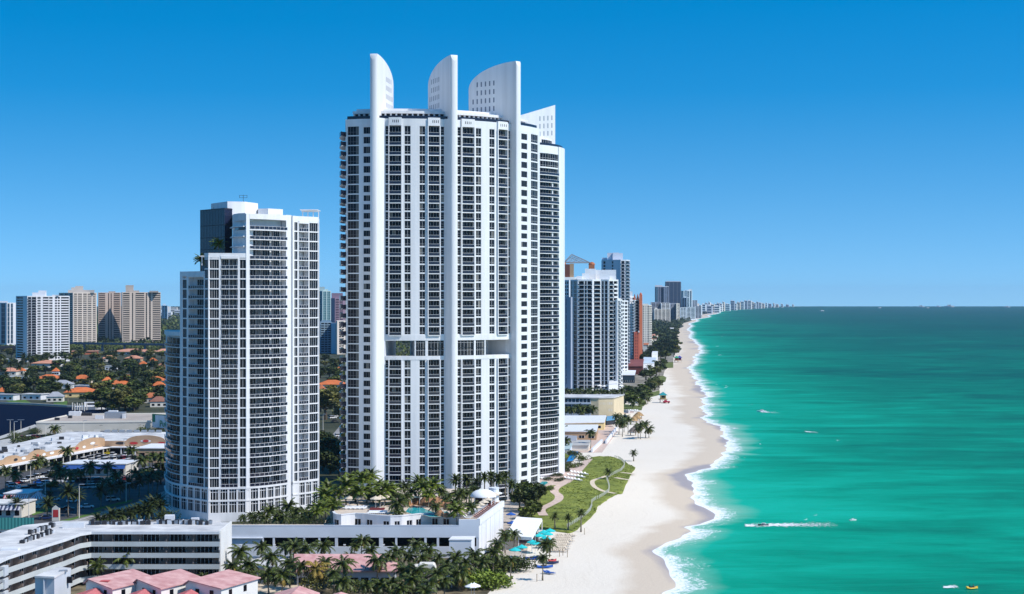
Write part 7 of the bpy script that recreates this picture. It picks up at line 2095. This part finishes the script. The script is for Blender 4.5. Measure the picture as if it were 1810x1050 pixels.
gtower('tall white block left of the coral-finned tower', [(1110, 1910), (1113, 1900), (1121, 1906)], Z(524, 1900), [(1114.5, 1116, 'w', 1), (1117.5, 1120, 'w', 1)], 3.2, 20, WHITE, GLASS, None, [(1112, 1118, 1910, Z(515, 1910))], skew=.06)
ct = gtower('white balcony tower with a coral-red fin and two coral gables', [(1120, 1880), (1121.5, 1876), (1130, 1880)], Z(530, 1878), [(1122, 1129.5, 'B', 2)], 3.2, 22, PALEW, GLASS, None, [(1130, 1134.8, 1876, Z(521, 1876), TERRAL)], skew=.07)
mb = MB(); q = [D(x, 1881) for x in (1119.5, 1122.5, 1126, 1129, 1131)]
mb.prism([D(1130, 1875.8), D(1135, 1876.2), D(1135.4, 1884), D(1130.4, 1884)], 0, Z(521, 1876)); mb.lathe([(1.55, 0), (1.2, 1.4), (.01, 2.6)], (D(1132.6, 1879)[0], 1879, Z(521, 1876)), 10); mb.build('coral_fin', TERRAL, ct)
for x0, x1 in ((1119.5, 1124.5), (1124.8, 1130)):
    mb = MB(); a, b, c = D(x0, 1877), D(x1, 1877), D((x0 + x1) / 2, 1877); z0, z1 = Z(530, 1877), Z(519.5, 1877)
    mb.tri((*a, z0), (*b, z0), (*c, z1)); mb.tri((a[0], a[1] + 4, z0), (c[0], c[1] + 4, z1), (b[0], b[1] + 4, z0)); mb.quad((*b, z0), (b[0], b[1] + 4, z0), (c[0], c[1] + 4, z1), (*c, z1)); mb.quad((a[0], a[1] + 4, z0), (*a, z0), (*c, z1), (c[0], c[1] + 4, z1)); mb.build('gable', TERRAL, ct)
gtower('low red and white block at the foot of the coral-finned tower', [(1119, 1780), (1121, 1774), (1130, 1778)], Z(587, 1776), [(1122.5, 1124, 'w', 1), (1125.5, 1127, 'w', 1)], 3.2, 14, M('brick_red_render', (.33, .08, .05), .75, .1, .2), GLASS, None, [(1128, 1130.5, 1776, Z(585, 1776), WHITE)], skew=.07)
gtower('white tower with dark checkered right side beyond the coral fin', [(1134.5, 2390), (1136, 2380), (1147.5, 2382), (1152, 2400)], Z(539, 2382), [(1136.5, 1138.5, 'w', 1), (1141, 1142.2, 'w', 1), (1144.5, 1147, 'w', 1), (1148, 1149.6, 'b', 1), (1150, 1151.7, 'b', 1)], 3.2, 24, OFFW, GLASS, None, [(1136, 1146, 2392, Z(536.8, 2392))], skew=.08)
# farther groups
gtower('low wide white slab with gridded front beyond the checkered tower', [(1155, 5010), (1156.5, 4990), (1185, 5010)], Z(546.5, 5000), [(1157.5, 1162, 'b', 2), (1163.5, 1169, 'b', 2), (1170.5, 1176, 'b', 2), (1177.5, 1184, 'b', 2)], 3.4, 40, OFFW, GLASS, None, [(1157, 1162, 5010, Z(544, 5010))])
gtower('dark tower pair with white right edge left of the darkest tower', [(1157.5, 5600), (1163, 5560), (1172, 5572), (1173.5, 5565), (1182, 5600)], Z(507, 5570), [(1159, 1162.5, 'g', 1), (1164, 1166.5, 'g', 1), (1167.5, 1171.5, 'g', 1), (1174.5, 1177, 'w', 1), (1178, 1181, 'b', 1)], 4.0, 50, M('navy_grey_render', (.16, .18, .24), .6), NAVY, None, [(1158, 1171, 5580, Z(504, 5580), WHITE), (1172, 1182, 5590, Z(506, 5590), WHITE)])
gtower('darkest broad slab tower of the far group with pale roof line', [(1175.5, 5700), (1177, 5660), (1203, 5690), (1204, 5720)], Z(498, 5680), [(1177.5, 1183, 'g', 1), (1184, 1190, 'g', 1), (1191, 1196.5, 'g', 1), (1197.5, 1202.5, 'g', 1)], 4.0, 60, M('dark_slate_render', (.07, .08, .11), .6), NAVY, None, [(1177, 1202, 5690, Z(496.8, 5690), WHITE)])
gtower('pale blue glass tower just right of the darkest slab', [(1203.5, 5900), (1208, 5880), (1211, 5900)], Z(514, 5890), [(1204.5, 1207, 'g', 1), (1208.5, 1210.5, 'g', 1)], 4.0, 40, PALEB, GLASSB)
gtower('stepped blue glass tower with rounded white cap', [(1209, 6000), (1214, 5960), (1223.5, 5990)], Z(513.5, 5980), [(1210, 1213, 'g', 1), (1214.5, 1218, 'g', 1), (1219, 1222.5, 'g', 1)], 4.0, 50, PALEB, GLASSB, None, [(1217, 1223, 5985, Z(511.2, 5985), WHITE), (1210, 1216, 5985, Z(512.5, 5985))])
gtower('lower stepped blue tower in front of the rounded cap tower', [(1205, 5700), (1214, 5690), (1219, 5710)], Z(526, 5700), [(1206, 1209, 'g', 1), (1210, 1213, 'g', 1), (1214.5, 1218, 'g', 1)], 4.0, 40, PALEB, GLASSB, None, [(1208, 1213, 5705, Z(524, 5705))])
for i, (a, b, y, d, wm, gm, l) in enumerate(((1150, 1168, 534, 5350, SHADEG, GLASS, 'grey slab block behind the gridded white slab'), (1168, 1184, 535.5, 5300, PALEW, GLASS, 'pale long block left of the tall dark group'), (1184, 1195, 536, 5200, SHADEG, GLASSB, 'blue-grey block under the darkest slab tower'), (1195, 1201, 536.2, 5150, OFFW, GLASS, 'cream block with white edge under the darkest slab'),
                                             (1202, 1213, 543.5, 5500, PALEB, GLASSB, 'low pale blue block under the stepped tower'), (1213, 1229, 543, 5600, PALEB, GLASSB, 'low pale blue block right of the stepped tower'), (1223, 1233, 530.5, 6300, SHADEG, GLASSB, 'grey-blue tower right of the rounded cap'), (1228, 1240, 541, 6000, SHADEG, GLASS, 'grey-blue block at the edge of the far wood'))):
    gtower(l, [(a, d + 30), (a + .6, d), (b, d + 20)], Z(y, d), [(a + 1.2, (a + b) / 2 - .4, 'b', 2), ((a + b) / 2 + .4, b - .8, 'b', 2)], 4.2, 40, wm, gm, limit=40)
# the farthest skyline
a = []
SK = [(1240, 1247, 538, 8200), (1246, 1250, 536, 8500), (1252, 1255, 534.5, 8800), (1256, 1262, 538.5, 8500), (1262, 1266, 537.5, 9000), (1267, 1271, 536.2, 9000), (1272, 1276, 536.5, 9100), (1277, 1280, 534, 9300), (1282, 1290, 537.5, 9500), (1291, 1298, 531.8, 10200), (1299, 1302, 536.8, 10000), (1302, 1308, 534.5, 10600), (1308.5, 1315, 533.2, 10700), (1315, 1321, 531.6, 10900), (1321, 1328, 531.4, 11000), (1329, 1332, 534.2, 11400),
      (1333, 1336, 535.8, 11400), (1337, 1340, 533.6, 11600), (1341, 1346, 535.0, 11800), (1347, 1351, 536.5, 12000), (1353, 1356, 535.8, 12300), (1358, 1363, 537, 12500), (1366, 1369, 536.2, 12800), (1371, 1376, 538, 13000), (1380, 1384, 537.6, 13200), (1389, 1394, 538.6, 13500), (1400, 1403, 538.4, 13800), (1229, 1233, 536.5, 7600), (1235, 1239, 539, 7200), (1250, 1258, 541, 7800), (1262, 1272, 541.5, 8200)]
for i, (x0, x1, y, d) in enumerate(SK):
    t = thing('apartment_tower', '', 'tower', (*D((x0 + x1) / 2, d), 0)); zt = Z(y, d); q0, q1 = D(x0, d), D(x1, d)
    mb = MB(); mb.prism([q0, q1, (q1[0] + 10, d + 40), (q0[0] + 10, d + 40)], 0, zt); mb.build('wall', (PALEB, SHADEG, PALEW, BEIGEP)[i % 4], t)  # blue-grey among the walls puts distance haze into the towers' colour
    P = Path([q0, q1]); n = max(2, int(zt / 9))
    for k in range(n): mb = MB(); z = zt * (k + .3) / n; P.face(mb, P.s[-1] * .08, P.s[-1] * .92, z, z + zt / n * .5, .4); mb.build('window_band', GLASSB, t)
    mb = MB(); w = (q1[0] - q0[0]); mb.box(((q0[0] + q1[0]) / 2, d + 20, zt), (w * .45, 14, 5), 0, 0, True); mb.build('plant_room', PALEW, t); a.append(t)
in_order(a, lambda o, k: f'hazy tower, {k} from the left in the farthest coastal skyline', 'farthest coastal skyline')

# woods far away: nobody could count the trees
rw = random.Random(77); pts = []
def mass(name, label, xy_fn, n, size, per, leaf, mat, seed):
    r = random.Random(seed); pts = []
    while len(pts) < n:
        p = xy_fn(r)
        if p is not None: pts.append((p[0], p[1], r.uniform(.5, 2.0) * size / 6, r.uniform(.7, 1.25)))
    o = leaf_mass(name, pts, size, None, per, leaf, seed, squash=.9).mesh(name, mat); setting(name, o, 'stuff', label)
def coast_xy(y0, y1, w0, w1):
    def f(r):
        y = y0 * (y1 / y0) ** r.random(); x = x_veg(y) - r.uniform(w0, w1) * (y / y0) ** .6
        return (x, y)
    return f
mass('distant_wood', 'dark wood along the inland edge of the far beach', coast_xy(2500, 9000, 5, 210), 2600, 9, 16, 2.6, LEAF[0], 5)
mass('distant_wood', 'far mixed green treetops between the coast towers', coast_xy(3200, 12000, 200, 1400), 2600, 13, 12, 4.2, LEAF[1], 6)
def inland(r):
    y = 2700 * (14000 / 2700) ** (r.random() ** 1.3); px = r.uniform(-20, 770) if y < 5000 else r.uniform(-20, 1180)
    return D(px, y)
mass('distant_wood', 'flat far woodland behind the beige towers to the horizon', inland, 6500, 8, 10, 3.4, LEAF[0], 7)
mass('distant_wood', 'green treetops on the land hidden behind the tall towers', lambda r: D(r.uniform(612, 985), 720 + 2000 * r.random() ** 1.2), 1500, 6, 14, 1.6, LEAF[1], 9)
def beyond_hw(r): return D(r.uniform(-10, 300), r.uniform(2330, 2640))
mass('distant_wood', 'dark treetops beyond the raised highway', beyond_hw, 900, 4, 16, 1.5, LEAF[1], 8)
a = []
for i in range(26):
    px, d = rw.uniform(284, 330), rw.uniform(5600, 9500)
    if i > 8: px, d = rw.uniform(-10, 300), rw.uniform(5600, 11000)
    t = thing('apartment_tower', '', 'tower', (*D(px, d), 0)); h = rw.uniform(18, 48); w = rw.uniform(22, 60); x = D(px, d)[0]
    mb = MB(); mb.box((x, d, 0), (w, 25, h), 0, 0, True); mb.build('wall', (PALEW, OFFW, PALEB)[i % 3], t); P = Path([(x - w / 2, d - 12.5), (x + w / 2, d - 12.5)])
    for k in range(int(h / 7)): mb = MB(); P.face(mb, 1, w - 1, k * 7 + 2, k * 7 + 5, .3); mb.build('window_band', GLASSB, t)
    a.append(t)
in_order(a, lambda o, k: f'tiny pale block, {k} from the left on the far inland horizon', 'far inland blocks')

# ------------------------------------------------------------------ low buildings, gardens and huts along the middle beach
HOTELY = M('cream_hotel', (.60, .50, .33), .75, .06, .2)
def lowb(label, cat, pts, z1, wallm, roofm, name='beach_house', win=0, zw=(1, 2.4), over=.5):
    P = [G(x, y) for x, y in pts]; c = sum(P, Vector()) / len(P)
    t = thing(name, label, cat, (c.x, c.y, 0)); mb = MB(); mb.prism([(p.x, p.y) for p in P], 0, z1); mb.build('wall', wallm, t)
    mb = MB(); Q = [p + (p - c).normalized() * over for p in P]; mb.prism([(p.x, p.y) for p in Q], z1, z1 + .45); mb.build('roof', roofm, t)
    if win:
        f = Path([(P[0].x, P[0].y), (P[1].x, P[1].y)])
        for k in range(win): s = f.s[-1] * (k + .2) / win; f.window(s, s + f.s[-1] * .6 / win, zw[0], zw[1], 2, (), .12, .15).build('window', [GLASS, WHITE2], t)
    return t
# cream three-storey hotel with dark balconies: front faces the viewer at the left, blank end to the right
d = G(1030, 738).y
th = thing('beach_hotel', 'cream low hotel with dark glazed gallery and blank cream end wall', 'hotel', (*D(1030, d), 0))
Pf = Path([D(975, d + 4), D(1045, d), D(1058, d - .4), D(1085, d + 3)]); zt = Z(704, d)
mb = MB(); Pf.slab(mb, Pf.x(1045), Pf.s[-1], 0, zt, -1, 0); mb.build('wall', HOTELY, th)
mb = MB(); off = (10, 34); mb.prism(core_poly(Pf, 0, Pf.s[-1], -1.0, [(Pf.p[-1].x + 8, Pf.p[-1].y + 30), (Pf.p[0].x, Pf.p[0].y + 30)]), 0, zt - .1); mb.build('core', HOTELY, th)
mb = MB(); mb.prism(core_poly(Pf, 0, Pf.s[-1], .5, [(Pf.p[-1].x + 8.5, Pf.p[-1].y + 30), (Pf.p[0].x, Pf.p[0].y + 30)]), zt, zt + .5); mb.build('roof', ROOFG, th)
for k in range(3):
    z = zt - 3.4 * (k + 1)
    Pf.window(Pf.x(984), Pf.x(1044), z + .9, z + 3.0, 9, (), .1, .3).build('window', [GLASSB, WHITE2], th)
    mb = MB(); Pf.slab(mb, Pf.x(984), Pf.x(1044.6), z - .2, z + .9, -.5, .8); mb.build('balcony', LIGHTW, th)
for px in (1062, 1069, 1076, 1077.5):
    for z in (zt - 4, zt - 8) if px > 1070 else (zt - 4,): s = Pf.x(px); Pf.window(s, s + 1.6, z, z + 1.5, 1, (), .05, .15).build('window', [GLASS, WHITE2], th)
lowb('white flat-roofed building with yellow end wall, upper of two', 'beach house', [(985, 762), (1068, 760), (1071, 748), (985, 748)], 4.0, YELLOW, WHITE, win=3)
lowb('white flat-roofed building with orange end wall, lower of two', 'beach house', [(985, 778), (1054, 778), (1057, 766), (985, 766)], 4.2, PEACH, WHITE, win=4)
lowb('low white lean-to with grey roof beside the blue pool', 'shed', [(994, 792), (1018, 790), (1020, 782), (996, 780)], 2.8, WHITE2, GREYR)
lowb('pale terrace block by the small pool behind the lap pool', 'beach house', [(1008, 797), (1040, 797), (1044, 788), (1010, 788)], 2.4, OFFW, CONC)
lowb('blue-fronted beach bar with white flat roof below the balcony tower', 'bar', [(1100, 677), (1122, 677), (1124, 668), (1100, 668)], 6.5, GLASSB, WHITE, win=2)
lowb('dark red flat-topped block behind the beach bar', 'beach house', [(1106, 662), (1136, 662), (1138, 648), (1106, 648)], 7.5, M('dark_red_render', (.13, .035, .03), .8, .15, .2), M('dark_red_roof', (.20, .06, .05), .8, .15, .1))
lowb('white stepped club house roof among trees beside the upper beach', 'club house', [(1135, 655), (1156, 654), (1160, 644), (1138, 643)], 7.0, WHITE2, M('pale_blue_roof', (.50, .58, .66), .7, .1, .1), win=2)
lowb('small white block at the trees above the club house', 'beach house', [(1152, 641), (1162, 640), (1163, 635), (1153, 635)], 9.0, WHITE, WHITE)
lowb('white glazed pavilion at the foot of the broad balcony tower', 'pavilion', [(1076, 694), (1091, 693), (1092, 686), (1077, 686)], 6.5, PALEW, WHITE, win=2)
lowb('red-brown striped awning bar at the foot of the coral-finned tower', 'bar', [(1100, 650), (1112, 650), (1113, 640), (1101, 640)], 6.0, M('orange_awning', (.45, .14, .06), .8), WHITE)
lowb('pale teal terrace roof next to the lap pool', 'terrace', [(996, 804), (1008, 803), (1012, 795), (1000, 795)], 2.5, LIGHTW, M('pale_teal_roof', (.40, .50, .50), .7))
lowb('blue canopy bar between yellow-walled buildings and palms', 'bar', [(1072, 752), (1087, 750), (1088, 744), (1073, 745)], 2.6, DARK, M('dusty_blue_roof', (.12, .30, .45), .7))
lowb('wide white villa house roof behind the coastal wood', 'house', [(1146, 611), (1160, 610), (1161, 606), (1147, 606)], 9, OFFW, SALMON); lowb('pink-roofed house in the coastal wood near the beach', 'house', [(1152, 604), (1163, 603), (1164, 600), (1153, 600)], 9, OFFW, SALMON)
lowb('white-roofed house at the far end of the coastal wood', 'house', [(1180, 590), (1190, 589.5), (1191, 587), (1181, 587)], 9, WHITE2, ROOFG); lowb('orange-roofed house at the foot of the white checkered tower', 'house', [(1137, 622), (1146, 622), (1147, 618), (1138, 618)], 9, OFFW, ORANGE2)
# low white garden walls stepping down to the sand
for l, pts in (('white garden wall between yellow-walled buildings and sand', [(1071, 785), (1090, 760)]), ('white wall along the sand by the lap pool', [(1046, 800), (1064, 783)]), ('low wall where the hotel garden meets the sand', [(1085, 727), (1112, 730)])):
    p = Path([(G(*q).x, G(*q).y) for q in pts]); mb = MB(); p.slab(mb, 0, p.s[-1], 0, 1.8, -.4, .4); o = mb.build('garden_wall', WHITE); tag(o, l, 'wall')
px_sheet('paved_yard', [(1000, 800), (1064, 800), (1092, 762), (1075, 745), (985, 745), (985, 800)], PAVE, .07); px_sheet('hotel_terrace', [(985, 705), (1112, 700), (1120, 690), (1100, 680), (985, 690)], CONC, .07); px_sheet('hotel_terrace', [(1085, 722), (1124, 720), (1120, 730), (1086, 733)], PAVE, .08)
GR = M('beach_lawn', (.10, .15, .022), .95, .4, .15, col2=(.17, .19, .05))
for pts in ([(1085, 734), (1086, 716), (1100, 714), (1128, 717), (1136, 719), (1134, 725), (1100, 727), (1092, 736)], [(1128, 719), (1130, 706), (1138, 703), (1142, 712), (1138, 718)], [(1162, 676), (1163, 665), (1172, 664), (1178, 667), (1176, 675)], [(1170, 651), (1176, 640), (1190, 640), (1190, 650)], [(1120, 700), (1166, 690), (1166, 698), (1150, 702)]): px_sheet('beach_lawn', pts, GR, .12)
px_sheet('club_ground', [(1100, 700), (1165, 690), (1175, 655), (1190, 640), (1190, 625), (1110, 640), (1090, 690)], M('garden_floor', (.14, .12, .07), .95, .5, .08, col2=(.40, .36, .30)), .06)
# trees and palms beside the middle beach
a = [tree(G(x, y, .1), w, w * .8, v) for x, y, w, v in ((1106, 712, 13, 1), (1116, 708, 13, 0), (1126, 704, 13, 0), (1136, 697, 13, 1), (1146, 694, 12, 0), (1158, 690, 12, 2), (1120, 718, 13, 1), (1130, 712, 12, 0), (1110, 700, 12, 0), (1140, 706, 12, 1), (1150, 685, 12, 0), (1164, 684, 11, 1))]
in_order(a, lambda o, k: f'bushy tree, {k} from the left in the grove before the beach bar', 'grove before the beach bar')
a = [tree(G(x, y, .1), w, w * .85, v) for x, y, w, v in ((1142, 672, 14, 0), (1150, 668, 13, 1), (1160, 664, 13, 2), (1168, 658, 13, 0), (1156, 652, 13, 0), (1170, 648, 13, 0), (1140, 642, 16, 0), (1128, 640, 16, 0), (1146, 636, 16, 0), (1158, 632, 16, 0), (1168, 636, 15, 0), (1176, 634, 15, 1), (1180, 628, 16, 0), (1166, 626, 17, 0), (1150, 626, 17, 0), (1186, 622, 16, 0), (1192, 628, 14, 1), (1174, 620, 17, 0), (1160, 618, 17, 0), (1190, 616, 16, 0), (1196, 622, 14, 2), (1182, 612, 18, 0), (1168, 612, 18, 0), (1198, 612, 15, 1), (1155, 609, 18, 0), (1190, 606, 18, 0), (1176, 605, 18, 0), (1162, 602, 19, 0), (1194, 600, 17, 0), (1184, 598, 19, 0), (1172, 596, 20, 0), (1160, 594, 20, 1), (1190, 592, 18, 0), (1196, 594, 15, 1), (1178, 590, 20, 0), (1166, 588, 20, 0), (1188, 586, 20, 0), (1196, 584, 17, 0), (1156, 586, 20, 0), (1150, 600, 19, 0))]
in_order(a, lambda o, k: f'dark tree, {k} from the left in the coastal wood beside the upper beach', 'coastal wood trees')
a = [palm('coconut', x, y, b, .1, s) for x, y, b, s in ((1000, 722, 742, 1.1), (1010, 724, 743, 1), (1022, 720, 742, 1.2), (1032, 723, 742, 1.1), (1040, 722, 742, 1.2), (1048, 722, 743, 1.0), (992, 724, 742, 1.1), (1028, 728, 744, .9))]
in_order(a, lambda o, k: f'palm, {k} from the left in front of the cream hotel gallery', 'palms before the cream hotel')
a = [palm('coconut', x, y, b, .1, s) for x, y, b, s in ((1000, 690, 706, 1.1), (1008, 692, 706, 1.1), (1016, 691, 707, 1.0), (1025, 690, 706, 1.2), (1034, 692, 707, 1.1), (1042, 690, 706, 1.2), (1050, 693, 708, 1.0), (1058, 691, 706, 1.1), (1066, 692, 707, 1.1), (1074, 694, 708, 1.0), (1083, 692, 707, 1.1), (1090, 693, 708, 1.0), (1098, 690, 706, 1.1), (1020, 696, 709, .9), (1046, 697, 710, .9))]
in_order(a, lambda o, k: f'palm, {k} from the left along the foot of the broad balcony tower', 'palms below the balcony tower')
a = [palm('coconut', x, y, b, .1, s) for x, y, b, s in ((1094, 744, 768, 1.1), (1103, 738, 764, 1.2), (1100, 748, 772, 1.0), (1110, 742, 768, .9), (1132, 752, 776, 1.0), (1141, 748, 774, .9), (1147, 758, 774, 1.0), (1128, 758, 775, .8), (1044, 764, 793, .9), (1000, 778, 798, .9), (1090, 735, 754, .9), (1118, 712, 722, .9), (1145, 704, 714, .9), (1152, 672, 688, 1.2), (1160, 668, 684, 1.2), (1156, 680, 692, 1.0), (1166, 650, 664, 1.1), (1148, 648, 664, 1.1), (1174, 640, 652, 1.0))]
in_order(a, lambda o, k: f'beach palm, {k} from the left beside the sand of the middle beach', 'palms of the middle beach')
for i, (x, y, w, h, v, l) in enumerate(((1016, 770, 14, 2.5, 0, 'long planted bed between the two white flat-roofed buildings'), (1000, 770, 10, 2.5, 1, 'planted bed nearest the tall tower between flat-roofed buildings'), (1010, 745, 14, 3, 0, 'dark bushes at the left foot of the cream hotel'), (1040, 745, 14, 3, 1, 'green bushes at the right foot of the cream hotel'), (1098, 728, 8, 3, 1, 'green bush at the hotel lawn edge'), (1134, 716, 7, 3, 1, 'green bush at the grove\'s seaward tip'), (1000, 803, 9, 2.5, 1, 'green bush under the pale teal terrace'), (1114, 690, 12, 4, 1, 'bushes at the left of the grove'))): shrub(x, y, w, h, .1, v, l, 'shrub', 12)
# lifeguard towers, thatched huts, parasols
def lifeguard(px, py, roofm, hutm, label):
    p = G(px, py); t = thing('lifeguard_tower', label, 'lifeguard tower', p); x, y = p.x, p.y
    mb = MB()
    for sx in (-2, 2):
        for sy in (-1.8, 1.8): mb.box((x + sx, y + sy, 0), (.35, .35, 2.4), 0, 0, True)
    for sx in (-1, 1): mb.tube([(x + sx, y - 2.4, 2.3), (x + sx + 2.4, y - 6, .1)], .2, 4)
    mb.build('stilts', OFFW, t); mb = MB(); mb.box((x, y, 2.5), (6, 5.5, .35)); mb.build('deck', PEACH, t); mb = MB(); mb.box((x, y, 4.0), (3.8, 3.6, 2.8)); mb.build('hut', hutm, t)
    mb = MB(); mb.tri((x - 3, y - 2.9, 5.3), (x + 3, y - 2.9, 5.3), (x, y, 7.6)); mb.tri((x + 3, y - 2.9, 5.3), (x + 3, y + 2.9, 5.3), (x, y, 7.6)); mb.tri((x + 3, y + 2.9, 5.3), (x - 3, y + 2.9, 5.3), (x, y, 7.6)); mb.tri((x - 3, y + 2.9, 5.3), (x - 3, y - 2.9, 5.3), (x, y, 7.6)); mb.build('roof', roofm, t)
    mb = MB(); mb.box((x, y - 1.85, 4.2), (2.2, .08, 1.2)); mb.build('window', GLASS, t)
    mb = MB(); mb.tube([(x + 1, y, 7), (x + 1, y, 10)], .08, 4); mb.build('flagpole', WHITE2, t)
    return t
lifeguard(1172, 712, M('teal_roof', (.02, .25, .27), .6), M('yellow_hut', (.62, .44, .16), .7), 'teal-roofed lifeguard tower on stilts on the middle beach'); lifeguard(1196, 641, M('green_roof', (.02, .25, .15), .6), M('orange_hut', (.50, .15, .08), .7), 'green-roofed lifeguard tower far up the beach'); lifeguard(1201, 640.5, M('blue_roof', (.05, .06, .30), .6), M('purple_hut', (.20, .07, .22), .7), 'blue-roofed beach hut beside the green-roofed lifeguard tower')
t = thing('beach_truck', 'red beach truck beside the teal-roofed lifeguard tower', 'truck', G(1178, 713)); p = G(1178, 713)
mb = MB(); mb.box((p.x, p.y, 1.1), (4.6, 2, .9)); mb.box((p.x - .6, p.y, 1.9), (1.8, 1.8, .8)); mb.build('body', M('truck_red', (.40, .02, .05), .4), t)
for sx in (-1.5, 1.5):
    for sy in (-.9, .9): mb = MB(); mb.tube([(p.x + sx, p.y + sy - .15, .45), (p.x + sx, p.y + sy + .15, .45)], .45, 10); mb.build('wheel', DARK, t)
THATCH = M('thatch', (.36, .23, .11), .95, .3, 1, bump=.2)
for i, (x, y, s, l) in enumerate(((1129, 741, 1.0, 'upper tan thatched hut on the sand'), (1125, 746, 1.0, 'middle tan thatched hut on the sand'), (1120, 750, .9, 'lower tan thatched hut on the sand'), (1124, 765, .8, 'grey thatched hut under the beach palms'), (1119, 770, .8, 'second grey thatched hut under the beach palms'))):
    p = G(x, y); t = thing('thatched_hut', l, 'hut', p, 'thatched huts on the sand'); r_ = 3.4 * s; mb = MB(); mb.lathe([(r_, 2.1), (r_ * .9, 2.3), (r_ * .4, 3.9), (.05, 4.6)], p, 10); mb.build('roof', THATCH if i < 3 else M('grey_thatch', (.17, .14, .12), .95, .3, 1), t); mb = MB()
    for k in range(4): mb.tube([(p.x + r_ * .7 * math.cos(k * 1.57 + .8), p.y + r_ * .7 * math.sin(k * 1.57 + .8), 0), (p.x + r_ * .7 * math.cos(k * 1.57 + .8), p.y + r_ * .7 * math.sin(k * 1.57 + .8), 2.4)], .12, 5)
    mb.build('posts', WOOD, t)
a = [umbrella(G(x, y, .1), k, None, None, 1.6) for x, y, k in ((1060, 690, 'w'), (1068, 691, 'w'), (1074, 690, 'w'), (1081, 691, 'w'), (1096, 698, 'w'), (1104, 699, 'w'), (1066, 703, 'w'), (1098, 690, 'w'))]
in_order(a, lambda o, k: f'white parasol, {k} from the left at the foot of the balcony tower', 'white parasols below the balcony tower')
a = [lounger(G(1108 + i * 4, 727 + (i % 2) * .6, .1), R(20), 'w', 1.5) for i in range(6)]
in_order(a, lambda o, k: f'white lounger, {k} from the left beside the blue parasol', 'loungers by the blue parasol')
# ------------------------------------------------------------------ haze
hb = MB(); hb.box((0, 6500, 84), (34000, 17300, 170)); hz = hb.build('haze', [])
hm = bpy.data.materials.new('haze'); hm.use_nodes = True; hn = hm.node_tree
hn.nodes.remove(hn.nodes['Principled BSDF']); pv = hn.nodes.new('ShaderNodeVolumePrincipled'); pv.inputs['Color'].default_value = (.55, .78, 1, 1); pv.inputs['Density'].default_value = 2.6e-5; pv.inputs['Anisotropy'].default_value = .2
hn.links.new(pv.outputs[0], hn.nodes['Material Output'].inputs['Volume']); hz.data.materials.append(hm); hz['kind'] = 'stuff'; hz['label'] = 'thin blue air haze over the coast'
hz.visible_shadow = True
